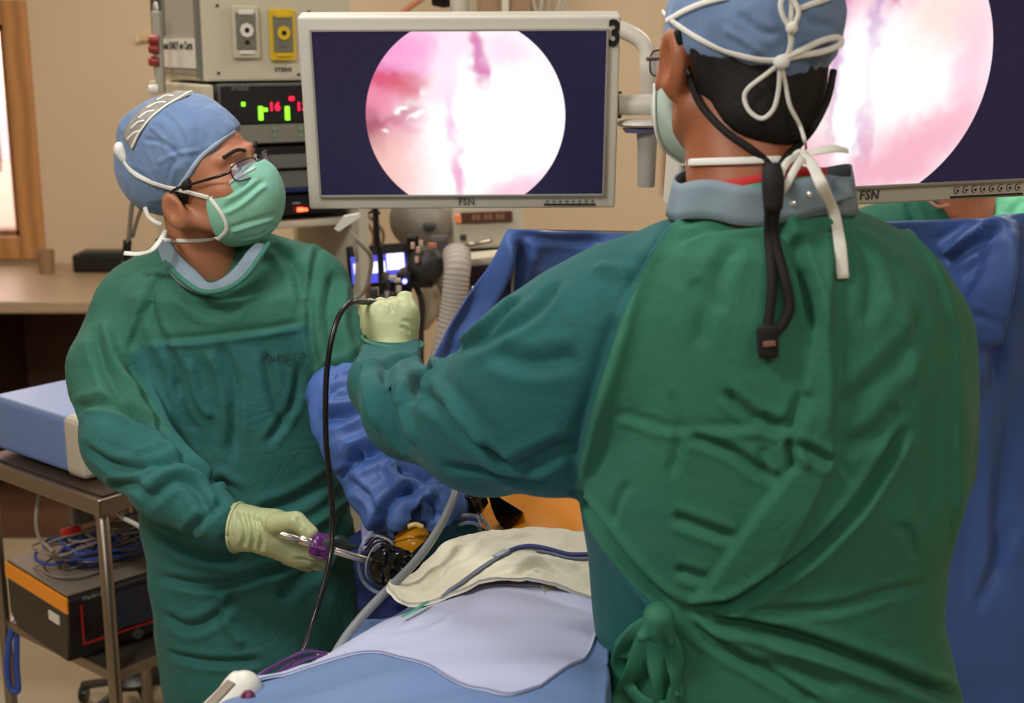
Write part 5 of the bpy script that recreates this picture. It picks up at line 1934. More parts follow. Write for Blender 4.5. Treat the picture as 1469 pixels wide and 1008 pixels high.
hR, VhR, FhR = clothed('hair', hairR, HR.o - Vector((.14, .16, .15)), HR.o + Vector((.14, .14, .08)), 0.004, HAIR, tR, [], 0.003, 50, 8, cr2=0, sub=0)
mkR, VmR, FmR = clothed('mask', maskshape(HR), HR.o - Vector((.17, .12, .18)), HR.o + Vector((.12, .22, .06)), 0.005, mat('mask_pale', (178, 196, 186), 0.75), tR, [], 0.002, 30, 15, cr2=0.002, sub=0)
glasses(HR, tR)
for sx in (-1, 1):
    e = lathe('eye', [(0, -0.011), (0.008, -0.008), (0.0115, 0), (0.008, 0.008), (0, 0.011)], Matrix.Translation(HR.w(sx * 0.032, 0.086, 0.0)), EYEW, tR, seg=12, caps=False)
Vt = np.concatenate([VbR, VcR, VhR, VmR, VgR])
o1, o2, o3, o4 = len(VbR), len(VbR) + len(VcR), len(VbR) + len(VcR) + len(VhR), len(VbR) + len(VcR) + len(VhR) + len(VmR)
treeHR = bvh(Vt, np.concatenate([FbR, FcR + o1, FhR + o2, FmR + o3, FgR + o4]))
strap('mask_tie', treeHR, [(972, 234), (1010, 233), (1060, 232), (1118, 230)], 0.0085, TIE, mkR, off=0.004)
strap('mask_edge', treeHR, [(942, 120), (942, 165), (946, 195), (960, 222), (978, 234)], 0.007, TIE, mkR, off=0.003)
strap('cap_tie', treeHR, [(950, 16), (975, 36), (1010, 58), (1055, 76), (1090, 84), (1118, 85)], 0.0066, TIE, cpR, off=0.003)
strap('cap_tie', treeHR, [(960, 30), (985, 16), (1015, 4), (1045, -4)], 0.0066, TIE, cpR, off=0.0035)
strap('cap_tie', treeHR, [(1128, 82), (1134, 60), (1132, 40), (1134, 12), (1130, -14)], 0.006, TIE, cpR, off=0.004)
strap('cap_tie', treeHR, [(1140, 12), (1165, 6), (1190, -4)], 0.006, TIE, cpR, off=0.004)


def yoff(pts, tree, off, dflt):
    out = []
    last = dflt
    for x in pts:
        if len(x) > 2:
            out.append(P(*x))
            continue
        l, n = hit(tree, x[0], x[1], off, None)
        if l is None:
            l = P(x[0], x[1], last)
        out.append(l)
        last = l.y
    return out


def bow(name, pts, w, parent, m=TIE, off=0.008):
    L_ = yoff(pts, treeHR, off, 1.45)
    return tube(name, L_, w / 2, m, parent, rb=0.0014, nrm=[(0.1, -1, 0.1)] * len(L_), smooth=6)


bow('bow_loop', [(1118, 84, 1.435), (1145, 74, 1.432), (1180, 58, 1.44), (1203, 54, 1.45), (1205, 64, 1.45), (1180, 74, 1.44), (1145, 80, 1.435), (1120, 86, 1.435)], 0.0068, cpR)
bow('bow_loop', [(1118, 86), (1098, 106), (1076, 124), (1070, 140), (1076, 158), (1092, 166), (1106, 156), (1114, 130), (1118, 92)], 0.005, cpR)
bow('bow_end', [(1120, 88), (1123, 118), (1128, 150), (1142, 178), (1152, 200), (1155, 214)], 0.0048, cpR)
bow('bow_loop', [(1133, 40), (1122, 26), (1118, 8), (1124, -8), (1134, 2), (1140, 20), (1136, 38)], 0.0055, cpR)
l, n = hit(treeHR, 1120, 84, 0.008)
V, F = sdf(lambda p: ell(p, l, (.009, .007, .008)), l - Vector((.02, .02, .02)), l + Vector((.02, .02, .02)), 0.003, 0)
mesh('knot', V, F, TIE, cpR)
l, n = hit(treeHR, 1134, 38, 0.008)
V, F = sdf(lambda p: ell(p, l, (.007, .006, .007)), l - Vector((.02, .02, .02)), l + Vector((.02, .02, .02)), 0.003, 0)
mesh('knot', V, F, TIE, cpR)
# lower mask bow and long hanging end
Yb = 1.41
ribbon('bow_end', [P(1150, 222, 1.43), P(1172, 217, 1.42), P(1196, 213, 1.42), P(1216, 216, 1.43)], [.006, .009, .010, .007], TIE, mkR, nrm=(0.1, -0.8, 0.6))
ribbon('bow_loop', [P(1148, 222, 1.42), P(1130, 232, 1.40), P(1120, 252, 1.39), P(1121, 274, 1.39), P(1130, 262, 1.385), P(1142, 240, 1.395), P(1152, 226, 1.41)], .008, TIE, mkR, nrm=(-0.2, -1, 0))
Lx = [P(1152, 222, 1.42), P(1166, 238, 1.40), P(1180, 268, 1.372)]
for x in ((1190, 310), (1198, 350), (1207, 401)):
    l, n = hit(treeGR, x[0], x[1], 0.006, 1.38)
    Lx.append(l)
ribbon('bow_end', Lx, [.008, .012, .0135, .0135, .0135, .0135], TIE, mkR, nrm=(0, -1, 0.1), th=0.001)
l = P(1149, 224, 1.425)
V, F = sdf(lambda p: ell(p, l, (.010, .007, .008)), l - Vector((.02, .02, .02)), l + Vector((.02, .02, .02)), 0.003, 0)
mesh('knot', V, F, TIE, mkR)
# black eyeglass cord
CORD = mat('cord_black', (16, 13, 14), 0.8, bump=0.6, bscale=400, bdist=0.001)
lan = tube('eyeglass_cord', yoff([(972, 50), (990, 105), (1008, 150), (1040, 188), (1075, 215), (1100, 238)], treeHR, 0.006, 1.46) + [P(1108, 262, 1.385)], 0.0042, CORD, tR)
tube('cord', yoff([(1188, 100), (1180, 140), (1162, 178), (1142, 206), (1122, 228)], treeHR, 0.006, 1.46) + [P(1110, 262, 1.385)], 0.0042, CORD, lan)
c1_ = [P(1106, 250, 1.40), P(1104, 290, 1.385)]
c2_ = [P(1112, 250, 1.395), P(1114, 290, 1.38)]
for x in ((1104, 340), (1105, 400), (1103, 440), (1098, 478)):
    c1_.append(hit(treeGR, x[0], x[1], 0.009, 1.38)[0])
for x in ((1112, 340), (1125, 400), (1130, 440), (1120, 464), (1102, 482)):
    c2_.append(hit(treeGR, x[0], x[1], 0.010, 1.38)[0])
tube('cord', c1_, 0.0055, CORD, lan)
tube('cord', c2_, 0.0055, CORD, lan)
l, n = hit(treeGR, 1099, 488, 0.012, 1.38)
box('cord_slider', (0, 0, 0), (0.022, 0.016, 0.036), CORD, lan, frame(l, (1, 0, 0.1)), bev=0.006)
box('slider_clip', (0, -0.009, 0.0), (0.013, 0.003, 0.006), mat('clip_metal', (150, 110, 96), 0.35, metal=0.3), lan, frame(l, (1, 0, 0.1)), bev=0.001)
l, n = hit(treeGR, 1108, 268, 0.0, 1.39)
tube('cord_wrap', [P(1108, 240, 1.395), P(1109, 262, 1.385), P(1109, 300, 1.38)], [0.010, 0.012, 0.010], CORD, lan)

# waist tie knot
knot = P(945, 882, 1.375)
TG = mat('tie_green', (44, 118, 90), 0.65, var=0.08, vscale=30, bump=0.3, bscale=120, bdist=0.001)
Kt = [ell]


def knotfn(p):
    d = ell(p, P(945, 882, 1.380), (.016, .010, .013))
    d = smin(d, rc(p, P(945, 882, 1.378), P(922, 912, 1.377), .009, .006), 0.01)
    d = smin(d, rc(p, P(950, 888, 1.375), P(962, 918, 1.378), .008, .006), 0.01)
    d = smin(d, rc(p, P(940, 888, 1.372), P(941, 915, 1.372), .007, .005), 0.008)
    return d


V, F = sdf(knotfn, P(945, 945, 1.37) - Vector((.06, .05, .01)), P(945, 855, 1.37) + Vector((.06, .05, .02)), 0.004, 1)
N = normals(V, F)
V = V + N * (0.004 * crumple(V, 45, 3))[:, None]
kn = mesh('waist_tie', V, F, TG, tR)


def gy(px, py, off):
    return hit(treeGR, px, py, off, 1.39)[0]


for nm, pts, w in (('tie_loop', [(940, 890), (915, 915), (898, 940), (896, 975), (903, 1012), (900, 1060)], .016),
                   ('tie_loop', [(952, 890), (968, 930), (973, 970), (965, 1010), (950, 1040)], .011),
                   ('tie_end', [(938, 892), (925, 950), (900, 985), (880, 1025)], .015),
                   ('tie_end', [(945, 892), (950, 940), (950, 985), (945, 1030)], .013),
                   ('tie_loop', [(905, 968), (915, 990), (935, 1002), (960, 1002), (972, 985)], .008),
                   ('tie_end', [(925, 905), (905, 918), (900, 930), (918, 935), (930, 925)], .010)):
    L_ = [gy(x, y, 0.010) for x, y in pts]
    tube(nm, L_, [w * (0.85 + 0.35 * math.sin(1.7 * i_)) for i_ in range(len(L_))], TG, kn, rb=0.0018, nrm=[(0.7 * math.sin(2.1 * i_ + w * 300), -1, 0.1) for i_ in range(len(L_))])

# raised fist --------------------------------------------------------
YF = 1.93
palm = [(P(565, 512, 1.91), P(561, 475, YF), .031, .033, 1.1), (P(546, 468, YF), P(573, 466, YF), .028, .029, 1.1), (P(538, 454, YF), P(582, 450, YF), .019, .019, 1.0)]
f1 = finger([P(536, 447, 1.925), P(528, 441, 1.95), P(528, 462, 1.975), P(540, 468, 1.965)], .0125, .010)
f2 = finger([P(551, 444, 1.925), P(546, 438, 1.955), P(546, 462, 1.98), P(554, 468, 1.965)], .0125, .010)
f3 = finger([P(567, 442, 1.925), P(564, 437, 1.955), P(564, 462, 1.98), P(570, 468, 1.965)], .0125, .010)
f4 = finger([P(582, 446, 1.925), P(581, 430, 1.945), P(580, 434, 1.97), P(584, 455, 1.98)], .0135, .0105)
th = finger([P(535, 466, 1.935), P(527, 448, 1.955), P(531, 438, 1.99)], .0145, .011)
fnF = handfn(palm, [f1, f2, f3, f4, th])
lo, hi = P(505, 540, YF), P(620, 405, YF)
gvR, V, F = clothed('glove', fnF, Vector((lo.x, 1.85, lo.z)), Vector((hi.x, 2.02, hi.z + .02)), 0.004, GLOVE, tR,
                    [('v', .0025, .003, [(588, 478), (580, 470), (570, 468)]), ('v', .002, .003, [(595, 470), (588, 462), (575, 460)]), ('v', .002, .003, [(560, 436), (562, 444), (563, 450)])], 0.001, 50, 4, cr2=0.001)
# sleeve cuff rim
c = P(563, 490, 1.905)
pts = [c + Vector((0.044 * math.cos(a), 0.040 * math.sin(a), 0.006 * math.cos(a) * -1)) for a in [2 * math.pi * k / 24 for k in range(25)]]
tube('sleeve_cuff', pts, 0.0035, mat('gown_binding', (46, 112, 92), 0.6), tR, smooth=1)
# right hand glove, in front of the body and unseen
V, F = sdf(handfn([(P(1270, 760, 1.84), P(1235, 775, 1.90), .03, .03, 1.0)], [finger([P(1236 + 7 * k, 772, 1.91), P(1225 + 7 * k, 782, 1.94), P(1222 + 7 * k, 795, 1.95)], .012, .009) for k in range(4)] + [finger([P(1250, 765, 1.87), P(1235, 760, 1.91), P(1222, 766, 1.93)], .014, .010)]),
           Vector((P(1200, 800, 1.95).x, 1.78, P(1200, 825, 1.95).z)), Vector((P(1300, 800, 1.84).x, 2.0, P(1200, 725, 1.85).z)), 0.005, 0)
mesh('glove', V, F, GLOVE, tR)
# ---------------------------------------------------------------- drapes, patient, instruments
DB = mat('drape_blue', (66, 98, 164), 0.5, var=0.07, vscale=7, bump=0.25, bscale=60, bdist=0.0015, sheen=0.1, spec=0.45)
DNAVY = mat('drape_navy', (34, 48, 96), 0.8, spec=0.2, var=0.08, vscale=10, bump=0.3, bscale=50, bdist=0.002)
LAV = mat('drape_lavender', (188, 194, 224), 0.62, var=0.03, vscale=5, bump=0.2, bscale=60, bdist=0.0015, spec=0.3)
MIDB = mat('drape_midblue', (104, 132, 178), 0.6, var=0.05, vscale=6, bump=0.25, bscale=60, bdist=0.0015)
YD = 2.42
rows = [
    [(728, 329, YD), (810, 331, YD), (900, 334, YD + .02), (1100, 330, YD), (1300, 319, YD), (1400, 312, YD), (1462, 306, YD - .04), (1580, 300, YD)],
    [(690, 395, YD - .02), (770, 380, YD + .02), (900, 390, YD), (1100, 390, YD), (1320, 380, YD + .03), (1395, 385, YD - .03), (1435, 395, YD - .06), (1580, 400, YD)],
    [(640, 470, YD - .02), (735, 460, YD + .03), (900, 470, YD), (1100, 470, YD), (1330, 470, YD), (1390, 480, YD - .03), (1425, 490, YD - .03), (1580, 500, YD + .03)],
    [(612, 540, YD - .02), (730, 560, YD), (900, 560, YD), (1100, 560, YD), (1330, 600, YD), (1380, 610, YD), (1440, 620, YD), (1580, 640, YD)],
    [(606, 640, YD - .03), (730, 660, YD), (900, 680, YD), (1100, 700, YD), (1330, 740, YD), (1385, 760, YD), (1450, 770, YD), (1580, 780, YD)],
    [(606, 745, YD - .06), (730, 760, YD - .05), (900, 790, YD), (1100, 820, YD), (1330, 880, YD), (1390, 900, YD), (1460, 900, YD), (1580, 920, YD)],
    [(606, 900, YD - .04), (730, 920, YD), (900, 940, YD), (1100, 960, YD), (1330, 1040, YD), (1390, 1060, YD), (1460, 1070, YD), (1580, 1080, YD)],
]
st = [('r', .040, .024, [(1455, 312), (1440, 380), (1425, 440), (1415, 500)]), ('v', .026, .014, [(1462, 320), (1452, 400), (1432, 480), (1425, 560)]),
      ('r', .028, .012, [(1450, 312), (1410, 330), (1370, 352), (1350, 362)]), ('v', .010, .010, [(1440, 330), (1410, 342), (1375, 362), (1352, 368)]), ('v', .008, .009, [(1380, 400), (1410, 372), (1440, 335)]),
      ('v', .008, .010, [(1375, 450), (1400, 410), (1435, 350)]), ('r', .028, .016, [(735, 334), (715, 385), (685, 445), (655, 500)]), ('v', .024, .012, [(748, 338), (738, 400), (715, 450), (700, 500)]),
      ('r', .010, .012, [(760, 350), (790, 400), (800, 430)]), ('v', .008, .008, [(740, 334), (800, 343), (870, 348)]), ('v', .008, .010, [(640, 520), (655, 470), (680, 420)]),
      ('v', .010, .014, [(1460, 560), (1440, 700), (1430, 850)]), ('r', .010, .016, [(1420, 560), (1415, 700), (1405, 850)]), ('v', .008, .012, [(1400, 880), (1430, 800), (1462, 740)]), ('v', .006, .008, [(1385, 448), (1410, 447), (1425, 450)])]
o, treeD = sheet('anaesthesia_screen', rows, DB, None, nu=22, nv=16, th=0.003, strokes=st, cr=0.0, cf=9, seed=2, cr2=0.02, fc=0.016, ff=6)
tag(o, 'blue anaesthesia screen drape hung behind both surgeons', 'drape')
t = thing('screen_frame', 'thin steel frame holding up the blue screen drape, mostly hidden', 'frame', (0.4, YD + 0.03, 1.0))
tube('top_bar', [P(735, 334, YD + .03), P(1100, 336, YD + .045), P(1462, 318, YD + .02), P(1640, 312, YD + .03)], 0.007, STEEL, t)
a_ = P(735, 334, YD + .03)
tube('upright', [a_, Vector((a_.x, a_.y + .02, 0.85))], 0.009, STEEL, t)
a_ = P(1640, 312, YD + .03)
tube('upright', [a_, Vector((a_.x, a_.y + .02, 0.0))], 0.009, STEEL, t)

# operating table beneath, unseen except through its drapes
t = thing('operating_table', 'operating table under the drapes, its edge hidden below the patient', 'table', (0.2, 1.75, 0))
box('tabletop', (-0.08, 1.80, 0.78), (0.34, 1.70, 0.06), DKGREY, t, bev=0.02)
box('mattress', (-0.08, 1.80, 0.835), (0.32, 1.68, 0.05), BLACK, t, bev=0.02)
box('column', (-0.10, 2.05, 0.42), (0.26, 0.34, 0.70), STEEL, t, bev=0.03)
box('base', (-0.12, 2.15, 0.05), (0.36, 0.6, 0.10), DKGREY, t, bev=0.03)

# patient
t = thing('person', 'patient lying under the drapes with an orange-prepped belly showing', 'person', (0.0, 1.9, 0.86))
PREP = mat('skin_prepped', (226, 142, 28), 0.32, var=0.10, vscale=9, bump=0.15, bscale=120, bdist=0.001, sss=0.1)


def patient(p):
    c = P(840, 800, 2.02)
    d = ell(p, (0.075, 2.06, c.z - 0.075), (0.17, 0.28, 0.165))
    d = smin(d, rc(p, (0.03, 2.2, 0.93), (0.0, 2.62, 0.95), 0.13, 0.13), 0.08)
    d = smin(d, rc(p, (0.0, 2.68, 0.95), (0.0, 2.95, 0.96), 0.06, 0.085), 0.05)
    d = smin(d, rc(p, (-0.08, 1.8, 0.91), (-0.10, 1.2, 0.92), 0.085, 0.06), 0.06)
    d = smin(d, rc(p, (0.02, 1.8, 0.91), (0.0, 1.2, 0.92), 0.085, 0.06), 0.06)
    return d


V, F = sdf(patient, Vector((-0.26, 1.08, 0.80)), Vector((0.28, 3.10, 1.14)), 0.010, 1)
mesh('body', V, F, PREP, t)

# table drapes: mid blue under, lavender over
base = [
    [(215, 1400, 1.02), (250, 1230, 1.03), (400, 1150, 1.05), (560, 1120, 1.06), (720, 1115, 1.06), (850, 1130, 1.05), (872, 1200, 1.04), (880, 1500, 1.03)],
    [(235, 1250, 1.20), (268, 1075, 1.21), (390, 1030, 1.23), (560, 1010, 1.25), (720, 1000, 1.25), (850, 1020, 1.23), (874, 1090, 1.21), (880, 1400, 1.2)],
    [(285, 1160, 1.36), (315, 1000, 1.38), (400, 965, 1.40), (560, 935, 1.42), (700, 925, 1.42), (848, 950, 1.40), (876, 1000, 1.38), (884, 1300, 1.36)],
    [(380, 1120, 1.52), (395, 975, 1.53), (455, 937, 1.55), (570, 897, 1.57), (700, 868, 1.58), (850, 880, 1.56), (876, 920, 1.54), (884, 1200, 1.52)],
    [(450, 1090, 1.68), (465, 945, 1.69), (520, 905, 1.70), (610, 862, 1.72), (710, 834, 1.73), (840, 852, 1.72), (860, 880, 1.70), (872, 1100, 1.68)],
    [(490, 1060, 1.80), (505, 900, 1.81), (560, 872, 1.82), (640, 830, 1.84), (720, 808, 1.84), (835, 820, 1.84), (855, 850, 1.82), (865, 1050, 1.8)],
]
mid = [[(p[0], p[1] + 7, p[2] + 0.004) for p in r] for r in base]
o, treeT = sheet('table_drape', mid, MIDB, None, nu=12, nv=14, th=0.004, cr=0.0, fc=0.010, ff=7, cf=10, seed=12, cr2=0.010,
                 strokes=[('v', .005, .006, [(400, 1000), (470, 985), (560, 960)])])
tag(o, 'mid-blue drape layer at the bottom edge of the picture over the operating table', 'drape')
# lavender top layer: only its own outline
VL = [
    [(335, 990, 1.36), (385, 975, 1.41), (450, 958, 1.44), (512, 950, 1.45), (575, 975, 1.40), (640, 1010, 1.33), (720, 1045, 1.27), (775, 1020, 1.31)],
    [(375, 976, 1.44), (430, 955, 1.48), (490, 938, 1.50), (545, 932, 1.49), (610, 945, 1.45), (680, 960, 1.41), (750, 970, 1.38), (815, 970, 1.38)],
    [(415, 962, 1.50), (470, 936, 1.54), (530, 912, 1.56), (590, 900, 1.55), (650, 898, 1.53), (720, 900, 1.51), (785, 910, 1.49), (848, 928, 1.46)],
    [(460, 940, 1.58), (510, 914, 1.61), (565, 888, 1.63), (615, 870, 1.64), (670, 860, 1.63), (730, 860, 1.62), (795, 870, 1.60), (858, 890, 1.56)],
    [(500, 925, 1.64), (545, 898, 1.67), (590, 870, 1.70), (635, 852, 1.71), (680, 840, 1.72), (735, 836, 1.72), (795, 842, 1.71), (852, 862, 1.68)],
]
lst = [('r', .008, .014, [(620, 950), (640, 905), (680, 870), (720, 850)]), ('v', .006, .012, [(560, 930), (600, 900), (640, 880)]), ('v', .008, .014, [(730, 870), (780, 880), (840, 905)]), ('r', .006, .010, [(500, 955), (560, 925), (640, 900)]),
       ('v', .004, .005, [(600, 898), (602, 908), (601, 920)]), ('v', .006, .01, [(700, 960), (760, 930), (820, 900)])]


def lift(V):
    T = treeT
    out = V.copy()
    for i, v in enumerate(V):
        loc, n, k, d = T.ray_cast(Vector((v[0], v[1], 2.5)), Vector((0, 0, -1)), 3)
        if loc is not None and out[i, 2] < loc.z + 0.004:
            out[i, 2] = loc.z + 0.004
    return out


o, treeV = sheet('table_drape', VL, LAV, None, nu=14, nv=14, th=0.003, cr=0.0, fc=0.010, ff=7, cf=9, seed=22, cr2=0.012, strokes=lst, fn=lift)
tag(o, 'pale lavender drape sheet lying over the mid-blue one in front of the towel', 'drape')
# dark navy drape falling behind the instruments
rows = [
    [(500, 770, 2.06), (560, 745, 2.07), (640, 735, 2.09), (700, 728, 2.12), (780, 725, 2.2)],
    [(505, 800, 2.02), (560, 780, 2.02), (630, 765, 2.02), (690, 755, 2.06), (760, 750, 2.12)],
    [(512, 850, 1.97), (560, 830, 1.95), (620, 800, 1.93), (690, 785, 1.96), (760, 780, 2.0)],
    [(516, 905, 1.92), (556, 875, 1.90), (615, 835, 1.88), (690, 812, 1.90), (760, 806, 1.92)],
    [(500, 1010, 1.88), (550, 950, 1.86), (610, 890, 1.84), (690, 850, 1.84), (760, 840, 1.84)],
]
o, treeN = sheet('patient_drape', rows, DNAVY, None, nu=12, nv=10, th=0.003, cr=0.0, fc=0.02, ff=12, cf=16, seed=7, cr2=0.01)
tag(o, 'dark navy drape around the instruments beside the left surgeon', 'drape')
# dark teal folded cloth behind towel
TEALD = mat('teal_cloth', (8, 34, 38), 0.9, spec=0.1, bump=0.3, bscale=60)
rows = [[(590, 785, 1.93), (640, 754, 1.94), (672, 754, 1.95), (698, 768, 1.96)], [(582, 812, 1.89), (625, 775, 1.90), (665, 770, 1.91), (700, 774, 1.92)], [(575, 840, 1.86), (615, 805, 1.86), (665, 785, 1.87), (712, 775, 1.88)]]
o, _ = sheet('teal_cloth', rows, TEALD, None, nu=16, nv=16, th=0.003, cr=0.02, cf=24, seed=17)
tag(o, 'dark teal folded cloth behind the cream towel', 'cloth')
t = thing('violet_sheet', 'white and violet crumpled plastic between left gown and blue sleeve', 'plastic', tuple(P(540, 770, 2.0)))
o, _ = sheet('sheet', [[(514, 706, 2.10), (530, 706, 2.09), (545, 715, 2.08)], [(518, 750, 2.05), (540, 748, 2.04), (562, 755, 2.04)], [(522, 792, 2.01), (545, 792, 2.0), (570, 795, 2.0)]],
             mat('violet_plastic', (150, 148, 196), 0.3, var=0.3, vscale=40), t, nu=14, nv=14, th=0.002, cr=0.02, cf=40, seed=23)
for k in range(4):
    tube('strand', [P(524, 775 + 7 * k, 1.99), P(540, 760 + 6 * k, 1.975), P(560, 766 + 5 * k, 1.97), P(572, 782 + 3 * k, 1.975)], 0.0022, mat('dark_violet', (52, 34, 66), 0.4), t)

# cream towel
tw = [
    [(553, 862, 1.655), (572, 880, 1.645), (600, 880, 1.65), (650, 862, 1.66), (690, 845, 1.68), (740, 838, 1.69), (790, 846, 1.69), (850, 872, 1.67)],
    [(556, 850, 1.70), (580, 862, 1.69), (615, 862, 1.70), (660, 843, 1.71), (700, 822, 1.73), (745, 812, 1.74), (795, 818, 1.74), (850, 835, 1.73)],
    [(570, 838, 1.75), (598, 842, 1.74), (630, 832, 1.75), (670, 818, 1.77), (705, 800, 1.78), (750, 792, 1.79), (800, 795, 1.79), (850, 806, 1.78)],
    [(590, 828, 1.80), (612, 826, 1.79), (636, 812, 1.80), (675, 796, 1.82), (710, 783, 1.83), (755, 774, 1.84), (800, 776, 1.84), (850, 786, 1.83)],
    [(606, 820, 1.84), (622, 806, 1.84), (640, 788, 1.85), (676, 776, 1.87), (715, 768, 1.88), (758, 762, 1.89), (802, 768, 1.88), (850, 780, 1.87)],
]
twst = [('v', .005, .006, [(610, 862), (650, 835), (690, 818), (720, 800)]), ('r', .006, .010, [(640, 800), (700, 785), (770, 780)]), ('v', .008, .006, [(742, 836), (755, 824), (775, 822), (800, 838)]),
        ('r', .006, .010, [(745, 815), (790, 815), (835, 830)]), ('v', .005, .008, [(600, 850), (625, 838), (640, 815)]), ('v', .004, .006, [(700, 838), (740, 826), (780, 834)])]
TOW = mat('towel_cream', (232, 228, 204), 0.9, var=0.06, vscale=14, bump=0.5, bscale=220, bdist=0.0015, sheen=0.2)
t = thing('surgical_towel', 'cream cotton towel with a blue and grey marker tape folded on the drapes', 'towel', tuple(P(700, 830, 1.75)))
o, treeW = sheet('cloth', tw, TOW, t, nu=16, nv=18, th=0.006, cr=0.009, cf=20, seed=33, strokes=twst, cr2=0.010, fc=0.010, ff=12, fn=lambda V: V + np.array([0, 0, 0.012]))
strap('marker_tape', treeW, [(845, 797), (815, 797), (785, 789), (760, 785), (738, 789), (727, 796)], 0.009, mat('tape_blue', (56, 66, 128), 0.7), t, off=0.003, th=0.002)
strap('marker_tape', treeW, [(845, 803), (815, 802), (790, 795), (770, 792)], 0.005, mat('tape_grey', (120, 128, 150), 0.7), t, off=0.002, th=0.002)
strap('marker_tape', treeW, [(730, 795), (708, 806), (690, 818), (660, 840), (630, 858), (612, 868)], 0.010, mat('tape_dark', (112, 120, 138), 0.6), t, off=0.003, th=0.002)
strap('clear_band', treeW, [(728, 794), (712, 803)], 0.013, mat('band_clear', (176, 184, 196), 0.4), t, off=0.006, th=0.002)
V = strap('green_tag', treeV, [(614, 872), (596, 884), (580, 892)], 0.010, mat('tag_green', (60, 170, 130), 0.6), t, off=0.008, th=0.001)
# crumpled end under the towel at right
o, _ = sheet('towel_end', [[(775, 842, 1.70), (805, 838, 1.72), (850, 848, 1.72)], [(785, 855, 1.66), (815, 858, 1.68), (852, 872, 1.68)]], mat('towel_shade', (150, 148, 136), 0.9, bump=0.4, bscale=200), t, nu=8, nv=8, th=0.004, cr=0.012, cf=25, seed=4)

# ---- blue crumpled sleeve drape
bs = [(P(487, 552, 2.12), .045), (P(500, 600, 2.07), .055), (P(535, 650, 2.03), .062), (P(570, 700, 2.00), .068), (P(600, 722, 1.99), .062), (P(600, 758, 1.985), .042)]


def sleeveB(p):
    d = None
    for (a, r1), (b, r2) in zip(bs[:-1], bs[1:]):
        g = rc(p, a, b, r1, r2)
        d = g if d is None else smin(d, g, 0.03)
    d = smin(d, rc(p, P(600, 690, 2.02), P(638, 706, 2.0), .05, .03), 0.03)
    d = smin(d, rc(p, P(552, 720, 2.0), P(552, 762, 1.99), .038, .018), 0.02)
    d = smax(d, -rc(p, P(592, 800, 1.94), P(592, 745, 1.92), .035, .028), 0.008)
    return d


BST = [('v', .014, .010, [(545, 775), (552, 735), (570, 712), (590, 702), (600, 694)]), ('r', .012, .010, [(562, 760), (575, 728), (600, 716), (612, 720)]), ('v', .012, .009, [(600, 716), (618, 724), (628, 745)]),
       ('v', .012, .010, [(485, 668), (520, 655), (550, 642), (572, 650)]), ('r', .012, .010, [(490, 640), (530, 625), (560, 618)]), ('v', .012, .009, [(460, 602), (490, 598), (520, 590)]),
       ('r', .010, .008, [(465, 580), (500, 578), (520, 570)]), ('v', .010, .008, [(470, 560), (490, 552), (510, 556)]), ('r', .008, .007, [(480, 540), (495, 535), (508, 528)]),
       ('v', .010, .009, [(570, 668), (595, 676), (625, 690)]), ('r', .009, .010, [(555, 660), (570, 690), (575, 705)]), ('v', .008, .008, [(500, 690), (530, 720), (545, 745)]), ('r', .008, .01, [(620, 690), (610, 730), (620, 750)]),
       ('v', .008, .006, [(480, 690), (500, 665), (510, 640)])]
t0 = thing('equipment_sleeve', 'crumpled blue plastic-lined sleeve drape hanging between the two surgeons', 'drape', tuple(P(550, 690, 2.02)))
lo = Vector((P(440, 600, 2.1).x, 1.86, P(560, 800, 2.0).z))
hi = Vector((P(680, 600, 2.05).x, 2.22, P(480, 490, 2.15).z))
BLS = mat('sleeve_blue', (70, 104, 172), 0.55, var=0.06, vscale=20, bump=0.25, bscale=70, bdist=0.002, spec=0.55)
o, VB, FB = clothed('sleeve', sleeveB, lo, hi, 0.006, BLS, t0, BST, 0.0, 17, 61, cr2=0.010, fc=0.024, ff=14, amp=1.3)
treeB = bvh(VB, FB)

# ---- amber dome cap
AMB = mat('amber_plastic', (206, 140, 26), 0.18, alpha=0.93)
t = thing('amber_port_cap', 'translucent amber dome cap among the instruments beside the blue sleeve', 'medical device', tuple(P(598, 780, 1.95)))
axd = (P(592, 752, 1.95) - P(600, 800, 1.93)).normalized()
base_ = P(597, 797, 1.93)
Mx = frame(base_, axd.orthogonal(), axd)
lathe('dome', [(0.026, 0), (0.030, 0.010), (0.031, 0.020), (0.027, 0.034), (0.019, 0.044), (0.009, 0.048), (0, 0.049)], Mx, AMB, t, caps=False)
for zz, r_ in ((0.006, .0305), (0.028, .0305)):
    lathe('rib', [(r_ - 0.003, zz - 0.0015), (r_ + 0.0012, zz - 0.001), (r_ + 0.0012, zz + 0.001), (r_ - 0.003, zz + 0.0015)], Mx, AMB, t, caps=False)
tube('seal', [P(586, 755, 1.90), P(596, 752, 1.90), P(606, 756, 1.90)], 0.004, mat('amber_light', (226, 190, 110), 0.3), t)

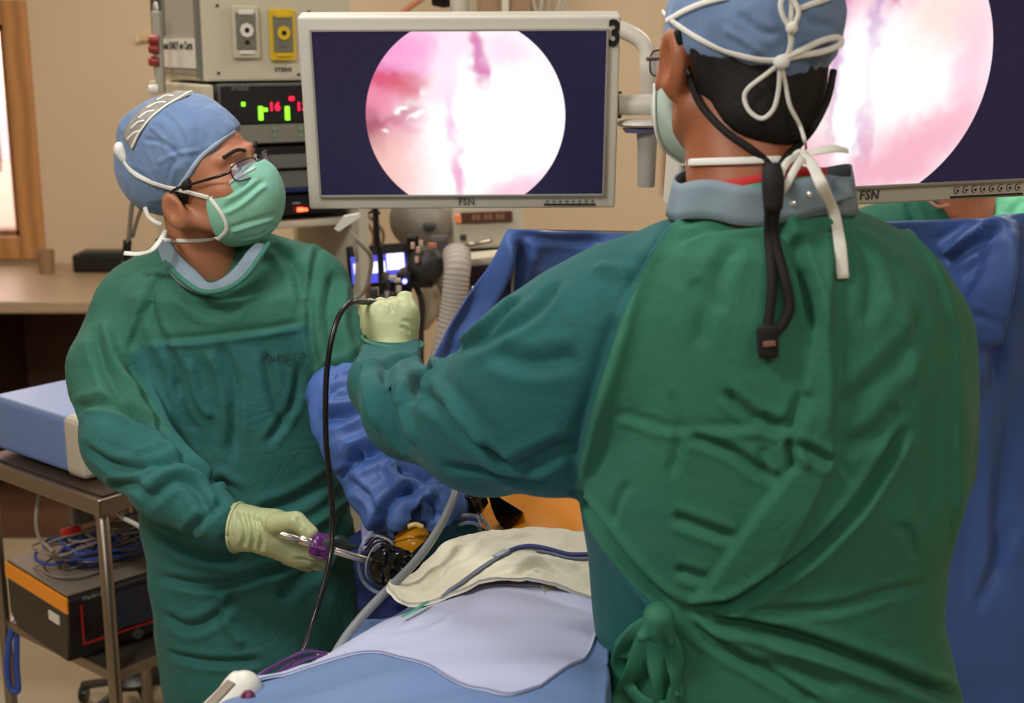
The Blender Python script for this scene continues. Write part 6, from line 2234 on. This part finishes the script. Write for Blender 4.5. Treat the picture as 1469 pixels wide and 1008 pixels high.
# ---- ports
t = thing('trocar', 'black glossy trocar port holding the long silver shaft', 'trocar', tuple(P(565, 815, 1.86)))
ax = (P(590, 822, 1.84) - P(545, 808, 1.87)).normalized()
Mx = frame(P(541, 806, 1.865), ax.orthogonal(), ax) @ Matrix.Scale(1.25, 4)
lathe('head', [(0, 0), (0.016, 0.0), (0.022, 0.006), (0.024, 0.018), (0.021, 0.024), (0.024, 0.028), (0.024, 0.036), (0.016, 0.042), (0.013, 0.050), (0, 0.051)], Mx, GLOSSB, t, caps=False)
for k in range(7):
    a = k * math.pi * 2 / 7
    box('grip_rib', (0.023 * math.cos(a), 0.023 * math.sin(a), 0.016), (0.006, 0.006, 0.020), GLOSSB, t, Mx, bev=0.002)
tube('stopcock', [P(566, 800, 1.85), P(570, 793, 1.84)], 0.005, GLOSSB, t)
tube('stopcock', [P(582, 803, 1.84), P(592, 797, 1.83)], 0.004, GLOSSB, t)
tube('cannula', [P(585, 822, 1.85), P(610, 845, 1.86), ], 0.009, GLOSSB, t)
tube('seal_ring', [Mx @ Vector((0.0235 * math.cos(a), 0.0235 * math.sin(a), 0.001)) for a in [2 * math.pi * k / 20 for k in range(21)]], 0.0016, mat('clear_rim', (150, 150, 145), 0.2), t, smooth=1)
t = thing('trocar', 'dark brown glossy port with two thin silver shafts behind the grey tube', 'trocar', tuple(P(676, 725, 2.0)))
DBR = mat('brown_gloss', (44, 26, 22), 0.15)
ax = (P(700, 768, 2.0) - P(676, 715, 2.0)).normalized()
Mx = frame(P(668, 700, 2.0), ax.orthogonal(), ax)
lathe('head', [(0, 0), (0.018, 0.0), (0.024, 0.008), (0.022, 0.018), (0.025, 0.022), (0.024, 0.036), (0.014, 0.044), (0, 0.045)], Mx, DBR, t, caps=False)
for k in range(6):
    a = k * math.pi * 2 / 6
    box('grip_rib', (0.023 * math.cos(a), 0.023 * math.sin(a), 0.018), (0.007, 0.007, 0.018), DBR, t, Mx, bev=0.002)
CH = mat('chrome', (224, 218, 210), 0.3, metal=1.0)
tube('shaft', [P(682, 735, 1.98), P(697, 770, 1.96), P(708, 800, 1.95)], 0.0024, CH, t)
tube('shaft', [P(688, 733, 1.985), P(704, 766, 1.965), P(716, 796, 1.955)], 0.0024, CH, t)
t = thing('grasping_forceps', 'black angular instrument grip just below the raised green sleeve', 'instrument', tuple(P(728, 735, 2.0)))
prof = [(700, 708), (712, 710), (752, 735), (742, 742), (735, 752), (722, 758), (712, 745), (705, 728)]
V = [P(a, b, 1.98) for a, b in prof] + [P(a, b, 2.02) for a, b in prof]
n = len(prof)
o = mesh('grip', V, [tuple(range(n)), tuple(reversed(range(n, 2 * n)))] + [(k, k + n, (k + 1) % n + n, (k + 1) % n) for k in range(n)], GLOSSB, t, smooth=False)
md = o.modifiers.new('b', 'BEVEL')
md.width = 0.003
md.segments = 2

# ---- held instrument
t = thing('laparoscopic_instrument', 'silver shaft instrument with a purple knob held in the left surgeon\'s glove', 'instrument', tuple(P(460, 782, 1.86)))
tube('shaft', [P(402, 766, 1.825), P(434, 775, 1.835)], 0.0048, CH, t, smooth=0, seg=14)
tube('shaft', [P(430, 773, 1.834), P(455, 781, 1.842)], 0.0068, CH, t, smooth=0, seg=14)
tube('shaft', [P(450, 780, 1.847), P(505, 797, 1.858), P(556, 812, 1.868)], 0.0058, CH, t, smooth=0, seg=14)
PUR = mat('purple_plastic', (92, 28, 104), 0.3)
ax = (P(475, 788, 1.85) - P(446, 780, 1.85)).normalized()
Mx = frame(P(446, 779, 1.848), ax.orthogonal(), ax)
lathe('knob', [(0, 0), (0.014, 0), (0.018, 0.004), (0.019, 0.012), (0.016, 0.018), (0.0185, 0.024), (0.0165, 0.032), (0.010, 0.035), (0, 0.035)], Mx, PUR, t, caps=False)
for k in range(6):
    a = k * math.pi / 3
    box('knob_rib', (0.017 * math.cos(a), 0.017 * math.sin(a), 0.014), (0.006, 0.005, 0.024), PUR, t, Mx, bev=0.002)
lathe('knob_button', [(0.006, 0), (0.006, 0.004), (0, 0.005)], frame(P(468, 778, 1.825), (1, 0, 0), (0, -1, 0.3)), DKGREY, t, caps=False, seg=14)
tube('lever', [P(470, 778, 1.87), P(486, 776, 1.88), P(500, 782, 1.88), P(511, 784, 1.88)], [0.004, 0.009, 0.006, 0.0035], mat('lever_dark', (46, 54, 50), 0.25), t)

# ---- cables and tubes
tag(tube('grey_light_cable', [P(470, 962, 1.60), P(482, 936, 1.61), P(500, 908, 1.63), P(525, 878, 1.66), P(556, 846, 1.69), P(590, 812, 1.73), P(618, 776, 1.78), P(640, 738, 1.82), P(652, 708, 1.86), P(655, 690, 1.90)], 0.0062, mat('tube_grey', (128, 132, 134), 0.4), seg=14),
    'thick grey tube rising from the drapes across the instruments', 'tube')
tag(tube('black_camera_cable', [P(540, 434, 1.935), P(522, 433, 1.91), P(504, 434, 1.88), P(488, 450, 1.86), P(476, 485, 1.84), P(469, 530, 1.83), P(467, 580, 1.82), P(468, 635, 1.81), P(474, 690, 1.80), P(477, 740, 1.79), P(475, 790, 1.77), P(467, 830, 1.74), P(452, 880, 1.70), P(435, 930, 1.64), P(418, 965, 1.58), P(400, 1000, 1.54)], 0.0042, mat('cable_black', (22, 22, 24), 0.25), seg=12),
    'long thin black cable looping down from the raised fist', 'cable')
PC = mat('purple_cable', (86, 34, 108), 0.35)
t = thing('purple_cable', 'pair of thin purple cables lying where the black cable meets the drapes', 'cable', tuple(P(420, 955, 1.52)))
tube('strand', [P(362, 975, 1.44), P(385, 960, 1.46), P(415, 944, 1.50), P(440, 934, 1.53), P(462, 936, 1.56), P(478, 940, 1.575)], 0.0024, PC, t)
tube('strand', [P(395, 975, 1.44), P(415, 960, 1.47), P(432, 948, 1.50), P(452, 942, 1.54), P(474, 942, 1.56)], 0.0024, PC, t)
tube('strand', [P(366, 982, 1.43), P(392, 968, 1.46), P(420, 950, 1.50), P(430, 944, 1.52)], 0.0022, PC, t)
tube('white_sleeve', [P(455, 942, 1.555), P(466, 940, 1.565)], 0.0032, WHITE, t)
tube('white_sleeve', [P(470, 940, 1.565), P(480, 940, 1.575)], 0.0032, WHITE, t)
CT = mat('clear_tubing', (170, 184, 196), 0.12, alpha=0.3, spec=0.8)
t = thing('clear_tubing', 'clear plastic tubing looping behind the towel and the trocar', 'tubing', tuple(P(600, 780, 1.95)))
tube('loop', [P(650, 748, 1.95), P(662, 740, 1.95), P(682, 740, 1.95), P(700, 752, 1.95), P(706, 768, 1.94)], 0.003, CT, t)
tube('loop', [P(655, 756, 1.94), P(668, 750, 1.93), P(684, 752, 1.93), P(690, 762, 1.93)], 0.003, CT, t)
tube('loop', [P(534, 762, 1.93), P(520, 780, 1.92), P(514, 805, 1.91), P(520, 832, 1.90), P(538, 848, 1.88), P(556, 850, 1.87)], 0.003, CT, t)
tube('loop', [P(528, 770, 1.94), P(540, 768, 1.94), P(560, 776, 1.93), P(566, 790, 1.92)], 0.0025, CT, t)

# white handpiece, bottom left
t = thing('handpiece', 'white handpiece with a grey strip and purple button at the bottom edge', 'instrument', tuple(P(335, 990, 1.40)))
a0, b0 = P(285, 1055, 1.33), P(348, 988, 1.38)
V, F = sdf(lambda p: smin(rc(p, a0, b0, .022, .020), rc(p, b0, P(352, 986, 1.38), .020, .015), 0.01), a0 - Vector((.04, .04, .04)), P(365, 960, 1.40) + Vector((.04, .05, .03)), 0.005)
mesh('body', V, F, mat('handpiece_white', (226, 226, 214), 0.35), t)
d_ = (b0 - a0).normalized()
sn_ = Vector((-0.45, -0.65, 0.6)).normalized()
Mx = frame(a0.lerp(b0, 0.62) + sn_ * 0.0222, d_, sn_)
box('strip', (0, 0.0, 0.0), (0.060, 0.013, 0.006), mat('strip_taupe', (140, 128, 112), 0.5), t, Mx, bev=0.002)
lathe('button', [(0, 0.008), (0.007, 0.006), (0.0085, 0.0)], frame(P(356, 1000, 1.350), (1, 0, 0), (0.2, -1, 0.3)), mat('button_purple', (104, 26, 66), 0.3), t, caps=False, seg=16)

# ---- third person, behind the screen drape
t = thing('person', 'person in bright green behind the blue screen, face hidden by the right monitor', 'person', (P(1440, 300, 3.1).x, 3.1, 0))
Yp = 3.1


HP = Head(Vector((P(1375, 300, Yp).x, Yp - 0.01, 1.65)), (-0.2, -1, -0.25), 0.0, 1.0)


def bodyP(p):
    cx = P(1375, 300, Yp).x
    d = HP.sd(p)
    d = smin(d, rc(p, (cx, Yp + .01, 1.56), (cx, Yp + .01, 1.44), .055, .062), 0.03)
    d = smin(d, rc(p, (cx - .14, Yp, 1.36), (cx + .14, Yp, 1.36), .07, .07), 0.05)
    d = smin(d, rc(p, (cx, Yp, 1.3), (cx, Yp, 0.9), .13, .12), 0.05)
    d = smin(d, rc(p, (cx - .08, Yp, .85), (cx - .08, Yp, .06), .075, .045), 0.03)
    d = smin(d, rc(p, (cx + .08, Yp, .85), (cx + .08, Yp, .06), .075, .045), 0.03)
    return d


cx = P(1375, 300, Yp).x
V, F = sdf(bodyP, Vector((cx - .25, Yp - .18, 0)), Vector((cx + .25, Yp + .18, 1.82)), 0.009)
mesh('body', V, F, SKINR, t)
SG = mat('scrub_bright', (112, 214, 170), 0.7, var=0.05, bump=0.3, bscale=50)
SGd = mat('scrub_deep', (34, 110, 88), 0.7, var=0.05, bump=0.3, bscale=50)


def scr(p):
    d = rc(p, (cx + .03, Yp - .02, 1.33), (cx + .22, Yp, 1.35), .10, .095)
    d = smin(d, rc(p, (cx + .09, Yp, 1.25), (cx + .09, Yp, 0.7), .17, .17), 0.06)
    d = smax(d, -(p[0] - (cx + .0) - (p[2] - 1.33) * 0.75), 0.01)
    return d


def scl(p):
    d = rc(p, (cx - .07, Yp - .03, 1.40), (cx - .22, Yp, 1.32), .06, .085)
    d = smin(d, rc(p, (cx - .09, Yp, 1.25), (cx - .09, Yp, 0.7), .14, .15), 0.06)
    d = smax(d, (p[0] - (cx - .0) + (p[2] - 1.33) * 0.75), 0.01)
    return d


o, V, F = clothed('scrub_top', scr, Vector((cx - .1, Yp - .2, .5)), Vector((cx + .40, Yp + .2, 1.5)), 0.012, SG, t, [('v', .01, .006, [(1425, 270), (1426, 300), (1426, 330)]), ('v', .008, .01, [(1450, 310), (1462, 295), (1475, 285)])], 0.01, 12, 3, sub=1)
o, V, F = clothed('scrub_panel', scl, Vector((cx - .36, Yp - .2, .5)), Vector((cx + .12, Yp + .2, 1.52)), 0.012, SGd, t, [('v', .01, .01, [(1300, 290), (1310, 310), (1315, 340)])], 0.01, 12, 3, sub=1)
for nm_, cm_, fn_, lo_, hi_ in (('cap', CAPB, lambda p: smax(ell(HP.loc(p), (0, -0.014, 0.040), (0.085, 0.107, 0.095)), -(HP.loc(p)[2] - 0.016 - 0.42 * HP.loc(p)[1]), 0.006), .02, .17), ('mask', MASKG, maskshape(HP), .17, .04)):
    V, F = sdf(fn_, HP.o - Vector((.13, .17, lo_ + .02)), HP.o + Vector((.13, .15, hi_)), 0.005)
    mesh(nm_, V, F, cm_, t)
for sx in (-1, 1):
    lathe('eye', [(0, -0.011), (0.008, -0.008), (0.0115, 0), (0.008, 0.008), (0, 0.011)], Matrix.Translation(HP.w(sx * 0.032, 0.083, 0.0)), EYEW, t, seg=12, caps=False)
    lathe('iris', [(0, 0.003), (0.005, 0.0022), (0.0055, 0)], frame(HP.w(sx * 0.032, 0.0925, 0.0), HP.l, HP.f), BLACK, t, seg=12, caps=False)
tube('mask_strap', [P(1330, 285, 2.98), P(1345, 296, 2.97), P(1362, 294, 2.97)], 0.004, mat('pink_strap', (206, 150, 130), 0.6), t)

# ---- steel trolley at left
CR_ = P(141, 715, 2.50)
zt = 0.90
da = (P(0, 665, 2.73) - CR_)
da.z = 0
da.normalize()                       # along the long left edge, away from camera
db = Vector((-da.y, da.x, 0)) if da.y < 0 else Vector((da.y, -da.x, 0))     # to the right
Mt = Matrix(((db.x, da.x, 0, CR_.x), (db.y, da.y, 0, CR_.y), (0, 0, 1, 0), (0, 0, 0, 1)))     # x right, y away
TS = mat('trolley_steel', (150, 138, 126), 0.32, metal=0.9, bump=0.03, bscale=100)
t = thing('instrument_trolley', 'steel two-shelf trolley at the left edge of the picture', 'trolley', tuple(Mt @ Vector((0.25, 0.3, 0))))
WX, WY = 0.40, 0.46
box('top_shelf', (WX / 2, WY / 2, zt - 0.02), (WX, WY, 0.035), TS, t, Mt, bev=0.004)
box('shelf_mat', (WX / 2, WY / 2 - 0.005, zt + 0.0005), (WX - 0.03, WY - 0.03, 0.005), mat('shelf_dark', (62, 48, 40), 0.4), t, Mt, bev=0.001)
z2 = 0.515
box('lower_shelf', (WX / 2, WY / 2, z2 - 0.012), (WX - 0.03, WY - 0.03, 0.024), TS, t, Mt, bev=0.004)
for x in (0.018, WX - 0.018):
    for y in (0.018, WY - 0.018):
        tube('leg', [Mt @ Vector((x, y, zt - 0.03)), Mt @ Vector((x, y, 0.10))], 0.0135, TS, t, smooth=0, seg=16)
        lathe('castor', [(0, -0.015), (0.036, -0.015), (0.042, -0.008), (0.042, 0.008), (0.036, 0.015), (0, 0.015)], Mt @ Matrix.Translation((x, y, 0.043)) @ Matrix.Rotation(math.pi / 2, 4, 'Y'), BLACK, t, caps=False, seg=18)
        box('castor_fork', (x, y, 0.085), (0.04, 0.03, 0.03), TS, t, Mt, bev=0.004)
# device on top
t = thing('blue_device', 'pale blue boxy device with a rounded beige front on the top trolley shelf', 'medical device', tuple(Mt @ Vector((0.2, 0.25, zt))))
BD = mat('device_blue', (108, 138, 196), 0.42)
BT = mat('device_blue_top', (150, 172, 214), 0.38)
box('case', (0.205, 0.305, zt + 0.070), (0.33, 0.27, 0.118), BD, t, Mt, bev=0.012, seg=3)
box('lid', (0.205, 0.305, zt + 0.129), (0.325, 0.265, 0.010), BT, t, Mt, bev=0.005, seg=3)
box('front_bezel', (0.205, 0.135, zt + 0.072), (0.34, 0.075, 0.132), mat('device_beige', (196, 190, 176), 0.4), t, Mt, bev=0.022, seg=4)
box('front_panel', (0.205, 0.097, zt + 0.072), (0.28, 0.006, 0.08), DKGREY, t, Mt, bev=0.002)
for x in (0.1, 0.36):
    for y in (0.18, 0.40):
        lathe('foot', [(0.012, 0), (0.012, 0.012)], Mt @ Matrix.Translation((x, y, zt + 0.0035)), BLACK, t, seg=12)
# generator on the lower shelf
t = thing('electrosurgical_generator', 'black generator with an orange side stripe on the lower trolley shelf', 'medical device', tuple(Mt @ Vector((0.2, 0.25, z2))))
GBK = mat('generator_black', (26, 22, 22), 0.35)
gw, gd, gh = 0.40, 0.29, 0.150
g0 = (0.055, -0.055)
prof = [(0.0, 0.0), (0.0, gh - 0.03), (0.004, gh - 0.004), (0.012, gh), (gd, gh), (gd, 0.02), (gd - 0.02, 0)]
Mg = Mt @ Matrix.Translation((-0.022, 0.105, z2 + 0.003)) @ rotz(math.radians(-6))
V = []
for x in (0, gw):
    for y, z in [(0.02, 0.0), (0.0, gh - 0.035), (0.0, gh - 0.008), (0.010, gh), (gd, gh), (gd, 0.03), (gd - 0.03, 0)]:
        V.append(Mg @ Vector((x, y, z)))
n = 7
o = mesh('case', V, [tuple(range(n)), tuple(reversed(range(n, 2 * n)))] + [(k, k + n, (k + 1) % n + n, (k + 1) % n) for k in range(n)], GBK, t, smooth=False)
md = o.modifiers.new('b', 'BEVEL')
md.width = 0.004
md.segments = 2
box('top_cover', (gw / 2, gd / 2 + 0.004, gh + 0.002), (gw - 0.006, gd - 0.012, 0.006), mat('generator_top', (136, 126, 114), 0.4), t, Mg, bev=0.002)
ORG = mat('orange_stripe', (255, 160, 30), 0.4)
box('orange_stripe', (-0.001, gd / 2, gh - 0.018), (0.006, gd - 0.004, 0.034), ORG, t, Mg, bev=0.001)
box('label', (-0.002, 0.065, gh - 0.062), (0.004, 0.045, 0.020), WHITE, t, Mg, bev=0.0005)
RDL = mat('red_line', (150, 30, 24), 0.4)
box('touch_screen', (gw / 2 + 0.03, -0.001, gh * 0.60), (gw - 0.12, 0.006, gh * 0.56), mat('screen_navy', (30, 36, 58), 0.2), t, Mg, bev=0.001)
box('red_line', (gw / 2, -0.003, gh * 0.27), (gw - 0.05, 0.006, 0.0025), RDL, t, Mg, bev=0)
box('red_line', (0.027, -0.003, gh * 0.56), (0.0025, 0.006, gh * 0.58), RDL, t, Mg, bev=0)
for x in (0.15, 0.28):
    lathe('dial', [(0.0, 0.014), (0.011, 0.013), (0.013, 0.0)], Mg @ Matrix.Translation((x, 0.004, gh * 0.16)) @ Matrix.Rotation(math.pi / 2, 4, 'X'), DKGREY if x < .2 else BLACK, t, caps=False, seg=16)
text('marking', 'Medtronic', Mg @ Matrix.Translation((0.062, -0.002, gh * 0.93)) @ Matrix.Rotation(math.pi / 2, 4, 'X'), 0.013, mat('dim_white', (140, 140, 135), 0.5), t)
# cable heap on the generator
top = Mg @ Vector((gw / 2, gd / 2, gh + 0.006))
CG = [mat('heap_grey', (150, 140, 126), 0.45), mat('heap_blue', (52, 84, 168), 0.4), mat('heap_dark', (70, 62, 56), 0.5), mat('heap_white', (196, 192, 182), 0.4)]
t = thing('cable_heap', 'tangled heap of grey and blue cables on top of the orange-striped generator', 'cables', tuple(top))
rr = random.Random(5)
for k in range(26):
    cx_, cy_ = rr.uniform(0.10, 0.24), rr.uniform(0.10, 0.19)
    ra, rb_ = rr.uniform(0.05, 0.115), rr.uniform(0.04, 0.085)
    a0_ = rr.uniform(0, 6.28)
    zz = 0.006 + 0.0022 * k
    pts = []
    for j in range(11):
        a = a0_ + j * 0.60
        pts.append(Mg @ Vector((min(max(cx_ + ra * math.cos(a), 0.02), gw - .02), cy_ + rb_ * math.sin(a) + 0.01 * math.sin(3 * a), gh + zz + 0.006 * math.sin(2 * a + k))))
    tube('cable', pts, rr.choice([0.0022, 0.003, 0.0036]), CG[(1, 0, 1, 2, 0, 1, 3, 0)[k % 8]], t, seg=7, smooth=4)
for k in range(6):
    x, y = 0.07 + 0.055 * k, 0.10 + 0.035 * ((k * 5) % 4)
    tube('connector', [Mg @ Vector((x, y, gh + 0.05)), Mg @ Vector((x + 0.03, y - 0.01, gh + 0.045)), Mg @ Vector((x + 0.05, y - 0.005, gh + 0.04))], [0.005, 0.007, 0.004], CG[1], t, seg=10)
box('red_clip', (0.11, 0.19, gh + 0.066), (0.045, 0.026, 0.020), mat('red_clip', (196, 30, 34), 0.4), t, Mg, bev=0.008)
box('grey_clip', (0.16, 0.24, gh + 0.085), (0.05, 0.03, 0.045), mat('grey_clip', (120, 122, 118), 0.4), t, Mg, bev=0.008)
tube('cable', [P(75, 790, 2.62), P(56, 770, 2.7), P(52, 740, 2.75), P(58, 700, 2.78)], 0.0045, CG[0], t)
tube('cable', [P(166, 730, 2.58), P(176, 742, 2.56), P(195, 752, 2.55), P(214, 764, 2.55)], 0.005, CG[3], t)
tag(tube('blue_loop_cable', [P(22, 890, 2.78), P(14, 915, 2.77), P(10, 955, 2.76), P(14, 985, 2.76), P(26, 990, 2.76), P(24, 955, 2.77), P(24, 900, 2.78)], 0.007, CG[1]), 'blue strap loop dangling beside the trolley leg', 'strap')
# a stool / pole base on the floor beyond
t = thing('pole_stand', 'dark round pole base standing on the floor behind the trolley', 'stand', tuple(P(200, 1000, 3.4)))
fb = P(194, 985, 3.32)
tube('pole', [(fb.x, fb.y, 0.50), (fb.x, fb.y, 0.10)], 0.014, TS, t, smooth=0)
lathe('hub', [(0, 0.11), (0.05, 0.105), (0.075, 0.09), (0.07, 0.075), (0.02, 0.07), (0, 0.07)], Matrix.Translation((fb.x, fb.y, 0.02)), BLACK, t, caps=False)
for k in range(5):
    a = k * math.pi * 2 / 5 + 0.3
    e = Vector((fb.x + 0.17 * math.cos(a), fb.y + 0.17 * math.sin(a), 0.05))
    tube('leg', [(fb.x, fb.y, 0.10), e], 0.012, DKGREY, t, smooth=0)
    lathe('castor', [(0, -0.01), (0.022, -0.01), (0.024, 0), (0.022, 0.01), (0, 0.01)], Matrix.Translation((e.x, e.y, 0.0245)) @ Matrix.Rotation(math.pi / 2, 4, 'Y'), BLACK, t, caps=False, seg=12)
